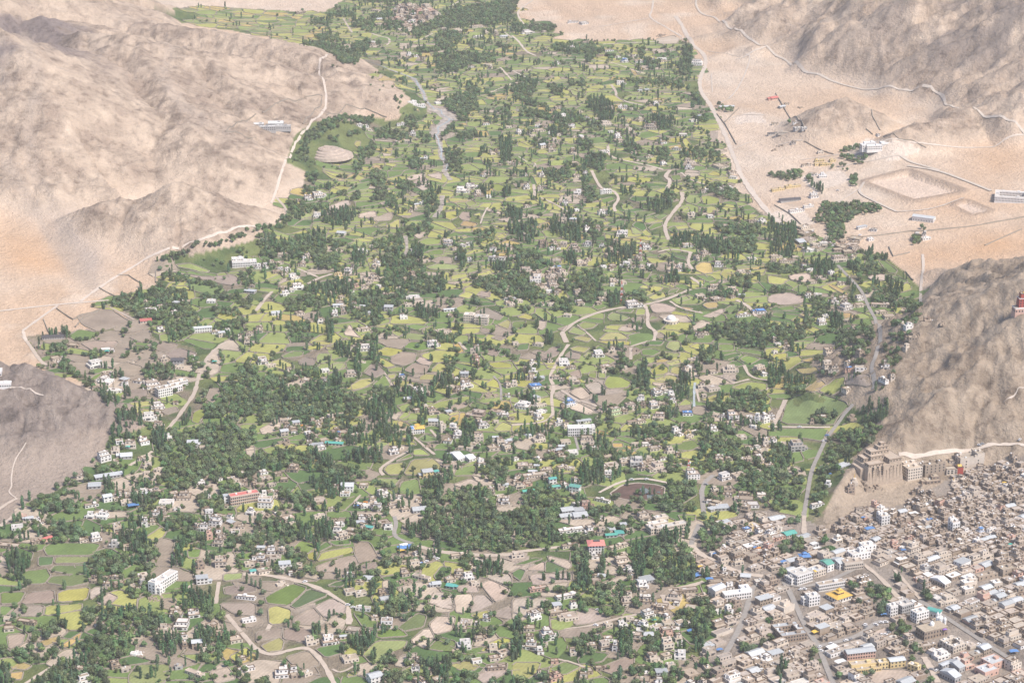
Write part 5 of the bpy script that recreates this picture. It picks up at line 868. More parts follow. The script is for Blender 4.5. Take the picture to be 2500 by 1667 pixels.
# pond with brown weed and open water
PT = (2, 2)
pond = atT(PT, [(895, 1400), (1000, 1325), (1150, 1300), (1300, 1315), (1405, 1340), (1395, 1430), (1260, 1465), (1050, 1460), (935, 1430)])
V, F, L = add_field(pond, 'p', 3)
mesh_obj('pond_weed_bed', V.tolist(), F, WEED, None, 'structure', True)
wv, wf = wall_mesh(L, 1.2, 1.0, True)
mesh_obj('pond_kerb', wv, wf, mat('pale_kerb', (.45, .39, .33)), None, 'structure')
mark(occ_field, [tuple(p) for p in L])
for pts in ([(1170, 1350), (1230, 1345), (1270, 1385), (1220, 1410), (1180, 1390)], [(1230, 1410), (1320, 1405), (1330, 1440), (1250, 1455)], [(1320, 1385), (1370, 1380), (1365, 1400)], [(1080, 1420), (1110, 1415), (1120, 1435)]):
    V, F, L = add_field(atT(PT, pts), 'w', 40)
    V[:, 2] += .25
    mesh_obj('water', V.tolist(), F, WATER, None, 'structure')

# smaller plots that fill the rest of the valley floor (irregular cells between the noted ones)
def clip_half(poly, m, nrm):
    out = []
    n = len(poly)
    for i in range(n):
        a, b = poly[i], poly[(i + 1) % n]
        da = (a - m) @ nrm; db = (b - m) @ nrm
        if da <= 0: out.append(a)
        if (da < 0) != (db < 0) and abs(da - db) > 1e-9: out.append(a + (b - a) * (da / (da - db)))
    return out
SPX, SPY = 37.0, 31.0
seeds = {}
for j in range(int((4500 - 1600) / SPY)):
    for i in range(int(2600 / SPX)):
        seeds[(i, j)] = np.array([-1300 + (i + .5 + .42 * (RNG.random() * 2 - 1) + .25 * math.sin(j * 1.7)) * SPX, 1600 + (j + .5 + .42 * (RNG.random() * 2 - 1)) * SPY])
keys = list(seeds)
sxy = np.array([seeds[k] for k in keys])
su, sv = proj(sxy[:, 0], sxy[:, 1], H(sxy[:, 0], sxy[:, 1]))
shill = GHILL[np.clip(((np.log(sxy[:, 1]) - gs[0]) / (gs[-1] - gs[0]) * (NY - 1)).astype(int), 0, NY - 1), np.clip(((sxy[:, 0] / sxy[:, 1] - A0) / (A1 - A0) * (NA - 1)).astype(int), 0, NA - 1)]
_hs = np.stack([H(sxy[:, 0] + a, sxy[:, 1] + b) for a in (-14, 14) for b in (-14, 14)])
VALE_OK = (shill < 9) & (np.ptp(_hs, 0) < 8) & inpoly(su, sv, VALLEY) & ~inpoly(su, sv, TOWN) & (su > -60) & (su < 2560) & (sv < 1720)
hv = np.interp(0, [0], [0])
fillV, fillF, fillM, wallV, wallF = [], [], [], [], []
CODES = 'ylgdbto'
for q, key in enumerate(keys):
    if not VALE_OK[q]: continue
    s = seeds[key]
    poly = [s + np.array(o) for o in ((-60, -60), (60, -60), (60, 60), (-60, 60))]
    for di in (-2, -1, 0, 1, 2):
        for dj in (-2, -1, 0, 1, 2):
            o = seeds.get((key[0] + di, key[1] + dj))
            if o is None or (di == 0 and dj == 0): continue
            poly = clip_half(poly, (s + o) / 2, o - s)
            if len(poly) < 3: break
        if len(poly) < 3: break
    if len(poly) < 3: continue
    if frac(occ_field | occ_road, [tuple(p) for p in poly]) > .42: continue
    u, v = su[q], sv[q]
    far = u < 760 and v < 110
    if far: code = random.choice('yyyoolylg')
    elif inpoly(np.array([u]), np.array([v]), DRY)[0]: code = random.choice('bbbtbg')
    elif v < 700: code = random.choices(CODES, (27, 30, 24, 10, 3, 3, 4))[0]
    elif v < 1150: code = random.choices(CODES, (14, 27, 33, 14, 7, 4, 1))[0]
    else: code = random.choices(CODES, (4, 9, 27, 24, 22, 13, 1))[0]
    pieces = [poly]
    for cut in range(2 if v < 700 else 1):
        if RNG.random() < (.75 if v < 700 else .5):
            new = []
            for pc in pieces:
                cpt = np.mean(pc, 0); an = RNG.normal(0, .35) + (math.pi / 2 if RNG.random() < .25 else 0)
                nv_ = np.array([-math.sin(an), math.cos(an)]); m_ = cpt + nv_ * RNG.normal(0, 2.5)
                h1, h2 = clip_half(pc, m_, nv_), clip_half(pc, m_, -nv_)
                new += [h for h in (h1, h2) if len(h) >= 3]
            pieces = new
    for kq, pc in enumerate(pieces):
        cd_ = code if kq == 0 or random.random() < .3 else random.choices(CODES, (24, 29, 27, 11, 4, 3, 3) if v < 1150 and code not in 'bt' else (4, 10, 22, 20, 26, 18, 1))[0]
        if far: cd_ = random.choice('yyolylg')
        ce = np.mean(pc, 0)
        V, F, L = add_field([ce + (p - ce) * .985 for p in pc], cd_, q + kq, -.22)
        b0 = len(fillV)
        fillV += V.tolist(); fillF += [tuple(a + b0 for a in f) for f in F]; fillM += [CODES.index(cd_)] * len(F)
        wv, wf = wall_mesh(L, .9, .95, True, .2)
        jj, ii = cell(L[:, 0], L[:, 1]); hid = (occ_field | occ_road)[jj, ii]
        wf = [f for f in wf if not hid[f[0] // 4]]
        b0 = len(wallV)
        wallV += wv; wallF += [tuple(a + b0 for a in f) for f in wf]
        field_edges.append((L, .03 if far else .17 if v < 800 else .3))
mesh_obj('small_plots', fillV, fillF, [FIELDM[c] for c in CODES], None, 'stuff', True, fillM)
mesh_obj('plot_walls', wallV, wallF, STONE, None, 'stuff')

# boundary walls on the bare ground
nw = 0
WALL_LABELS = ["thin stone boundary wall, kinked, under the left desert track", "short stone wall running down from the left kinked wall", "stone wall dropping from the left road to the first trees", "short stone wall beside the fork of the left road", "short wall standing along the left edge of the first green field", "curved stone wall round bare plots on the left fan",
 "long wall round the upper side of the desert school ground", "curved wall climbing the rocky nose beside the terraced mound", "wall closing the left back of the desert school yard", "wall closing the left front of the desert school yard",
 "very long thin wall crossing the orange fan on the right", "wall below the barracks yard on the right fan", "straight dark wall lying alone above the palace hill", "low wall in a hook beside the orange fan path", "short wall beside the last green field on the right", "wall along the front of the right-hand barracks yards",
 "long straight wall of the fenced plots on the right desert", "short wall dropping to the long white school block", "thin wall climbing behind the white school on the right", "curved wall round the yard right of the white school", "short thin wall left of the wall behind the white school", "short wall closing the pale levelled plot by the right road", "thin wall round the front of the pale levelled plot"]
for tile, txt in WALLS.items():
    for s in txt.split(';'):
        L = resample([np.array(p[:2]) for p in atT(tile, parse_pts(s))], 8)
        wv, wf = wall_mesh(L, 1.1, 1.8)
        o = mesh_obj('boundary_wall', wv, wf, STONE)
        o['label'] = WALL_LABELS[nw]; o['category'] = 'wall'; o['group'] = 'stone boundary walls on the desert fans'
        nw += 1

# ------------------------------------------------------------------ buildings
class MB:
    """collects boxes and prisms of several materials, then links them as one mesh object"""
    def __init__(s): s.V = []; s.F = []; s.M = []; s.mats = []
    def mi(s, m):
        if m not in s.mats: s.mats.append(m)
        return s.mats.index(m)
    def add(s, V, F, m, T=None):
        b = len(s.V); k = s.mi(m)
        s.V += [tuple(v) for v in V] if T is None else [T(v) for v in V]
        s.F += [tuple(i + b for i in f) for f in F]; s.M += [k] * len(F)
    def box(s, cx, cy, w, d, z0, z1, m, T=None, bottom=False, taper=0.0):
        a, b = w / 2, d / 2; t = taper
        V = [(cx - a - t, cy - b - t, z0), (cx + a + t, cy - b - t, z0), (cx + a + t, cy + b + t, z0), (cx - a - t, cy + b + t, z0), (cx - a, cy - b, z1), (cx + a, cy - b, z1), (cx + a, cy + b, z1), (cx - a, cy + b, z1)]
        F = [(0, 1, 5, 4), (1, 2, 6, 5), (2, 3, 7, 6), (3, 0, 4, 7), (4, 5, 6, 7)]
        if bottom: F.append((3, 2, 1, 0))
        s.add(V, F, m, T)
    def rim(s, cx, cy, w, d, z0, z1, m, t=.35, T=None, out=0.0):
        W, D = w + 2 * out, d + 2 * out
        s.box(cx, cy - D / 2 + t / 2, W, t, z0, z1, m, T); s.box(cx, cy + D / 2 - t / 2, W, t, z0, z1, m, T)
        s.box(cx - W / 2 + t / 2, cy, t, D - 2 * t, z0, z1, m, T); s.box(cx + W / 2 - t / 2, cy, t, D - 2 * t, z0, z1, m, T)
    def gable(s, cx, cy, w, d, z0, z1, m, T=None, over=.5):
        a, b = w / 2 + over, d / 2 + over
        V = [(cx - a, cy - b, z0), (cx + a, cy - b, z0), (cx + a, cy + b, z0), (cx - a, cy + b, z0), (cx - a, cy, z1), (cx + a, cy, z1)]
        s.add(V, [(0, 1, 5, 4), (2, 3, 4, 5), (0, 4, 3), (1, 2, 5), (3, 2, 1, 0)], m, T)
    def lathe(s, cx, cy, prof, m, n=12, T=None):
        V = []; F = []
        for r, z in prof:
            V += [(cx + r * math.cos(2 * math.pi * i / n), cy + r * math.sin(2 * math.pi * i / n), z) for i in range(n)]
        for k in range(len(prof) - 1):
            F += [(k * n + i, k * n + (i + 1) % n, (k + 1) * n + (i + 1) % n, (k + 1) * n + i) for i in range(n)]
        V.append((cx, cy, prof[-1][1])); t = len(V) - 1
        F += [((len(prof) - 1) * n + i, (len(prof) - 1) * n + (i + 1) % n, t) for i in range(n)]
        s.add(V, F, m, T)
    def windows(s, cx, cy, w, d, z, sides='fblr', ww=1.5, wh=1.35, gap=3.0, m=None, T=None, proud=.05):
        m = m or GLASS
        def row(n0, L, fn):
            n = max(1, int((L - 1.2) / gap))
            for i in range(n):
                p = -L / 2 + L * (i + .5) / n
                fn(p)
        if 'f' in sides: row(0, w, lambda p: s.box(cx + p, cy - d / 2, ww, 2 * proud, z, z + wh, m, T))
        if 'b' in sides: row(0, w, lambda p: s.box(cx + p, cy + d / 2, ww, 2 * proud, z, z + wh, m, T))
        if 'l' in sides: row(0, d, lambda p: s.box(cx - w / 2, cy + p, 2 * proud, ww, z, z + wh, m, T))
        if 'r' in sides: row(0, d, lambda p: s.box(cx + w / 2, cy + p, 2 * proud, ww, z, z + wh, m, T))
    def build(s, name, parent=None, kind=None):
        if not s.F: return None
        return mesh_obj(name, s.V, s.F, s.mats, parent, kind, False, s.M)
def xf(x, y, z, rot, sc=1):
    c, n = math.cos(rot) * sc, math.sin(rot) * sc
    return lambda v: (x + v[0] * c - v[1] * n, y + v[0] * n + v[1] * c, z + v[2] * sc)
def thing(name, label, cat, loc, rot=0, group=None):
    o = link(bpy.data.objects.new(name, None))
    o.location = loc; o.rotation_euler = (0, 0, rot); o.empty_display_size = 2
    o['label'] = label; o['category'] = cat
    if group: o['group'] = group
    return o

def house_parts(h, rng):
    """walls, roof and window meshes of one house, local coordinates, front to -Y"""
    w, d, n, wc, rc = h['w'], h['d'], h['n'], h['wall'], h['roof']
    W, Rf, Wi = MB(), MB(), MB()
    wm = WALLC[wc]
    roofm = ROOFC.get(rc) or ROOFC['pale' if wc in 'wg' and rng.random() < (.65 if h['kind'] == 'house' else .4) else 'mud' if h['kind'] == 'house' else 'mudt']
    sh = 3.0
    if h['ruin']:
        for k in range(rng.randint(3, 5)):
            a = rng.uniform(-.4, .4) * w; b = rng.uniform(-.4, .4) * d
            ww, dd = rng.uniform(.2, .45) * w, rng.uniform(.25, .5) * d
            W.rim(a, b, ww, dd, -2, rng.uniform(1.2, 2.8), wm, .5)
        for k in range(14):
            a = rng.uniform(-.6, .6) * w; b = rng.uniform(-.6, .6) * d; q = rng.uniform(.5, 1.6)
            W.box(a, b, q * 1.4, q, -1, q * .7, WALLC['t'] if k % 3 else wm, taper=.3)
        return W, Rf, Wi
    metal = rc in ('g', 'n', 'r', 'd')
    def vol(cx, cy, ww, dd, z0, z1, top=True, floors=1):
        W.box(cx, cy, ww, dd, z0 - (2.5 if z0 == 0 else 0), z1, wm)
        for f in range(floors):
            zf = z0 + f * sh + .95
            big = rng.random() < .35
            if h['kind'] == 'house' or rng.random() < .75: Wi.windows(cx, cy, ww, dd, zf, 'f', 2.1 if big else 1.3, 1.4, 3.1 if big else 2.7)
            if h['kind'] == 'house' or rng.random() < .5: Wi.windows(cx, cy, ww, dd, zf, 'lr', 1.2, 1.2, 3.4)
            if rng.random() < .5: Wi.windows(cx, cy, ww, dd, zf, 'b', 1.2, 1.2, 3.6)
        if metal:
            if rng.random() < .6: Rf.gable(cx, cy, ww, dd, z1 + .01, z1 + min(2.4, dd * .2), roofm)
            else: Rf.box(cx, cy, ww + .9, dd + .9, z1 + .02, z1 + .25, roofm)
        else:
            W.rim(cx, cy, ww, dd, z1, z1 + .5, wm, .32)
            if wc in 'wcltpe' and n < 4 and rng.random() < (.62 if h['kind'] == 'house' else .3): Rf.rim(cx, cy, ww, dd, z1 + .18, z1 + .62, BAND, .5, out=.16)
            Rf.box(cx, cy, ww - .66, dd - .66, z1 - .2, z1 + .12, roofm)
            if ww > 6 and rng.random() < .7:
                Rf.box(cx + rng.uniform(-.28, .28) * ww, cy + rng.uniform(-.25, .25) * dd, rng.uniform(1.2, 2.6), rng.uniform(1.2, 2.4), z1 + .1, z1 + rng.uniform(.9, 2.2), wm)
            if rng.random() < .4: Rf.box(cx + rng.uniform(-.3, .3) * ww, cy + rng.uniform(-.3, .3) * dd, 1.1, 1.1, z1 + .1, z1 + 1.2, ROOFC['d'] if rng.random() < .5 else ROOFC['w'])
            if rng.random() < .35: Rf.box(cx + rng.uniform(-.2, .2) * ww, cy + rng.uniform(-.2, .2) * dd, ww * .3, dd * .3, z1 + .1, z1 + .5, BAND if rng.random() < .5 else ROOFC['pale'])
    H1 = n * sh
    if n == 1 or h['long'] or metal:
        vol(0, 0, w, d, 0, H1, True, n)
        if not h['long'] and rng.random() < .45:
            sx = rng.choice((-1, 1)); vol(sx * (w / 2 + w * .17), rng.uniform(-.2, .2) * d, w * .34, d * .6, 0, sh * .95)
        if h['long'] and not metal:
            Rf.box(w * rng.uniform(-.3, .3), 0, 3, d * .5, H1 + .1, H1 + 1.8, wm)
    else:
        q = rng.random()
        vol(0, 0, w, d, 0, H1 - sh, True, n - 1)
        fw = rng.uniform(.55, .9); fd = rng.uniform(.55, .85)
        sx = rng.choice((-1, 1)) if q < .7 else 0
        ux = sx * w * (1 - fw) / 2; uy = d * (1 - fd) / 2
        vol(ux, uy, w * fw - .05, d * fd - .05, H1 - sh + .12, H1 + .1)
        if rng.random() < .4: vol(-sx * w * .3 if sx else w * .3, d * .32, w * .3, d * .3, H1 - sh + .12, H1 - .3)
        if rng.random() < .55:
            sx = rng.choice((-1, 1)); vol(sx * (w / 2 + w * .14), rng.uniform(-.2, .2) * d, w * .28, d * .55, 0, sh * .95)
        # flat dark panel on the front wall: porch shade put in as colour
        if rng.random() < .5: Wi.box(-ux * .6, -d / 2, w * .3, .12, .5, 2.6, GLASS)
    if rc == 'b':
        Rf.box(0, -d * .1, w * .6, d * .6, H1 + .75, H1 + .9, ROOFC['b'], bottom=True)
        for a in (-1, 1):
            for b in (-1, 1): Rf.box(a * w * .28, -d * .1 + b * d * .28, .15, .15, H1 - 3, H1 + .8, TRUNK)
    return W, Rf, Wi

LANDMARKS = [('many-storeyed palace', 2145, 1140), ('golden-roofed temple', 2048, 1455), ('red-roofed white block', 1453, 1328), ('brown reed pond', 1558, 1200), ('domed mosque', 2310, 1520), ('long cream hotel', 1625, 1290), ('big tree plantation', 1180, 1280), ('terraced round mound', 808, 370), ('triangular tree plantation', 1675, 140), ('long white hotel', 1415, 1050),
 ('yellow-roofed house', 1018, 1045), ('hilltop red temple', 2490, 745), ('walled sports ground', 2235, 455), ('white courtyard fort', 2465, 478), ('upper striped mast', 1563, 615), ('lower striped mast', 1517, 712), ('white mansion hotel', 1160, 775), ('blue-roofed pavilion', 1964, 1357), ('white corner block', 1953, 1408), ('grey courtyard block', 1926, 1538), ('pink schoolhouse', 2098, 1590),
 ('wide green meadow', 1985, 985), ('fork of dirt roads', 1370, 812), ('desert school', 650, 305), ('far hillside village', 1005, 40), ('half-built hotel', 592, 650), ('red-banded hotel', 605, 1218), ('long teal roof', 815, 1083), ('dark sloping wood', 820, 130), ('blue-roofed shed', 2255, 535), ('round domed house', 1638, 781), ('grey river bed', 1090, 285), ('stepped white hotel', 415, 935),
 ('pale bare plots', 1035, 440), ('big striped green field', 720, 1460), ('dusty sports yard', 2170, 1645), ('yellow and blue marquee', 985, 1342), ('lone white villa', 943, 1522), ('stepped green fields', 130, 1410), ('zigzag white path', 1640, 540), ('white gable shed', 1125, 1112), ('upper roadside school', 2130, 357), ('white arcade block', 1820, 1448), ('rocky left hill', 440, 470), ('shrine spur', 60, 890), ('steep left road bend', 480, 950),
 ('long grey hillside shed', 266, 1160), ('forked left road', 240, 720), ('road junction by the white wall', 1575, 735), ('crooked eastern road', 2130, 800), ('tan market hall', 1730, 1380), ('diagonal white hotel', 400, 1415), ('triangular green field', 1350, 1380), ('old stone stupa', 2085, 1185), ('big cream palace annex', 2365, 1120), ('grey sheet market hall', 2415, 1630), ('tall dark poplar', 2250, 1440), ('white arched house', 443, 1526), ('long tan rooftop', 476, 1645), ('square brown house', 282, 1624), ('yellow-ended wall', 70, 1520), ('ruined white walls', 333, 1592), ('bottom-edge white house', 207, 1655), ('long white bungalow', 601, 1635), ('white house by tall poplars', 802, 1563), ('bottom-edge grey-roofed house', 915, 1655), ('white porch house', 1133, 1575), ('tall white bottom block', 1335, 1548), ('red-walled lane houses', 1625, 1545)]
_lm = at([l[1] for l in LANDMARKS], [l[2] for l in LANDMARKS])
WALLW = {'e': 'beige', 'w': 'white', 'c': 'cream', 't': 'tan mud-brick', 'b': 'brown', 'p': 'pink', 'g': 'grey', 'y': 'yellow', 'l': 'pale green'}
STOR = {1: 'single-storey', 2: 'two-storey', 3: 'three-storey', 4: 'four-storey'}
ROOFW = {'g': 'grey sheet roof', 'b': 'blue tarpaulin roof', 'n': 'green sheet roof', 'r': 'red sheet roof', 'd': 'dark roof'}
ORD = ['nearest'] + [o + ' nearest' for o in 'second third fourth fifth sixth seventh eighth ninth tenth eleventh twelfth thirteenth fourteenth fifteenth sixteenth seventeenth eighteenth nineteenth twentieth'.split()]
def ordw(k): return ORD[k] if k < len(ORD) else str(k + 1) + 'th nearest'
def place_phrase(items, style):
    """gives each item (x, y, style) a phrase no other item has: rank by distance from a landmark, on one side of it"""
    buckets = {}
    for i, it in enumerate(items):
        dx = it['x'] - _lm[:, 0]; dy = it['y'] - _lm[:, 1]
        dd = np.hypot(dx, dy * .8)
        k = int(np.argmin(dd))
        side = ('right of' if dx[k] > 0 else 'left of') if abs(dx[k]) > abs(dy[k]) else ('behind' if dy[k] > 0 else 'in front of')
        buckets.setdefault((style(it), k, side), []).append((dd[k], i))
    for (st, k, side), L in buckets.items():
        L.sort()
        for r, (_, i) in enumerate(L):
            items[i]['phrase'] = f"{ordw(r)} {side} the {LANDMARKS[k][0]}" if len(L) > 1 else f"{side} the {LANDMARKS[k][0]}"
def house_style(h):
    if h['ruin']: return f"roofless {WALLW[h['wall']]} ruined walls"
    s = f"{'long ' if h['long'] else ''}{WALLW[h['wall']]} {STOR[h['n']]} {h['noun']}"
    if h['roof'] in ROOFW: s += ' with ' + ROOFW[h['roof']]
    return s
def footprint(x, y, w, d, rot):
    c, s = math.cos(rot), math.sin(rot)
    return [(x + a * w / 2 * c - b * d / 2 * s, y + a * w / 2 * s + b * d / 2 * c) for a, b in ((-1, -1), (1, -1), (1, 1), (-1, 1))]

exec_special = []
# ------------------------------------------------------------------ landmark buildings
def base_at(tile, X, Y, h=0):
    u, v = tp(tile, X, Y)
    p = at([u], [v])[0]
    dist = math.sqrt(p[0] ** 2 + p[1] ** 2 + (CAMZ - p[2]) ** 2)
    return at([u], [v + .5 * h * .92 * FPX / dist])[0]
def parts(root, W, Rf, Wi):
    W.build('walls', root); Rf.build('roof', root)
    Wi.build('small_windows', root, 'stuff')
def block(name, label, cat, tile, X, Y, vols, rot, wc, roof='pale', group=None, h=8, gap=2.6, ww=1.4, gable=False, stripes=None):
    """a large building of several flat-roofed volumes (cx, cy, w, d, storeys)"""
    p = base_at(tile, X, Y, h)
    root = thing(name, label, cat, tuple(p), R(rot), group)
    W, Rf, Wi = MB(), MB(), MB()
    wm = WALLC[wc]; rm = ROOFC[roof]
    for cx, cy, w, d, n in vols:
        z1 = n * 3.1
        W.box(cx, cy, w, d, -4, z1, wm)
        Rf = MB()
        if gable: Rf.gable(cx, cy, w, d, z1 + .01, z1 + d * .17, rm)
        else:
            W.rim(cx, cy, w, d, z1, z1 + .6, wm, .4)
            Rf.box(cx, cy, w - .8, d - .8, z1 - .2, z1 + .12, rm)
            Rf.box(cx + w * .2, cy, min(4, w * .3), min(3.5, d * .4), z1 + .1, z1 + 2, wm)
            Rf.box(cx - w * .25, cy + d * .1, 1.6, 1.4, z1 + .1, z1 + 1.3, ROOFC['w'])
        Rf.build('roof', root)
        for f in range(int(n)):
            Wi.windows(cx, cy, w, d, f * 3.1 + .9, 'fblr', ww, 1.6, gap)
            if stripes: W.rim(cx, cy, w, d, f * 3.1 + 2.7, f * 3.1 + 3.05, stripes, .3, out=.12)
    parts(root, W, MB(), Wi)
    c, s = math.cos(R(rot)), math.sin(R(rot))
    for cx, cy, w, d, n in vols:
        mark(occ_house, footprint(p[0] + cx * c - cy * s, p[1] + cx * s + cy * c, w + 3, d + 3, R(rot)), 1.5)
    return root

PAL = mat('palace_masonry', (.37, .298, .232), .78, 1.18, .35, bump=.4)
PALR = mat('palace_roof', (.44, .365, .295), .8, 1.15, .3)
REDW = mat('temple_red', (.36, .075, .06), .85, 1.12, .4)
GOLD = mat('gilded_roof', (.62, .40, .10), .85, 1.12, .6, .4)
p = base_at((3, 2), 1005, 1120, 20)
pr = thing('palace', 'many-storeyed mud-brown palace stepping up the cliff end above the old town', 'palace', tuple(p), R(24))
W, Rf, Wi = MB(), MB(), MB()
W.box(0, 0, 40, 26, -16, 15, PAL, taper=2.2)
W.box(-21, 3, 7, 18, -18, 11, PAL, taper=1.2)
vols = [(12.5, -1, 14.5, 23.5, 15, 20.5), (-10, -8, 18, 8.5, 15, 17.8), (-3, 4, 16, 14, 15, 22.5), (-13, 6, 9, 12, 15, 20), (3, 7, 22, 10.5, 20.5, 26), (8, 8, 12, 8, 26, 29.5), (9.5, 9, 6, 5, 29.5, 32.5)]
for cx, cy, w, d, z0, z1 in vols:
    W.box(cx, cy, w, d, z0 - 1, z1, PAL)
    W.rim(cx, cy, w, d, z1, z1 + .6, PAL, .5)
    R1 = MB(); R1.box(cx, cy, w - 1, d - 1, z1 - .2, z1 + .15, PALR)
    R1.rim(cx, cy, w, d, z1 - .7, z1 - .15, BAND, .4, out=.18); R1.build('roof', pr)
    Wi.windows(cx, cy, w, d, z1 - 3.0, 'flr', 1.4, 1.6, 3.2)
Rf.box(-9, -2, 20, 8, 14.8, 15.2, PALR); R1 = MB(); R1.box(-21, 3, 6, 17, 10.9, 11.2, PALR); R1.build('roof', pr); BL = MB()
for k in range(10): W.box(-18.5 + k * 4.1, -13.6, 1.0, 1.2, -16, 9 + (k * 7 % 5), PAL, taper=.5)
for k, x in enumerate((-14.5, -9, -3.5)):
    for f in range(4):
        Wi.box(x, -12.7 - .1 * (3 - f), 2.2, 1.6, 3.2 + f * 3.1, 5.3 + f * 3.1, GLASS)
        BL = MB(); BL.box(x, -13.6, 2.8, 1.5, 2.7 + f * 3.1, 3.05 + f * 3.1, BAND); BL.build('balcony', pr)
for f in range(3): Wi.windows(12.5, -1, 15, 26.4 - f * .5, 4 + f * 3.6, 'f', .9, 1.6, 2.9)
for f in range(4): Wi.windows(0, 0, 41.6 - f * .6, 20, -1 + f * 4, 'lr', 1, 1.4, 4)
parts(pr, W, Rf, Wi)
pr.scale = (1, 1, .87)
mark(occ_house, footprint(p[0], p[1], 54, 36, R(24)), 4)

block('palace_annex', 'pale grey-walled annex with dark window row right of the palace foot', 'annex', (3, 2), 1320, 1190, [(0, 0, 17, 12, 4), (3, 10, 16, 10, 4)], 22, 'c', 'mud', h=14)
block('courtyard_ruin', 'long mud courtyard building open to the sky beside the palace', 'ruin', (3, 2), 1490, 1140, [(0, -8, 24, 4, 3), (0, 6, 24, 4, 2), (-11, -1, 4, 12, 2.5), (11, -1, 4, 12, 2.5), (0, -1, 4, 11, 2)], 20, 't', 'mud', h=8, gap=4)
block('cream_annex', 'big plain cream block with an open roof court under the hill road', 'building', (3, 2), 1845, 1090, [(0, -5, 27, 4, 3.6), (-11, 2, 5, 14, 3.6), (0, 7, 27, 4, 3.6), (10, 2, 8, 16, 4.6)], 14, 'c', 'mud', h=12, gap=9)
p = base_at((3, 2), 1700, 1180, 7)
t = thing('red_temple', 'small red and cream temple with a gilded turret below the cream block', 'temple', tuple(p), R(12))
W, Rf, Wi = MB(), MB(), MB()
W.box(-3, 0, 12, 8, -5, 6, WALLC['c']); W.box(6, -.5, 6.4, 7.6, -5, 7.6, REDW); W.rim(-3, 0, 12, 8, 6, 6.6, BAND, .4)
R1 = MB(); R1.box(-3, 0, 11, 7, 5.9, 6.15, ROOFC['mud']); R1.build('roof', t); Rf.box(6, -.5, 6.9, 8.1, 7.6, 8.0, BAND); Rf.gable(6, -.5, 3.4, 3.4, 8, 9.6, GOLD)
Wi.windows(-3, 0, 12, 8, 1.2, 'f', 2.2, 1.8, 3.2); Wi.windows(-3, 0, 12, 8, 3.6, 'f', 2.2, 1.6, 3.2)
W.box(1, -1, 24, 14, -6, -.6, WALLC['t'])
parts(t, W, Rf, Wi); mark(occ_house, footprint(p[0], p[1], 24, 16, 0), 2)
# hilltop red temple on the ridge at the right edge
p = at(*[[q] for q in tp((3, 1), 2318, 1290)])[0]
t = thing('hilltop_temple', 'tall dark-red temple on white footings at the right-hand ridge top', 'temple', tuple(p), R(8))
W, Rf, Wi = MB(), MB(), MB()
W.box(0, 0, 16, 11, -9, 4.5, WALLC['p'], taper=.6); W.box(0, 0, 16.2, 11.2, 4.4, 5.2, WALLC['w']); W.box(2, 1, 11, 8.6, 5, 15, REDW); W.box(2.5, 1.4, 7.6, 6.4, 15.4, 20, REDW)
W.rim(2, 1, 11, 8.6, 15, 15.7, WALLC['w'], .5, out=.1); W.rim(2.5, 1.4, 7.6, 6.4, 20, 20.7, BAND, .5, out=.15)
Rf.box(2.5, 1.4, 6.8, 5.6, 19.9, 20.2, ROOFC['mud']); R1 = MB(); R1.box(-5.6, 0, 4, 9, 5.1, 5.35, ROOFC['mud']); R1.build('roof', t); Rf.lathe(2.5, 1.4, [(1.0, 20.2), (.8, 21.2), (.25, 22.2), (.1, 23)], GOLD, 8)
for f in range(3): Wi.windows(2, 1, 11, 8.6, 6 + f * 3, 'flr', 1.6, 1.6, 2.6)
Wi.windows(0, 0, 16.6, 11.6, 1, 'fl', 1.4, 1.8, 2.6)
parts(t, W, Rf, Wi)
# golden-roofed temple in the market
p = base_at((3, 3), 650, 765, 6)
t = thing('golden_temple', 'temple with a broad gilded square roof and tiered lantern in the market', 'temple', tuple(p), R(34))
W, Rf, Wi = MB(), MB(), MB()
W.box(0, 0, 17, 15, -3, 4.4, WALLC['w']); Wi.windows(0, 0, 17, 15, 1.2, 'fblr', 1.8, 1.8, 2.8)
V = [(-9.6, -8.6, 4.4), (9.6, -8.6, 4.4), (9.6, 8.6, 4.4), (-9.6, 8.6, 4.4), (-4, -3.6, 5.6), (4, -3.6, 5.6), (4, 3.6, 5.6), (-4, 3.6, 5.6)]
FR = [(0, 1, 5, 4), (1, 2, 6, 5), (2, 3, 7, 6), (3, 0, 4, 7), (4, 5, 6, 7), (3, 2, 1, 0)]
Rf.add(V, FR, GOLD)
W.box(0, 0, 6.6, 6, 5.5, 7.6, WALLC['b']); Wi.windows(0, 0, 6.6, 6, 5.9, 'fblr', 1.1, 1.2, 1.6)
Rf.add([(v[0] * .46, v[1] * .46, 7.6 + (v[2] - 4.4) * .8) for v in V], FR, GOLD)
W.box(0, 0, 3, 2.8, 8.4, 9.6, WALLC['b'])
Rf.add([(v[0] * .25, v[1] * .25, 9.6 + (v[2] - 4.4) * .8) for v in V], FR, GOLD)
Rf.lathe(0, 0, [(.5, 10.5), (.35, 11.2), (.08, 12)], GOLD, 8)
parts(t, W, Rf, Wi); mark(occ_house, footprint(p[0], p[1], 22, 20, R(34)), 1)
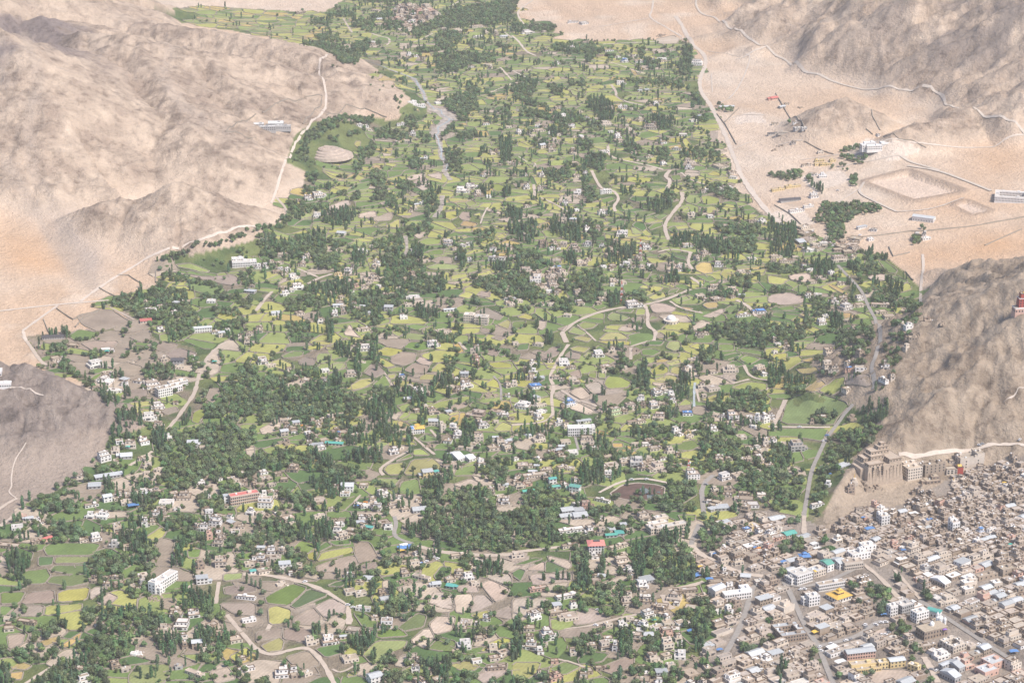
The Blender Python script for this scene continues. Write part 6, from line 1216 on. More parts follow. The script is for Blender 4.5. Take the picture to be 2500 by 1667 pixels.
# red-roofed white block
p = base_at((2, 3), 770, 320, 9)
t = thing('red_roofed_block', 'white three-storey block under a wide pale red hipped roof with a dark skylight', 'building', tuple(p), R(4))
W, Rf, Wi = MB(), MB(), MB()
W.box(0, 0, 14.5, 12, -3, 9, WALLC['w'])
for f in range(3): Wi.windows(0, 0, 14.5, 12, f * 3 + .8, 'fblr', 1.5, 1.6, 2.3)
RR = mat('pale_red_roof', (.60, .235, .20), .88, 1.1, .5, .55)
Rf.add([(-8.6, -7.4, 9), (8.6, -7.4, 9), (8.6, 7.4, 9), (-8.6, 7.4, 9), (-4.5, -3, 10.6), (4.5, -3, 10.6), (4.5, 3, 10.6), (-4.5, 3, 10.6)], FR, RR)
Rf.box(.6, .3, 6, 2.6, 10.5, 11.6, ROOFC['d'])
parts(t, W, Rf, Wi); mark(occ_house, footprint(p[0], p[1], 18, 16, 0), 1)
# blue-roofed pavilion
p = base_at((3, 3), 335, 410, 5)
t = thing('blue_pavilion', 'square pavilion under a bright blue two-tier hipped roof among dark trees', 'pavilion', tuple(p), R(10))
W, Rf, Wi = MB(), MB(), MB()
W.box(0, 0, 8.6, 8, -3, 4.2, WALLC['t']); Wi.windows(0, 0, 8.6, 8, 1, 'flr', 1.5, 1.6, 2.6)
Rf.add([(v[0] * .58, v[1] * .58, 4.2 + (v[2] - 4.4) * 1.2) for v in V], FR, ROOFC['b'])
W.box(0, 0, 3.2, 3, 5.5, 6.6, ROOFC['b']); Rf.add([(v[0] * .25, v[1] * .25, 6.6 + (v[2] - 4.4)) for v in V], FR, ROOFC['b'])
parts(t, W, Rf, Wi); mark(occ_house, footprint(p[0], p[1], 11, 11, 0), 1)
# mosque
p = base_at((3, 3), 1500, 1085, 8)
t = thing('mosque', 'brown flat-roofed mosque with white domes and a white minaret on its right corner', 'mosque', tuple(p), R(26))
W, Rf, Wi = MB(), MB(), MB()
W.box(0, 0, 25, 13, -3, 8, WALLC['b']); Rf.box(0, 0, 25.4, 13.4, 8, 8.35, ROOFC['mud'])
for f in range(2): Wi.windows(0, 0, 25, 13, f * 3.8 + 1, 'flr', 1.4, 1.9, 2.8)
parts(t, W, Rf, Wi)
for (x, y, r, z) in ((1, 1.5, 2.1, 8.3), (14.2, 6.8, 2.3, 8.6), (16.8, 4.0, 1.5, 7.6)):
    D = MB()
    D.lathe(x, y, [(r * .95, z - (9 if x > 5 else 0)), (r * .95, z + .8), (r * 1.06, z + 1.5), (r, z + 2.3), (r * .75, z + 3.2), (r * .35, z + 3.8), (.1, z + 4.8)], ROOFC['w'], 14)
    D.build('dome', t)
D = MB()
D.lathe(12, 8.5, [(1.35, -2), (1.25, 10), (1.7, 10.3), (1.7, 11.4), (1.1, 11.5), (1.1, 13.4), (1.3, 14.2), (.7, 15.3), (.1, 16.5)], ROOFC['w'], 14)
D.build('minaret', t)
mark(occ_house, footprint(p[0] + 2, p[1], 34, 18, R(26)), 1)
# other market blocks
block('corner_block', 'white four-storey corner block with a flat pale roof at the market bend', 'building', (3, 3), 292, 590, [(0, 0, 19, 15, 3), (-11, 1, 5, 10, 2)], 33, 'w', 'pale', h=8, gap=2.2)
block('arcade_wing', 'grey-roofed hall joined behind the white corner block', 'building', (3, 3), 440, 545, [(0, 0, 15, 11, 2)], 34, 'c', 'g', h=6, gable=False)
block('green_roof_shop', 'shop house with a bright green sheet roof behind the corner block', 'shop', (3, 3), 535, 495, [(0, 0, 8, 12, 2.4)], 34, 'w', 'n', h=6, gable=True)
block('long_grey_shop', 'narrow shop house with a long pale grey sheet roof up the street', 'shop', (3, 3), 640, 475, [(0, 0, 8, 14, 2)], 34, 'w', 'g', h=5, gable=True)
block('arcaded_house', 'cream house with a row of dark arches facing the market street', 'building', (3, 3), 770, 480, [(0, 0, 19, 9, 2.4), (-3, 7, 12, 6, 2)], 16, 'c', 'mud', h=7, gap=1.9)
block('white_hall', 'wide white hall with a pyramid lantern above the market street', 'hall', (3, 3), 830, 380, [(0, 0, 20, 11, 2), (13, 6, 13, 11, 3), (2, 0, 5, 5, 3)], 22, 'w', 'pale', h=8, gap=3)
block('balcony_row', 'long white row with dark balconies in front of the golden temple', 'building', (3, 3), 570, 670, [(0, 0, 27, 7, 2)], 20, 'w', 'mud', h=6, gap=1.9)
block('white_house_block', 'white three-storey block with small windows beside the golden temple', 'building', (3, 3), 405, 805, [(0, 0, 11, 9, 3), (-6, 3, 6, 6, 2)], 20, 'w', 'pale', h=8, gap=2.2)
block('brown_office', 'brown-windowed three-storey office with a flat grey roof by the big trees', 'office', (3, 3), 1245, 880, [(0, 0, 14, 12, 3)], 30, 'g', 'pale', h=8, gap=2)
block('white_tower_house', 'narrow white four-storey house left of the brown office', 'building', (3, 3), 1135, 905, [(0, 0, 8, 7, 3.4)], 26, 'w', 'pale', h=9, gap=2.2)
block('green_vault_block', 'white slanting block capped by a dark green vaulted roof', 'building', (3, 3), 1420, 940, [(-4, 0, 14, 9, 3)], 30, 'w', 'pale', h=8, gap=2.4)
p = base_at((3, 3), 1525, 920, 8)
t = thing('vaulted_hall', 'white hall with a green barrel roof beside the mosque', 'hall', tuple(p), R(-32))
W, Rf, Wi = MB(), MB(), MB()
W.box(0, 0, 12, 6, -3, 6, WALLC['w']); Wi.windows(0, 0, 12, 6, 1.5, 'flr', 1.3, 1.6, 2.4)
vv = []; nn = 9
for sx in (-6.3, 6.3): vv += [(sx, 3.3 * math.cos(math.pi * i / (nn - 1)), 6 + 2.2 * math.sin(math.pi * i / (nn - 1))) for i in range(nn)]
Rf.add(vv, [(i, i + 1, nn + i + 1, nn + i) for i in range(nn - 1)] + [tuple(range(nn - 1, -1, -1)), tuple(range(nn, 2 * nn))], ROOFC['n'])
parts(t, W, Rf, Wi); mark(occ_house, footprint(p[0], p[1], 14, 9, R(-32)), 1)
block('courtyard_block', 'grey-roofed square block round a dark inner court by the left street', 'building', (3, 3), 190, 1095, [(0, -9, 24, 7, 2), (0, 9, 24, 7, 2), (-9, 0, 6, 11, 2), (9, 0, 7, 11, 2.3)], 17, 'b', 'g', h=7, gap=2.4)
block('white_court_house', 'pale-roofed house round a deep square court below the mosque', 'building', (3, 3), 1695, 1215, [(0, -6.5, 16, 4.5, 2), (0, 6.5, 16, 4.5, 2), (-6.5, 0, 4, 8.6, 2), (6.5, 0, 4, 8.6, 2)], 34, 'c', 'pale', h=6)
block('schoolhouse', 'long pink-walled schoolhouse with a light grey sheet roof', 'school', (3, 3), 840, 1290, [(0, 0, 26, 9, 2)], 13, 'p', 'g', h=7, gable=True, gap=2.1)
block('yellow_classroom', 'tan and yellow long classroom row with dark windows below the schoolhouse', 'school', (3, 3), 870, 1395, [(0, 0, 24, 8, 1.6), (2, -7, 22, 5, 1)], 12, 'y', 'mud', h=6, gap=1.8)
block('yellow_porch_house', 'yellow two-storey house with open porches between two school rows', 'school', (3, 3), 1045, 1395, [(0, 0, 9, 7, 2)], 14, 'y', 'pale', h=6, gap=2)
block('grey_roof_classroom', 'yellow classroom with a blue-grey roof at the top of the dusty yard', 'school', (3, 3), 1175, 1375, [(0, 0, 14, 8, 2)], 14, 'y', 'g', h=6, gable=True)
block('yellow_gate_house', 'small yellow house with a pale green roof on the right of the dusty yard', 'school', (3, 3), 1340, 1425, [(0, 0, 10, 6, 2)], -38, 'y', 'pale', h=6)
block('sheet_hall', 'big market hall with stepped grey sheet roofs near the bottom right corner', 'hall', (3, 3), 2030, 1410, [(-7, -4, 16, 13, 1.6), (7, 3, 16, 14, 2)], 32, 'p', 'g', h=6, gap=4)
block('grey_court_hall', 'grey-roofed hall round a dark court left of the big market hall', 'hall', (3, 3), 1690, 1450, [(-8, -5, 8, 17, 1.7), (8, 4, 7, 16, 1.7), (0, 9, 10, 5, 2)], 38, 'g', 'g', h=6, gable=True)
block('metal_shed', 'long white sheet-roofed shed slanting in the bazaar houses', 'shed', (3, 3), 1580, 640, [(0, 0, 8, 18, 1.4)], 40, 'c', 'w', h=4, gable=True)
block('white_roof_shop', 'shop with a broad clean white roof, lower of a pair', 'shop', (3, 3), 1830, 712, [(0, 0, 11, 8, 1.6)], 24, 'c', 'w', h=5)
block('white_roof_house', 'house with a white roof broken by a dark hole, upper of a pair', 'shop', (3, 3), 1830, 655, [(0, 0, 12, 8, 1.7), (7, 2, 6, 6, 2)], 22, 'c', 'w', h=5)
block('blue_square_shop', 'shop with a pale blue-white sheet roof at the right of the white pair', 'shop', (3, 3), 2090, 660, [(0, 0, 9, 8, 1.7)], 24, 'c', 'w', h=5)
block('old_white_tower', 'tall narrow white house standing above the old town roofs', 'house', (3, 3), 1705, 130, [(0, 0, 8.5, 7.5, 3.4), (-1, 3, 6, 4, 4.2)], 24, 'w', 'mud', h=10, gap=2.3)
block('old_white_house', 'white house with dark windows at the upper left of the old town', 'house', (3, 3), 1060, 70, [(0, 0, 9.5, 8, 3), (-2, 4, 6, 4, 3.6)], 22, 'w', 'mud', h=8, gap=2.3)
block('compound_store', 'tan store block inside the walled compound at the right edge', 'store', (3, 3), 2180, 530, [(0, 0, 15, 11, 2), (-22, 0, 22, 6, 1)], 26, 't', 'mud', h=6, gap=5)
# hotels and large houses of the valley
block('cream_hotel', 'long cream hotel with a slanting window row and a wing behind', 'hotel', (2, 3), 1400, 130, [(4, -4, 34, 8, 2), (-14, 0, 8, 12, 2), (-3, 9, 20, 8, 1.6), (6, 20, 14, 7, 1.6)], 24, 'c', 'pale', h=7, gap=2.0)
block('arcade_hotel', 'white two-storey block with bold square windows above the market left street', 'hotel', (2, 3), 2060, 755, [(0, 0, 26, 8, 2), (10, 4, 9, 12, 2.4)], 16, 'w', 'w', h=7, gap=2.2)
block('white_hotel', 'long white hotel with three rows of dark windows in the middle of the valley', 'hotel', (2, 2), 620, 820, [(0, 0, 26, 10, 3), (13, 4, 8, 8, 2.6)], 4, 'w', 'w', h=9, gap=2.1)
block('diagonal_hotel', 'narrow white hotel running away from the viewer in the lower left trees', 'hotel', (0, 3), 1500, 640, [(0, 0, 9, 34, 3), (4, -12, 8, 8, 2), (0, -14, 8, 7, 3.6)], -28, 'w', 'pale', h=9, gap=2.4)
block('stepped_hotel', 'white hotel with a tall front block and a long cream wing up the slope', 'hotel', (0, 2), 1545, 430, [(-9, -8, 17, 11, 3), (6, -3, 17, 8, 2.4), (16, 10, 22, 8, 2)], 32, 'w', 'mud', h=8, gap=2.1)
block('red_banded_hotel', 'hotel with red bands between its storeys and a long reddish roof', 'hotel', (0, 2), 2240, 1440, [(0, 0, 30, 9, 3.2), (10, 6, 14, 12, 2)], 24, 'c', 'r', h=9, gap=1.9, stripes=mat('brick_band', (.42, .20, .15)))
block('half_built_hotel', 'half-built pale hotel with open frames at the left edge of the green', 'hotel', (0, 1), 2215, 850, [(0, 0, 24, 10, 2.4), (-4, 7, 16, 8, 3), (15, 2, 10, 12, 2)], 10, 'w', 'pale', h=8, gap=2.0)
block('mansion_hotel', 'cream mansion hotel with tall rounded dark bays above green fields', 'hotel', (1, 1), 2015, 1360, [(-8, 3, 13, 10, 3), (8, -2, 17, 11, 3)], -10, 'c', 'pale', h=9, gap=1.7, ww=1.0, stripes=mat('cream_band', (.63, .55, .48)))
block('desert_school', 'school of low white rows with one big white roof in its own desert yard', 'school', (1, 0), 110, 1160, [(12, 7, 24, 18, 2.4), (-10, -12, 44, 6, 2), (22, -4, 26, 6, 1.6), (-14, 4, 16, 10, 2.2), (-44, -4, 14, 5, 1)], 5, 'g', 'w', h=8, gap=3)
block('roadside_school', 'white school blocks in a levelled yard under the right-hand mountain', 'school', (3, 0), 1000, 1335, [(-8, -8, 24, 9, 2), (16, 0, 22, 10, 2.6), (-10, 6, 18, 8, 2.4), (-22, -2, 8, 12, 2)], 10, 'w', 'w', h=8, gap=2.4)
block('courtyard_fort', 'white square courtyard building with pillared sides on the orange fan', 'building', (3, 1), 2235, 240, [(0, -15, 46, 6, 2.2), (0, 15, 46, 6, 2.2), (-20, 0, 6, 24, 2.2), (20, 0, 6, 24, 2.2)], -14, 'w', 'pale', h=7, gap=1.9, ww=.9)
block('temple_stage', 'white garden shrine with an orange tip on a grey paved terrace', 'shrine', (3, 1), 500, 50, [(0, 0, 12, 8, 1), (0, 1, 5, 5, 2)], 5, 'w', 'w', h=4)
block('gable_shed', 'blue-grey gabled sheet shed alone on the right-hand fan', 'shed', (3, 1), 1430, 440, [(0, 0, 30, 12, 1.9)], -26, 'w', 'g', h=6, gable=True, gap=3.4)
block('white_gable_hall', 'long white gabled hall slanting inside a walled yard', 'hall', (1, 2), 1880, 1060, [(-4, 3, 9, 20, 1.3), (5, -8, 8, 12, 1.2)], 38, 'w', 'w', h=4, gable=True)
block('shrine_terrace', 'white arcaded shrine building at the very left edge on its spur', 'shrine', (0, 2), 20, 390, [(0, 0, 20, 8, 1.4), (-12, 30, 18, 12, 2.6), (-9, 12, 8, 6, 2)], 6, 'w', 'w', h=6, gap=2.2)
p = base_at((1, 2), 1480, 810, 6)
t = thing('yellow_roofed_house', 'white house under a yellow sloping roof with a blue end beside a poplar', 'house', tuple(p), R(10))
W, Rf, Wi = MB(), MB(), MB()
W.box(0, 0, 15, 9, -3, 5.6, WALLC['w'])
for f in range(2): Wi.windows(0, 0, 15, 9, f * 2.8 + .7, 'flr', 1.4, 1.4, 2.2)
Rf.add([(v[0] * .6 + 2.4, v[1] * .6, 5.6 + (v[2] - 4.4) * 1.2) for v in V], FR, GOLD); Rf.box(-6, -1, 4, 6, 5.7, 6.1, ROOFC['b'], bottom=True)
parts(t, W, Rf, Wi); mark(occ_house, footprint(p[0], p[1], 17, 11, 0), 1)
p = base_at((2, 1), 1460, 1375, 5)
t = thing('domed_house', 'round white house with a domed roof in a green field', 'house', tuple(p))
W, Rf, Wi = MB(), MB(), MB()
W.lathe(0, 0, [(9.5, -3), (9.3, 3.2), (9.6, 3.3), (9.6, 3.9)], WALLC['c'], 14); Rf.lathe(0, 0, [(9.2, 3.7), (5.4, 3.8)], ROOFC['mud'], 14); W.lathe(0, 0, [(5.4, 3), (5.3, 5.8)], WALLC['w'], 14)
Rf.lathe(0, 0, [(5.5, 5.8), (4.9, 7.2), (3.4, 8.4), (1.2, 9.1), (.2, 9.5)], ROOFC['w'], 14)
for i in range(14):
    a = 2 * math.pi * i / 14 + .2; Wi.box(9.45 * math.cos(a), 9.45 * math.sin(a), .9, .9, .8, 2.4, GLASS)
parts(t, W, Rf, Wi); mark(occ_house, footprint(p[0], p[1], 20, 20, 0), 1)
# terraced mound (ruined stupa base)
p = base_at((1, 0), 690, 1410, 4)
t = thing('terraced_mound', 'round stepped earthen mound with ringed terraces on the left of the valley', 'mound', tuple(p))
TM = mat('mound_earth', (.43, .355, .295), .75, 1.2, .2, bump=.5)
D = MB(); D.lathe(0, 0, [(34, -3), (32.5, 1.2), (30.5, 1.4), (29.5, 1.7)], TM, 40); D.build('base_ring', t)
for k, (r0, r1, z0, z1) in enumerate(((28, 24.5, 1.6, 4), (23, 19, 4, 6.6), (17.5, 12, 6.5, 9.2))):
    D = MB(); D.lathe(-2 * k, 2 * k, [(r0, z0 - .5), (r0 - 1.5, z1 - .3), (r1, z1)], TM, 36); D.build('terrace', t)
D = MB()
for k in range(26):
    a = random.uniform(0, 6.28); r = random.uniform(1, 11); D.box(-5 + r * math.cos(a), 5 + r * math.sin(a), random.uniform(1.5, 5), random.uniform(1.5, 4), 8.8, random.uniform(9.6, 11.5), TM, taper=.5)
D.build('ruined_top', t)
mark(occ_house, footprint(p[0], p[1], 58, 58, 0), 2)
# white stupas
def stupa(tile, X, Y, s, label):
    p = at(*[[q] for q in tp(tile, X, Y)])[0]
    t = thing('stupa', label, 'stupa', tuple(p), 0, 'whitewashed stupas')
    m = WALLC['c']
    D = MB(); D.box(0, 0, 6 * s, 6 * s, -2, 2 * s, m); D.box(0, 0, 5 * s, 5 * s, 2 * s, 2.8 * s, m); D.box(0, 0, 4 * s, 4 * s, 2.8 * s, 3.5 * s, m); D.build('plinth', t)
    D = MB(); D.lathe(0, 0, [(1.5 * s, 3.4 * s), (2.0 * s, 4.6 * s), (1.7 * s, 5.4 * s), (.8 * s, 5.7 * s)], m, 12); D.build('bell', t)
    D = MB(); D.lathe(0, 0, [(.5 * s, 5.6 * s), (.2 * s, 8.2 * s), (.35 * s, 8.4 * s), (.05, 8.9 * s)], GOLD, 8); D.build('spire', t)
stupa((3, 2), 1700, 1320, 1.0, 'pale old stupa on bare ground below the red temple')
stupa((3, 2), 790, 1300, 1.1, 'brown-white stupa tower on the cliff edge left of the palace foot')
stupa((2, 0), 210, 1530, .9, 'small white stupa in fields near the middle of the valley top')
# striped lattice masts
MR = mat('mast_red', (.50, .10, .07)); MW = mat('mast_white', (.72, .70, .68))
def mast(tile, X, Y, h, label):
    p = at(*[[q] for q in tp(tile, X, Y)])[0]
    t = thing('lattice_mast', label, 'mast', tuple(p), 0, 'striped lattice masts')
    n = 7
    for k in range(n):
        D = MB(); m = MR if k % 2 == 0 else MW
        z0, z1 = h * k / n, h * (k + 1) / n
        r0, r1 = 1.9 * (1 - k / n) + .35, 1.9 * (1 - (k + 1) / n) + .35
        for a in (-1, 1):
            for b in (-1, 1):
                D.add([(a * r0 - .16, b * r0 - .16, z0), (a * r0 + .16, b * r0 - .16, z0), (a * r0 + .16, b * r0 + .16, z0), (a * r0 - .16, b * r0 + .16, z0), (a * r1 - .16, b * r1 - .16, z1), (a * r1 + .16, b * r1 - .16, z1), (a * r1 + .16, b * r1 + .16, z1), (a * r1 - .16, b * r1 + .16, z1)], [(0, 1, 5, 4), (1, 2, 6, 5), (2, 3, 7, 6), (3, 0, 4, 7)], m)
        for q in range(4):
            c, s = math.cos(q * math.pi / 2), math.sin(q * math.pi / 2)
            rot = lambda v: (v[0] * c - v[1] * s, v[0] * s + v[1] * c, v[2])
            D.add([rot(v) for v in [(-r0, -r0, z0), (-r0 + .3, -r0, z0), (r1, -r1, z1), (r1 - .3, -r1, z1)]], [(0, 1, 2, 3)], m)
            D.add([rot(v) for v in [(r0, -r0 - .02, z0), (r0 - .3, -r0 - .02, z0), (-r1, -r1 - .02, z1), (-r1 + .3, -r1 - .02, z1)]], [(3, 2, 1, 0)], m)
        D.box(0, 0, 2 * r1 + .4, 2 * r1 + .4, z1 - .25, z1, m)
        D.build('mast_section', t)
    D = MB(); D.lathe(1.2, -.6, [(.9, h * .8), (.95, h * .8 + 1.6)], MW, 10); D.build('dish_antenna', t)
mast((2, 1), 1178, 800, 26, 'red and white lattice mast by the dirt road bend, farther one')
mast((2, 1), 1005, 1210, 28, 'red and white lattice mast above the cream house, nearer one')
mast((2, 2), 1620, 1220, 16, 'short red and white lattice mast behind a white three-storey house')

# ------------------------------------------------------------------ houses noted one by one
HS = []
hr = random.Random(21)
raw = []
for tile, txt in HOUSES.items():
    for s in txt.split():
        q = s.split(',')
        X, Y, Wp, code = float(q[0]), float(q[1]), float(q[2]), q[3]
        rot = float(q[4]) if len(q) > 4 else None
        u, v = tp(tile, X, Y)
        raw.append((u, v, Wp / SC, code, rot))
ra = at([r[0] for r in raw], [r[1] for r in raw])
rd = np.sqrt(ra[:, 0] ** 2 + ra[:, 1] ** 2 + (CAMZ - ra[:, 2]) ** 2)
tmp = []
for r, d in zip(raw, rd):
    code = r[3]
    ruin = 'x' in code; long_ = 'L' in code
    n = int(next((c for c in code if c.isdigit()), '1'))
    h = 1.5 if ruin else n * 3
    tmp.append((r, ruin, long_, n, r[1] + .46 * h * .92 * FPX / d))
rb = at([t[0][0] for t in tmp], [t[4] for t in tmp])
for (r, ruin, long_, n, vb), p, d in zip(tmp, rb, rd):
    m = r[2] * d / FPX
    code = r[3]
    roof = next((c for c in code[1:] if c in 'gbnrdw'), '')
    rot = R(r[4]) if r[4] is not None else R(hr.choice((hr.uniform(-22, 22), hr.uniform(8, 36))))
    w = m * (.97 if long_ else .86); dd = max(5.0, w * (.3 if long_ else hr.uniform(.68, .95))); dd = min(dd, 14)
    w = max(w, 4.5)
    if ruin: w *= 1.0
    HS.append(dict(x=p[0], y=p[1], z=p[2], w=w, d=dd, n=n, rot=rot, wall=code[0], roof=roof, ruin=ruin, long=long_, noun='house', px=r[2], kind='house'))
    mark(occ_house, footprint(p[0], p[1], w + 1, dd + 1, rot), 0)

# outbuildings and smaller neighbours close to the noted houses
for it in list(HS):
    u, v = proj(it['x'], it['y'], it['z'])
    if it['long'] or it['ruin'] or not inpoly(np.array([u]), np.array([v]), VALLEY)[0]: continue
    for q in range(hr.choice((0, 1, 1, 2, 3)) if v > 880 else hr.choice((0, 0, 1, 1, 2))):
        a = hr.uniform(0, 6.283); r = hr.uniform(.9, 1.7) * max(it['w'], it['d']) + 2
        x, y = it['x'] + math.cos(a) * r, it['y'] + math.sin(a) * r
        w = hr.uniform(5, 9.5); dd = w * hr.uniform(.6, 1); rot = it['rot'] + R(hr.gauss(0, 12))
        fp = footprint(x, y, w, dd, rot)
        if frac(occ_house, fp) > .1 or frac(occ_road, fp) > .1 or frac(occ_field, fp) > .3: continue
        z = float(H(x, y))
        HS.append(dict(x=x, y=y, z=z, w=w, d=dd, n=hr.choice((1, 1, 2)), rot=rot, wall=hr.choice('wcccte'), roof='g' if hr.random() < .08 else '', ruin=False, long=False, noun='house', px=w * FPX / math.sqrt(x * x + y * y + (CAMZ - z) ** 2), kind='house'))
        mark(occ_house, fp, 0)

# ------------------------------------------------------------------ the crowded town, lot by lot
TROT = R(34)
OLD = [(2330, 1160), (2500, 1105), (2560, 1095), (2560, 1400), (2500, 1372), (2290, 1335), (2170, 1348), (2060, 1335), (2035, 1300), (2075, 1262), (2140, 1240), (2200, 1250), (2262, 1232), (2325, 1205)]
CLUST = [(2225, 1200), (2265, 1195), (2290, 1235), (2270, 1245), (2215, 1240)]
LOW = [(1700, 1340), (1760, 1285), (1860, 1262), (1985, 1262), (2020, 1300), (2060, 1335), (2170, 1348), (2290, 1335), (2500, 1372), (2560, 1390), (2560, 1720), (1730, 1720), (1705, 1610), (1760, 1500), (1705, 1425)]
grove_polys = []
def shift_for(tile, pts, hgt):
    P = atT(tile, pts); c = P.mean(0)
    d = math.sqrt(c[0] ** 2 + c[1] ** 2 + (CAMZ - c[2]) ** 2)
    uv = [tp(tile, *p) for p in pts]
    return at([q[0] for q in uv], [q[1] + hgt * .9 * FPX / d for q in uv])
occ_tree = np.zeros((ONY, ONX), bool)
for tile, txt in GROVES.items():
    for s in txt.replace('\n', ';').split(';'):
        s = s.strip()
        if not s: continue
        kd, pts = s.split(' ', 1)
        pw = shift_for(tile, parse_pts(pts), {'w': 2.6, 'p': 4.2, 'm': 3.4}[kd])
        grove_polys.append((kd, pw))
        mark(occ_tree, [tuple(p) for p in pw])
c0, s0 = math.cos(TROT), math.sin(TROT)
twr = random.Random(4)
TH = []
cen = at([2150], [1450])[0]
def town_fill(zone, cw, cdp, street_every, walls, storeys, jit, cen=cen, span=60, dest=TH, kind='town_house', noun='town house'):
    for row in range(-span, span):
        gap = (row // street_every) * 3.2 if street_every else 0
        off = twr.uniform(0, cw); xx = -330 + off
        while xx < 330:
            w = cw * twr.uniform(.7, 1.35); dp = cdp * twr.uniform(.78, 1.08)
            lx, ly = xx + w / 2, row * cdp * 1.04 + gap + twr.uniform(-jit, jit)
            xx += w + (twr.uniform(.0, .8) if twr.random() < .8 else twr.uniform(1.5, 4.5))
            x, y = cen[0] + lx * c0 - ly * s0, cen[1] + lx * s0 + ly * c0
            if y < 1560 or y > 4600: continue
            z = float(H(x, y)); u, v = proj(x, y, z)
            if not inpoly(np.array([u]), np.array([v]), zone)[0] or u > 2540 or v > 1700: continue
            rot = TROT + R(twr.gauss(0, 5 if street_every else 10))
            fp = footprint(x, y, w - .6, dp - .5, rot)
            if frac(occ_road, fp) > .12 or frac(occ_house, fp) > .2 or frac(occ_field, fp) > .2 or frac(occ_tree, fp) > .4: continue
            wall = twr.choices(list(walls), list(walls.values()))[0]
            n = twr.choices(list(storeys), list(storeys.values()))[0]
            rf = twr.choices(['', 'g', 'w', 'n', 'r', 'b'], (86, 8 if street_every else 1.5, 2.5 if street_every else 2, .15, .1, .15))[0]
            d = math.sqrt(x * x + y * y + (CAMZ - z) ** 2)
            dest.append(dict(x=x, y=y, z=z, w=w - .5, d=dp - .4, n=n, rot=rot, wall=wall, roof=rf, ruin=False, long=False, noun=noun, px=w * FPX / d, kind=kind))
            mark(occ_house, fp, 0)
town_fill(LOW, 11.8, 9.8, 2, {'w': 11, 'c': 14, 'e': 34, 't': 30, 'b': 9, 'p': 4, 'y': 1, 'g': 3}, {1: 54, 2: 38, 3: 8}, .8)
town_fill(OLD, 8.4, 7.8, 0, {'w': 5, 'c': 5, 'e': 28, 't': 48, 'b': 15, 'p': 1}, {1: 50, 2: 42, 3: 8}, 1.4)
town_fill(CLUST, 6.5, 6, 0, {'c': 15, 't': 75, 'b': 10}, {1: 45, 2: 55}, 1.4)

VILL = [tp((1, 0), *p) for p in ((1120, 170), (1290, 80), (1400, 50), (1500, 60), (1600, 90), (1680, 140), (1600, 190), (1500, 250), (1400, 300), (1320, 280), (1360, 200), (1200, 200))]
town_fill(VILL, 11, 12, 0, {'c': 45, 't': 35, 'p': 12, 'w': 10}, {1: 30, 2: 50, 3: 20}, 2, at([1003], [40])[0], 20, HS, 'house', 'house')
EDGE = [tp((3, 1), *p) for p in ((250, 520), (330, 520), (430, 640), (520, 640), (700, 620), (880, 640), (860, 760), (700, 760), (560, 740), (420, 760), (300, 720), (230, 640))]
town_fill(EDGE, 15, 17, 0, {'c': 50, 't': 35, 'w': 15}, {1: 70, 2: 30}, 3, at([1990], [595])[0], 20, HS, 'house', 'house')
EDG2 = [tp((2, 0), *p) for p in ((1900, 1380), (1990, 1380), (2070, 1567), (1900, 1567))] 
town_fill(EDG2, 14, 20, 0, {'c': 60, 't': 30, 'w': 10}, {1: 80, 2: 20}, 3, at([1776], [392])[0], 20, HS, 'house', 'house')
HAM = [tp((2, 1), *p) for p in ((150, 960), (330, 930), (480, 940), (490, 1010), (400, 1110), (300, 1140), (230, 1080))]
town_fill(HAM, 11, 12, 0, {'c': 50, 't': 25, 'w': 25}, {1: 30, 2: 50, 3: 20}, 2, at([1333], [690])[0], 20, HS, 'house', 'house')
def inframe(o):
    u, v = proj(o['x'], o['y'], o['z'] + 3)
    return -10 < u < 2510 and -10 < v < 1690
def make_houses(items, limit, group, rest_name):
    for it in items: it['vis'] = inframe(it)
    items = [it for it in items if it['vis']]
    place_phrase(items, house_style)
    items.sort(key=lambda it: -it['px'] * (it['n'] * .25 + .75))
    rng = random.Random(9)
    rest = MB()
    for k, it in enumerate(items):
        W, Rf, Wi = house_parts(it, rng)
        if k < limit:
            st = house_style(it)
            lab = st + ', ' + it['phrase']
            if len(lab.split()) > 16: lab = lab.replace(STOR[it['n']] + ' ', '')
            if len(lab.split()) > 16: lab = lab.replace(' in front of the ', ' before the ')
            root = thing('ruined_house' if it['ruin'] else it['kind'], lab, 'ruin' if it['ruin'] else 'house', (it['x'], it['y'], it['z']), it['rot'], group)
            W.build('walls', root); Rf.build('roof', root); Wi.build('small_windows', root, 'stuff')
        else:
            T = xf(it['x'], it['y'], it['z'], it['rot'])
            for M_ in (W, Rf, Wi):
                for f0 in range(0): pass
                b = len(rest.V); rest.V += [T(v) for v in M_.V]
                rest.F += [tuple(i + b for i in f) for f in M_.F]
                mp = [rest.mi(m) for m in M_.mats]; rest.M += [mp[i] for i in M_.M]
    rest.build(rest_name, None, 'stuff')
make_houses(HS, 300, 'flat-roofed houses among the fields and trees', 'small_distant_houses')
make_houses(TH, 300, 'flat-roofed houses crowded in the town', 'small_town_houses')

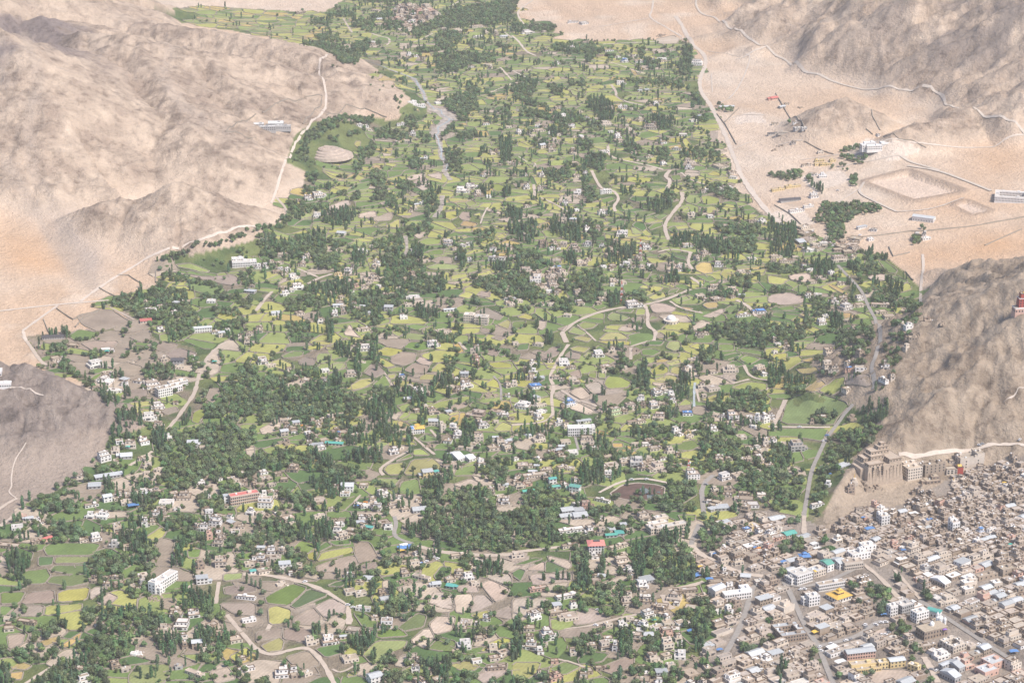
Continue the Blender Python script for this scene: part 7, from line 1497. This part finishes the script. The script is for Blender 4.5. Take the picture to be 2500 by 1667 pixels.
# ------------------------------------------------------------------ trees
TR = []            # x, y, z, kind, scale, height
trng = np.random.default_rng(77)
def crowded(x, y, road=True):
    j, i = cell(x, y)
    return occ_house[j, i] | (occ_road[j, i] if road else False)
def add_trees(xs, ys, kind, smin, smax):
    keep = ~crowded(xs, ys)
    xs, ys = xs[keep], ys[keep]
    zs = H(xs, ys)
    for x, y, z in zip(xs, ys, zs):
        k = kind if kind in 'wp' else ('p' if trng.random() < .16 else 'w')
        TR.append((x, y, z, k, trng.uniform(smin, smax)))
for kd, pw in grove_polys:
    sp = {'w': 5.7, 'p': 4.3, 'm': 5.2}[kd]
    pl = [(p[0], p[1]) for p in pw]
    xs = [p[0] for p in pl]; yl = [p[1] for p in pl]
    gx, gy = np.meshgrid(np.arange(min(xs), max(xs) + .1, sp), np.arange(min(yl), max(yl) + .1, sp))
    gx = gx.ravel() + trng.uniform(-.5, .5, gx.size) * sp; gy = gy.ravel() + trng.uniform(-.5, .5, gy.size) * sp
    m = inpoly(gx, gy, pl) & (trng.random(gx.size) < (.84 if kd != 'p' else .84 if gx.size < 140 else .6))
    if m.sum() == 0: gx, gy, m = np.array([np.mean(xs)]), np.array([np.mean(yl)]), np.array([True])
    add_trees(gx[m], gy[m], kd, .5 if kd == 'p' else .55, 1.0 if kd == 'p' else 1.15)
# hedgerow trees along plot edges, and a few trees round each house
for L, pr_ in field_edges:
    n = len(L)
    if trng.random() > .75: continue
    k0 = int(trng.integers(0, n)); run = int(n * trng.uniform(.15, .6))
    kd = 'p' if trng.random() < .35 else 'w'
    pts = []
    for k in range(run):
        a, b = L[(k0 + k) % n], L[(k0 + k + 1) % n]
        for t in np.arange(0, 1, .35):
            if trng.random() < pr_: pts.append(a + (b - a) * t + trng.normal(0, .8, 2))
    if pts:
        pts = np.array(pts)
        j, i = cell(pts[:, 0], pts[:, 1])
        add_trees(pts[:, 0], pts[:, 1], kd, .4 if kd == 'w' else .6, .85 if kd == 'w' else 1.0)
for it in HS:
    u, v = proj(it['x'], it['y'], it['z'])
    if not inpoly(np.array([u]), np.array([v]), VALLEY)[0] or inpoly(np.array([u]), np.array([v]), DRY)[0] or u > 1800 and 380 < v < 640: continue
    n = int(trng.integers(1, 4))
    a = trng.uniform(0, 6.283, n); r = trng.uniform(.75, 1.5, n) * max(it['w'], it['d']) + 2
    front = np.sin(a) * r < -it['d'] * .3
    a = np.where(front & (trng.random(n) < .7), -a, a)
    add_trees(it['x'] + np.cos(a) * r, it['y'] + np.sin(a) * r, 'p' if trng.random() < .4 else 'w', .5, .95)
# bushes scattered over unused ground
xs = trng.uniform(-1100, 1300, 9000); ys = trng.uniform(1640, 4300, 9000)
uu, vv_ = proj(xs, ys, H(xs, ys))
j, i = cell(xs, ys)
m = inpoly(uu, vv_, VALLEY) & ~inpoly(uu, vv_, TOWN) & ~inpoly(uu, vv_, DRY) & ~occ_field[j, i] & (uu > -40) & (uu < 2540) & (vv_ < 1720) & (trng.random(9000) < .36) & ~((uu < 760) & (vv_ < 110))
for b in BARE: m &= ~(inpoly(uu, vv_, b) & (trng.random(9000) < .85))
m &= ~(((uu > 1700) & (vv_ > 280) & (vv_ < 640)) & (trng.random(9000) < .8))
add_trees(xs[m], ys[m], 'w', .3, .75)
TR = [t for t in TR if -60 < proj(t[0], t[1], t[2])[0] < 2560 and proj(t[0], t[1], t[2])[1] < 1730]
# single desert bushes on the hill flanks are left to the soil

def leaf_mat(name, rgb, dark):
    m, nt, b = new_mat(name)
    c = nt.nodes.new('ShaderNodeRGB'); c.outputs[0].default_value = (*rgb, 1)
    tc = nt.nodes.new('ShaderNodeTexCoord')
    n = noise(nt, .9, 3, tc.outputs['Object'])
    o = vary(nt, c.outputs[0], n.outputs['Fac'], .55, 1.5)
    o = hsv_random(nt, o, .042, .22, .45)
    nt.links.new(o, b.inputs['Base Color'])
    b.inputs['Roughness'].default_value = .75
    return m
LEAFW = leaf_mat('willow_leaves', (.118, .165, .078), 0)
LEAFP = leaf_mat('poplar_leaves', (.082, .135, .068), 0)
def crown_mesh(kind, seed):
    r = random.Random(seed)
    V, F = [], []
    def ring_core(cx, cy, cz, prof, n=7):
        b = len(V)
        for rad, z in prof:
            for i in range(n):
                a = 2 * math.pi * (i + r.random() * .5) / n; q = rad * r.uniform(.8, 1.15)
                V.append((cx + q * math.cos(a), cy + q * math.sin(a), cz + z))
        for k in range(len(prof) - 1):
            for i in range(n): F.append((b + k * n + i, b + k * n + (i + 1) % n, b + (k + 1) * n + (i + 1) % n, b + (k + 1) * n + i))
        F.append(tuple(b + (len(prof) - 1) * n + i for i in range(n)))
    def leaf(x, y, z, s, up=.3):
        d = Vector((r.gauss(0, 1), r.gauss(0, 1), r.gauss(up, 1))).normalized()
        e = d.orthogonal().normalized(); f = d.cross(e)
        a = r.uniform(0, 6.28); e, f = e * math.cos(a) + f * math.sin(a), f * math.cos(a) - e * math.sin(a)
        b = len(V); c = Vector((x, y, z))
        for p, q in ((-1, -.6), (1, -.6), (.7, .7), (-.6, .7)): V.append(tuple(c + e * p * s + f * q * s))
        F.append((b, b + 1, b + 2, b + 3))
    if kind == 'p':
        h = r.uniform(9.5, 13.5); R0 = r.uniform(1.2, 2.0)
        rad = lambda t: R0 * (math.sin(math.pi * min(1, t * .80 + .14)) ** .55)
        ring_core(0, 0, 0, [(rad(t) * .72, h * (.1 + .86 * t)) for t in (0, .18, .4, .62, .82, .97)], 6)
        for k in range(90):
            t = r.random() ** .9; a = r.uniform(0, 6.283); q = rad(t) * r.uniform(.7, 1.12)
            leaf(q * math.cos(a), q * math.sin(a), h * (.1 + .9 * t), r.uniform(.38, .7), .2)
    else:
        lobes = [(0, 0, 4.6, 2.7)] + [(r.uniform(-2.1, 2.1), r.uniform(-2.1, 2.1), r.uniform(3.2, 6.2), r.uniform(1.3, 2.1)) for _ in range(r.randint(4, 6))]
        for cx, cy, cz, R1 in lobes:
            ring_core(cx, cy, cz, [(R1 * .35, -R1 * .75), (R1 * .78, -R1 * .3), (R1 * .8, R1 * .25), (R1 * .38, R1 * .7)], 6)
            for k in range(int(15 * R1)):
                d = Vector((r.gauss(0, 1), r.gauss(0, 1), r.gauss(.25, 1))).normalized() * R1 * r.uniform(.8, 1.2)
                leaf(cx + d.x, cy + d.y, max(.7, cz + d.z), r.uniform(.35, .75), .4)
    me = bpy.data.meshes.new('crown'); me.from_pydata(V, [], F)
    me.materials.append(LEAFP if kind == 'p' else LEAFW)
    return me
def trunk_mesh(kind):
    D = MB()
    if kind == 'p': D.lathe(0, 0, [(.26, -.6), (.2, 2), (.1, 9)], TRUNK, 6)
    else:
        D.lathe(0, 0, [(.5, -.6), (.36, 1.4), (.26, 3.4)], TRUNK, 7)
        for a in (.4, 2.3, 4.4):
            c, s = math.cos(a), math.sin(a)
            D.add([(-.12, 0, 1.6), (.12, 0, 1.6), (1.6 * c + .05, 1.6 * s, 4), (1.6 * c - .05, 1.6 * s, 4), (0, .12, 1.9), (1.6 * c, 1.6 * s + .06, 4.1)], [(0, 1, 2, 3), (1, 4, 5, 2), (4, 0, 3, 5)], TRUNK)
    me = bpy.data.meshes.new('trunk'); me.from_pydata(D.V, [], D.F); me.materials.append(TRUNK)
    return me
NV = 5
CROWNS = {k: [crown_mesh(k, 100 + q + (50 if k == 'p' else 0)) for q in range(NV)] for k in 'wp'}
TRUNKS = {k: trunk_mesh(k) for k in 'wp'}
protos = {}
KINDW = {'w': ('willow_tree', 'round-crowned green tree', 'tree'), 'p': ('poplar_tree', 'slender upright poplar', 'tree')}
for kd in 'wp':
    T = []
    for t in TR:
        if t[3] != kd: continue
        d = math.sqrt(t[0] ** 2 + t[1] ** 2 + (CAMZ - t[2]) ** 2)
        u, v = proj(t[0], t[1], t[2] + 4)
        vis = 0 < u < 2500 and 0 < v < 1667
        T.append((-(t[4] / d) if vis else 1, t, u, v))
    T.sort(key=lambda q: q[0])
    nm, lab, cat = KINDW[kd]
    chosen = T[:300]
    allk = [dict(x=t[0], y=t[1], s='large' if t[4] > .98 else 'medium-sized' if t[4] > .78 else 'small') for _, t, u, v in T if _ <= 0]
    place_phrase(allk, lambda q: q['s'])
    for q, (_, t, u, v) in enumerate(chosen):
        size = allk[q]['s']; ph = allk[q]['phrase']
        many = ph.split()[0][0].isdigit()
        if many: ph = 'in the clump ' + ph.split(' nearest ', 1)[1]
        L_ = f"{size} {lab}, {ph}"
        vk = q % NV
        root = thing(nm, L_, cat, (t[0], t[1], t[2] - .1), float(trng.uniform(0, 6.28)), f"{size} {'poplars' if kd == 'p' else 'round trees'} {ph.split('earest ')[-1].replace('in the clump ', '')}")
        sx = t[4] * float(trng.uniform(.9, 1.12))
        root.scale = (sx, sx, t[4] * float(trng.uniform(.9, 1.15)))
        c = link(bpy.data.objects.new('crown', CROWNS[kd][vk]), root)
        link(bpy.data.objects.new('trunk', TRUNKS[kd]), root)
        if vk not in protos.setdefault(kd, {}): protos[kd][vk] = c
    rest = [t for _, t, u, v in T[300:]]
    n = len(rest)
    me = bpy.data.meshes.new('tree_spots')
    me.vertices.add(n)
    me.vertices.foreach_set('co', np.array([[t[0], t[1], t[2] - .1] for t in rest], np.float32).ravel())
    a1 = me.attributes.new('size', 'FLOAT_VECTOR', 'POINT')
    s = np.array([t[4] for t in rest])
    a1.data.foreach_set('vector', np.stack([s * trng.uniform(.88, 1.14, n), s * trng.uniform(.88, 1.14, n), s * trng.uniform(.85, 1.18, n)], 1).astype(np.float32).ravel())
    a2 = me.attributes.new('turn', 'FLOAT_VECTOR', 'POINT')
    a2.data.foreach_set('vector', np.stack([trng.normal(0, .03, n), trng.normal(0, .03, n), trng.uniform(0, 6.28, n)], 1).astype(np.float32).ravel())
    a3 = me.attributes.new('pick', 'INT', 'POINT')
    a3.data.foreach_set('value', trng.integers(0, NV, n).astype(np.int32))
    o = link(bpy.data.objects.new('poplar_woods' if kd == 'p' else 'willow_woods', me))
    o['kind'] = 'stuff'
    ng = bpy.data.node_groups.new('tree_spread_' + kd, 'GeometryNodeTree')
    ng.interface.new_socket('Geometry', in_out='INPUT', socket_type='NodeSocketGeometry')
    ng.interface.new_socket('Geometry', in_out='OUTPUT', socket_type='NodeSocketGeometry')
    gi = ng.nodes.new('NodeGroupInput'); go = ng.nodes.new('NodeGroupOutput'); jn = ng.nodes.new('GeometryNodeJoinGeometry')
    def named(nm_, ty):
        q = ng.nodes.new('GeometryNodeInputNamedAttribute'); q.data_type = ty; q.inputs['Name'].default_value = nm_
        return next(s_ for s_ in q.outputs if s_.enabled and s_.name == 'Attribute')
    sz, tn, pk = named('size', 'FLOAT_VECTOR'), named('turn', 'FLOAT_VECTOR'), named('pick', 'INT')
    for vk in range(NV):
        cmp_ = ng.nodes.new('FunctionNodeCompare'); cmp_.data_type = 'INT'; cmp_.operation = 'EQUAL'
        ins = [s_ for s_ in cmp_.inputs if s_.enabled]
        ng.links.new(pk, ins[0]); ins[1].default_value = vk
        oi = ng.nodes.new('GeometryNodeObjectInfo'); oi.inputs['Object'].default_value = protos[kd][vk]; oi.transform_space = 'ORIGINAL'
        oi.inputs['As Instance'].default_value = True
        ip = ng.nodes.new('GeometryNodeInstanceOnPoints')
        ng.links.new(gi.outputs[0], ip.inputs['Points']); ng.links.new(cmp_.outputs[0], ip.inputs['Selection'])
        ng.links.new(oi.outputs['Geometry'], ip.inputs['Instance']); ng.links.new(tn, ip.inputs['Rotation']); ng.links.new(sz, ip.inputs['Scale'])
        ng.links.new(ip.outputs[0], jn.inputs[0])
    ng.links.new(jn.outputs[0], go.inputs[0])
    o.modifiers.new('spread', 'NODES').node_group = ng

# ------------------------------------------------------------------ tarpaulins, tents, cars
TCOL = {'blue': ROOFC['b'], 'yellow': mat('yellow_cloth', (.68, .46, .10)), 'white': ROOFC['w'], 'teal': mat('teal_cloth', (.08, .42, .36)), 'orange': mat('orange_cloth', (.72, .28, .06)), 'purple': mat('purple_cloth', (.30, .16, .52))}
TI = []
for tile, txt in TARPS.items():
    for s in txt.split(';'):
        cn, xy, wd, rot = s.strip().split()
        X, Y = (float(q) for q in xy.split(','))
        p = at(*[[q] for q in tp(tile, X, Y)])[0]
        d = math.sqrt(p[0] ** 2 + p[1] ** 2 + (CAMZ - p[2]) ** 2)
        TI.append(dict(x=p[0], y=p[1], z=p[2], w=float(wd) / SC * d / FPX, col=cn, rot=R(float(rot))))
place_phrase(TI, lambda q: q['col'])
for it in TI:
    w = it['w']; d = max(2.5, w * .6)
    j, i = cell(it['x'], it['y'])
    zt = 7.0 if occ_house[j, i] else 3.2
    t = thing('tarpaulin', f"{it['col']} tarpaulin awning on poles, {it['phrase']}", 'tarpaulin', (it['x'], it['y'], it['z']), it['rot'], 'coloured tarpaulins and awnings')
    V, F = [], []
    for lay in (0, -.12):
        for b in range(4):
            for a in range(5): V.append((-w / 2 + w * a / 4, -d / 2 + d * b / 3, zt + .5 * math.sin(math.pi * a / 4) + random.uniform(-.15, .15) + lay))
    for b in range(3):
        for a in range(4):
            i0 = b * 5 + a
            F.append((i0, i0 + 1, i0 + 6, i0 + 5)); F.append((20 + i0 + 5, 20 + i0 + 6, 20 + i0 + 1, 20 + i0))
    mesh_obj('cloth', V, F, TCOL[it['col']], t)
    for a in (-1, 1):
        for b in (-1, 1):
            D = MB(); D.box(a * w * .47, b * d * .46, .14, .14, -1, zt - .1, TRUNK); D.build('pole', t)
CARM = {'white': mat('white_car_paint', (.75, .75, .76), .95, 1.03, .5, .3), 'grey': mat('grey_car_paint', (.28, .29, .31), .95, 1.03, .5, .3), 'blue': mat('blue_car_paint', (.10, .20, .42), .95, 1.03, .5, .3)}
TYRE = mat('tyre_rubber', (.03, .03, .03))
CI = []
for tile, txt in CARS.items():
    P = atT(tile, parse_pts(txt))
    for k, p in enumerate(P): CI.append(dict(x=p[0], y=p[1], z=p[2], col='blue' if tile == (3, 2) and k == 1 else 'grey' if k % 5 == 3 else 'white'))
place_phrase(CI, lambda q: q['col'])
for k, it in enumerate(CI):
    t = thing('parked_car', f"small {it['col']} car on the ground, {it['phrase']}", 'car', (it['x'], it['y'], it['z'] + .65), random.uniform(-.6, .9), 'cars along the roads and on the yards')
    D = MB(); m = CARM[it['col']]
    D.box(0, 0, 4.4, 1.9, .35, 1.0, m, bottom=True, taper=.04); D.box(-.2, 0, 2.2, 1.5, 1.55, 1.62, m); D.build('body', t)
    D = MB(); D.box(-.2, 0, 2.1, 1.5, 1.0, 1.56, GLASS, taper=.25); D.build('cabin_glass', t)
    for a in (-1.35, 1.35):
        for b in (-.85, .85):
            D = MB(); D.lathe(0, 0, [(.34, 0), (.34, .22)], TYRE, 10)
            D.V = [(a + v[0], b + v[2] - .11, .34 + v[1]) for v in D.V]; D.build('wheel', t)

# ------------------------------------------------------------------ the air: one closed box of thin even haze
hz = MB()
hz.box(0, 4550, 19000, 9600, float(SZ.min()) - 1, max(CAMZ, float(SZ.max())) + 25, WATER, bottom=True)
me = bpy.data.meshes.new('haze'); me.from_pydata(hz.V, [], hz.F)
hm_ = bpy.data.materials.new('haze'); hm_.use_nodes = True
nt = hm_.node_tree
nt.nodes.remove(nt.nodes['Principled BSDF'])
pv = nt.nodes.new('ShaderNodeVolumePrincipled')
pv.inputs['Color'].default_value = (1.0, .965, .93, 1)
pv.inputs['Density'].default_value = HAZE_DENSITY
nt.links.new(pv.outputs[0], nt.nodes['Material Output'].inputs['Volume'])
me.materials.append(hm_)
ho = link(bpy.data.objects.new('haze', me)); ho['kind'] = 'stuff'
print('TREES', len(TR), 'HOUSES', len(HS), 'TOWN', len(TH), 'FIELDS', nf)
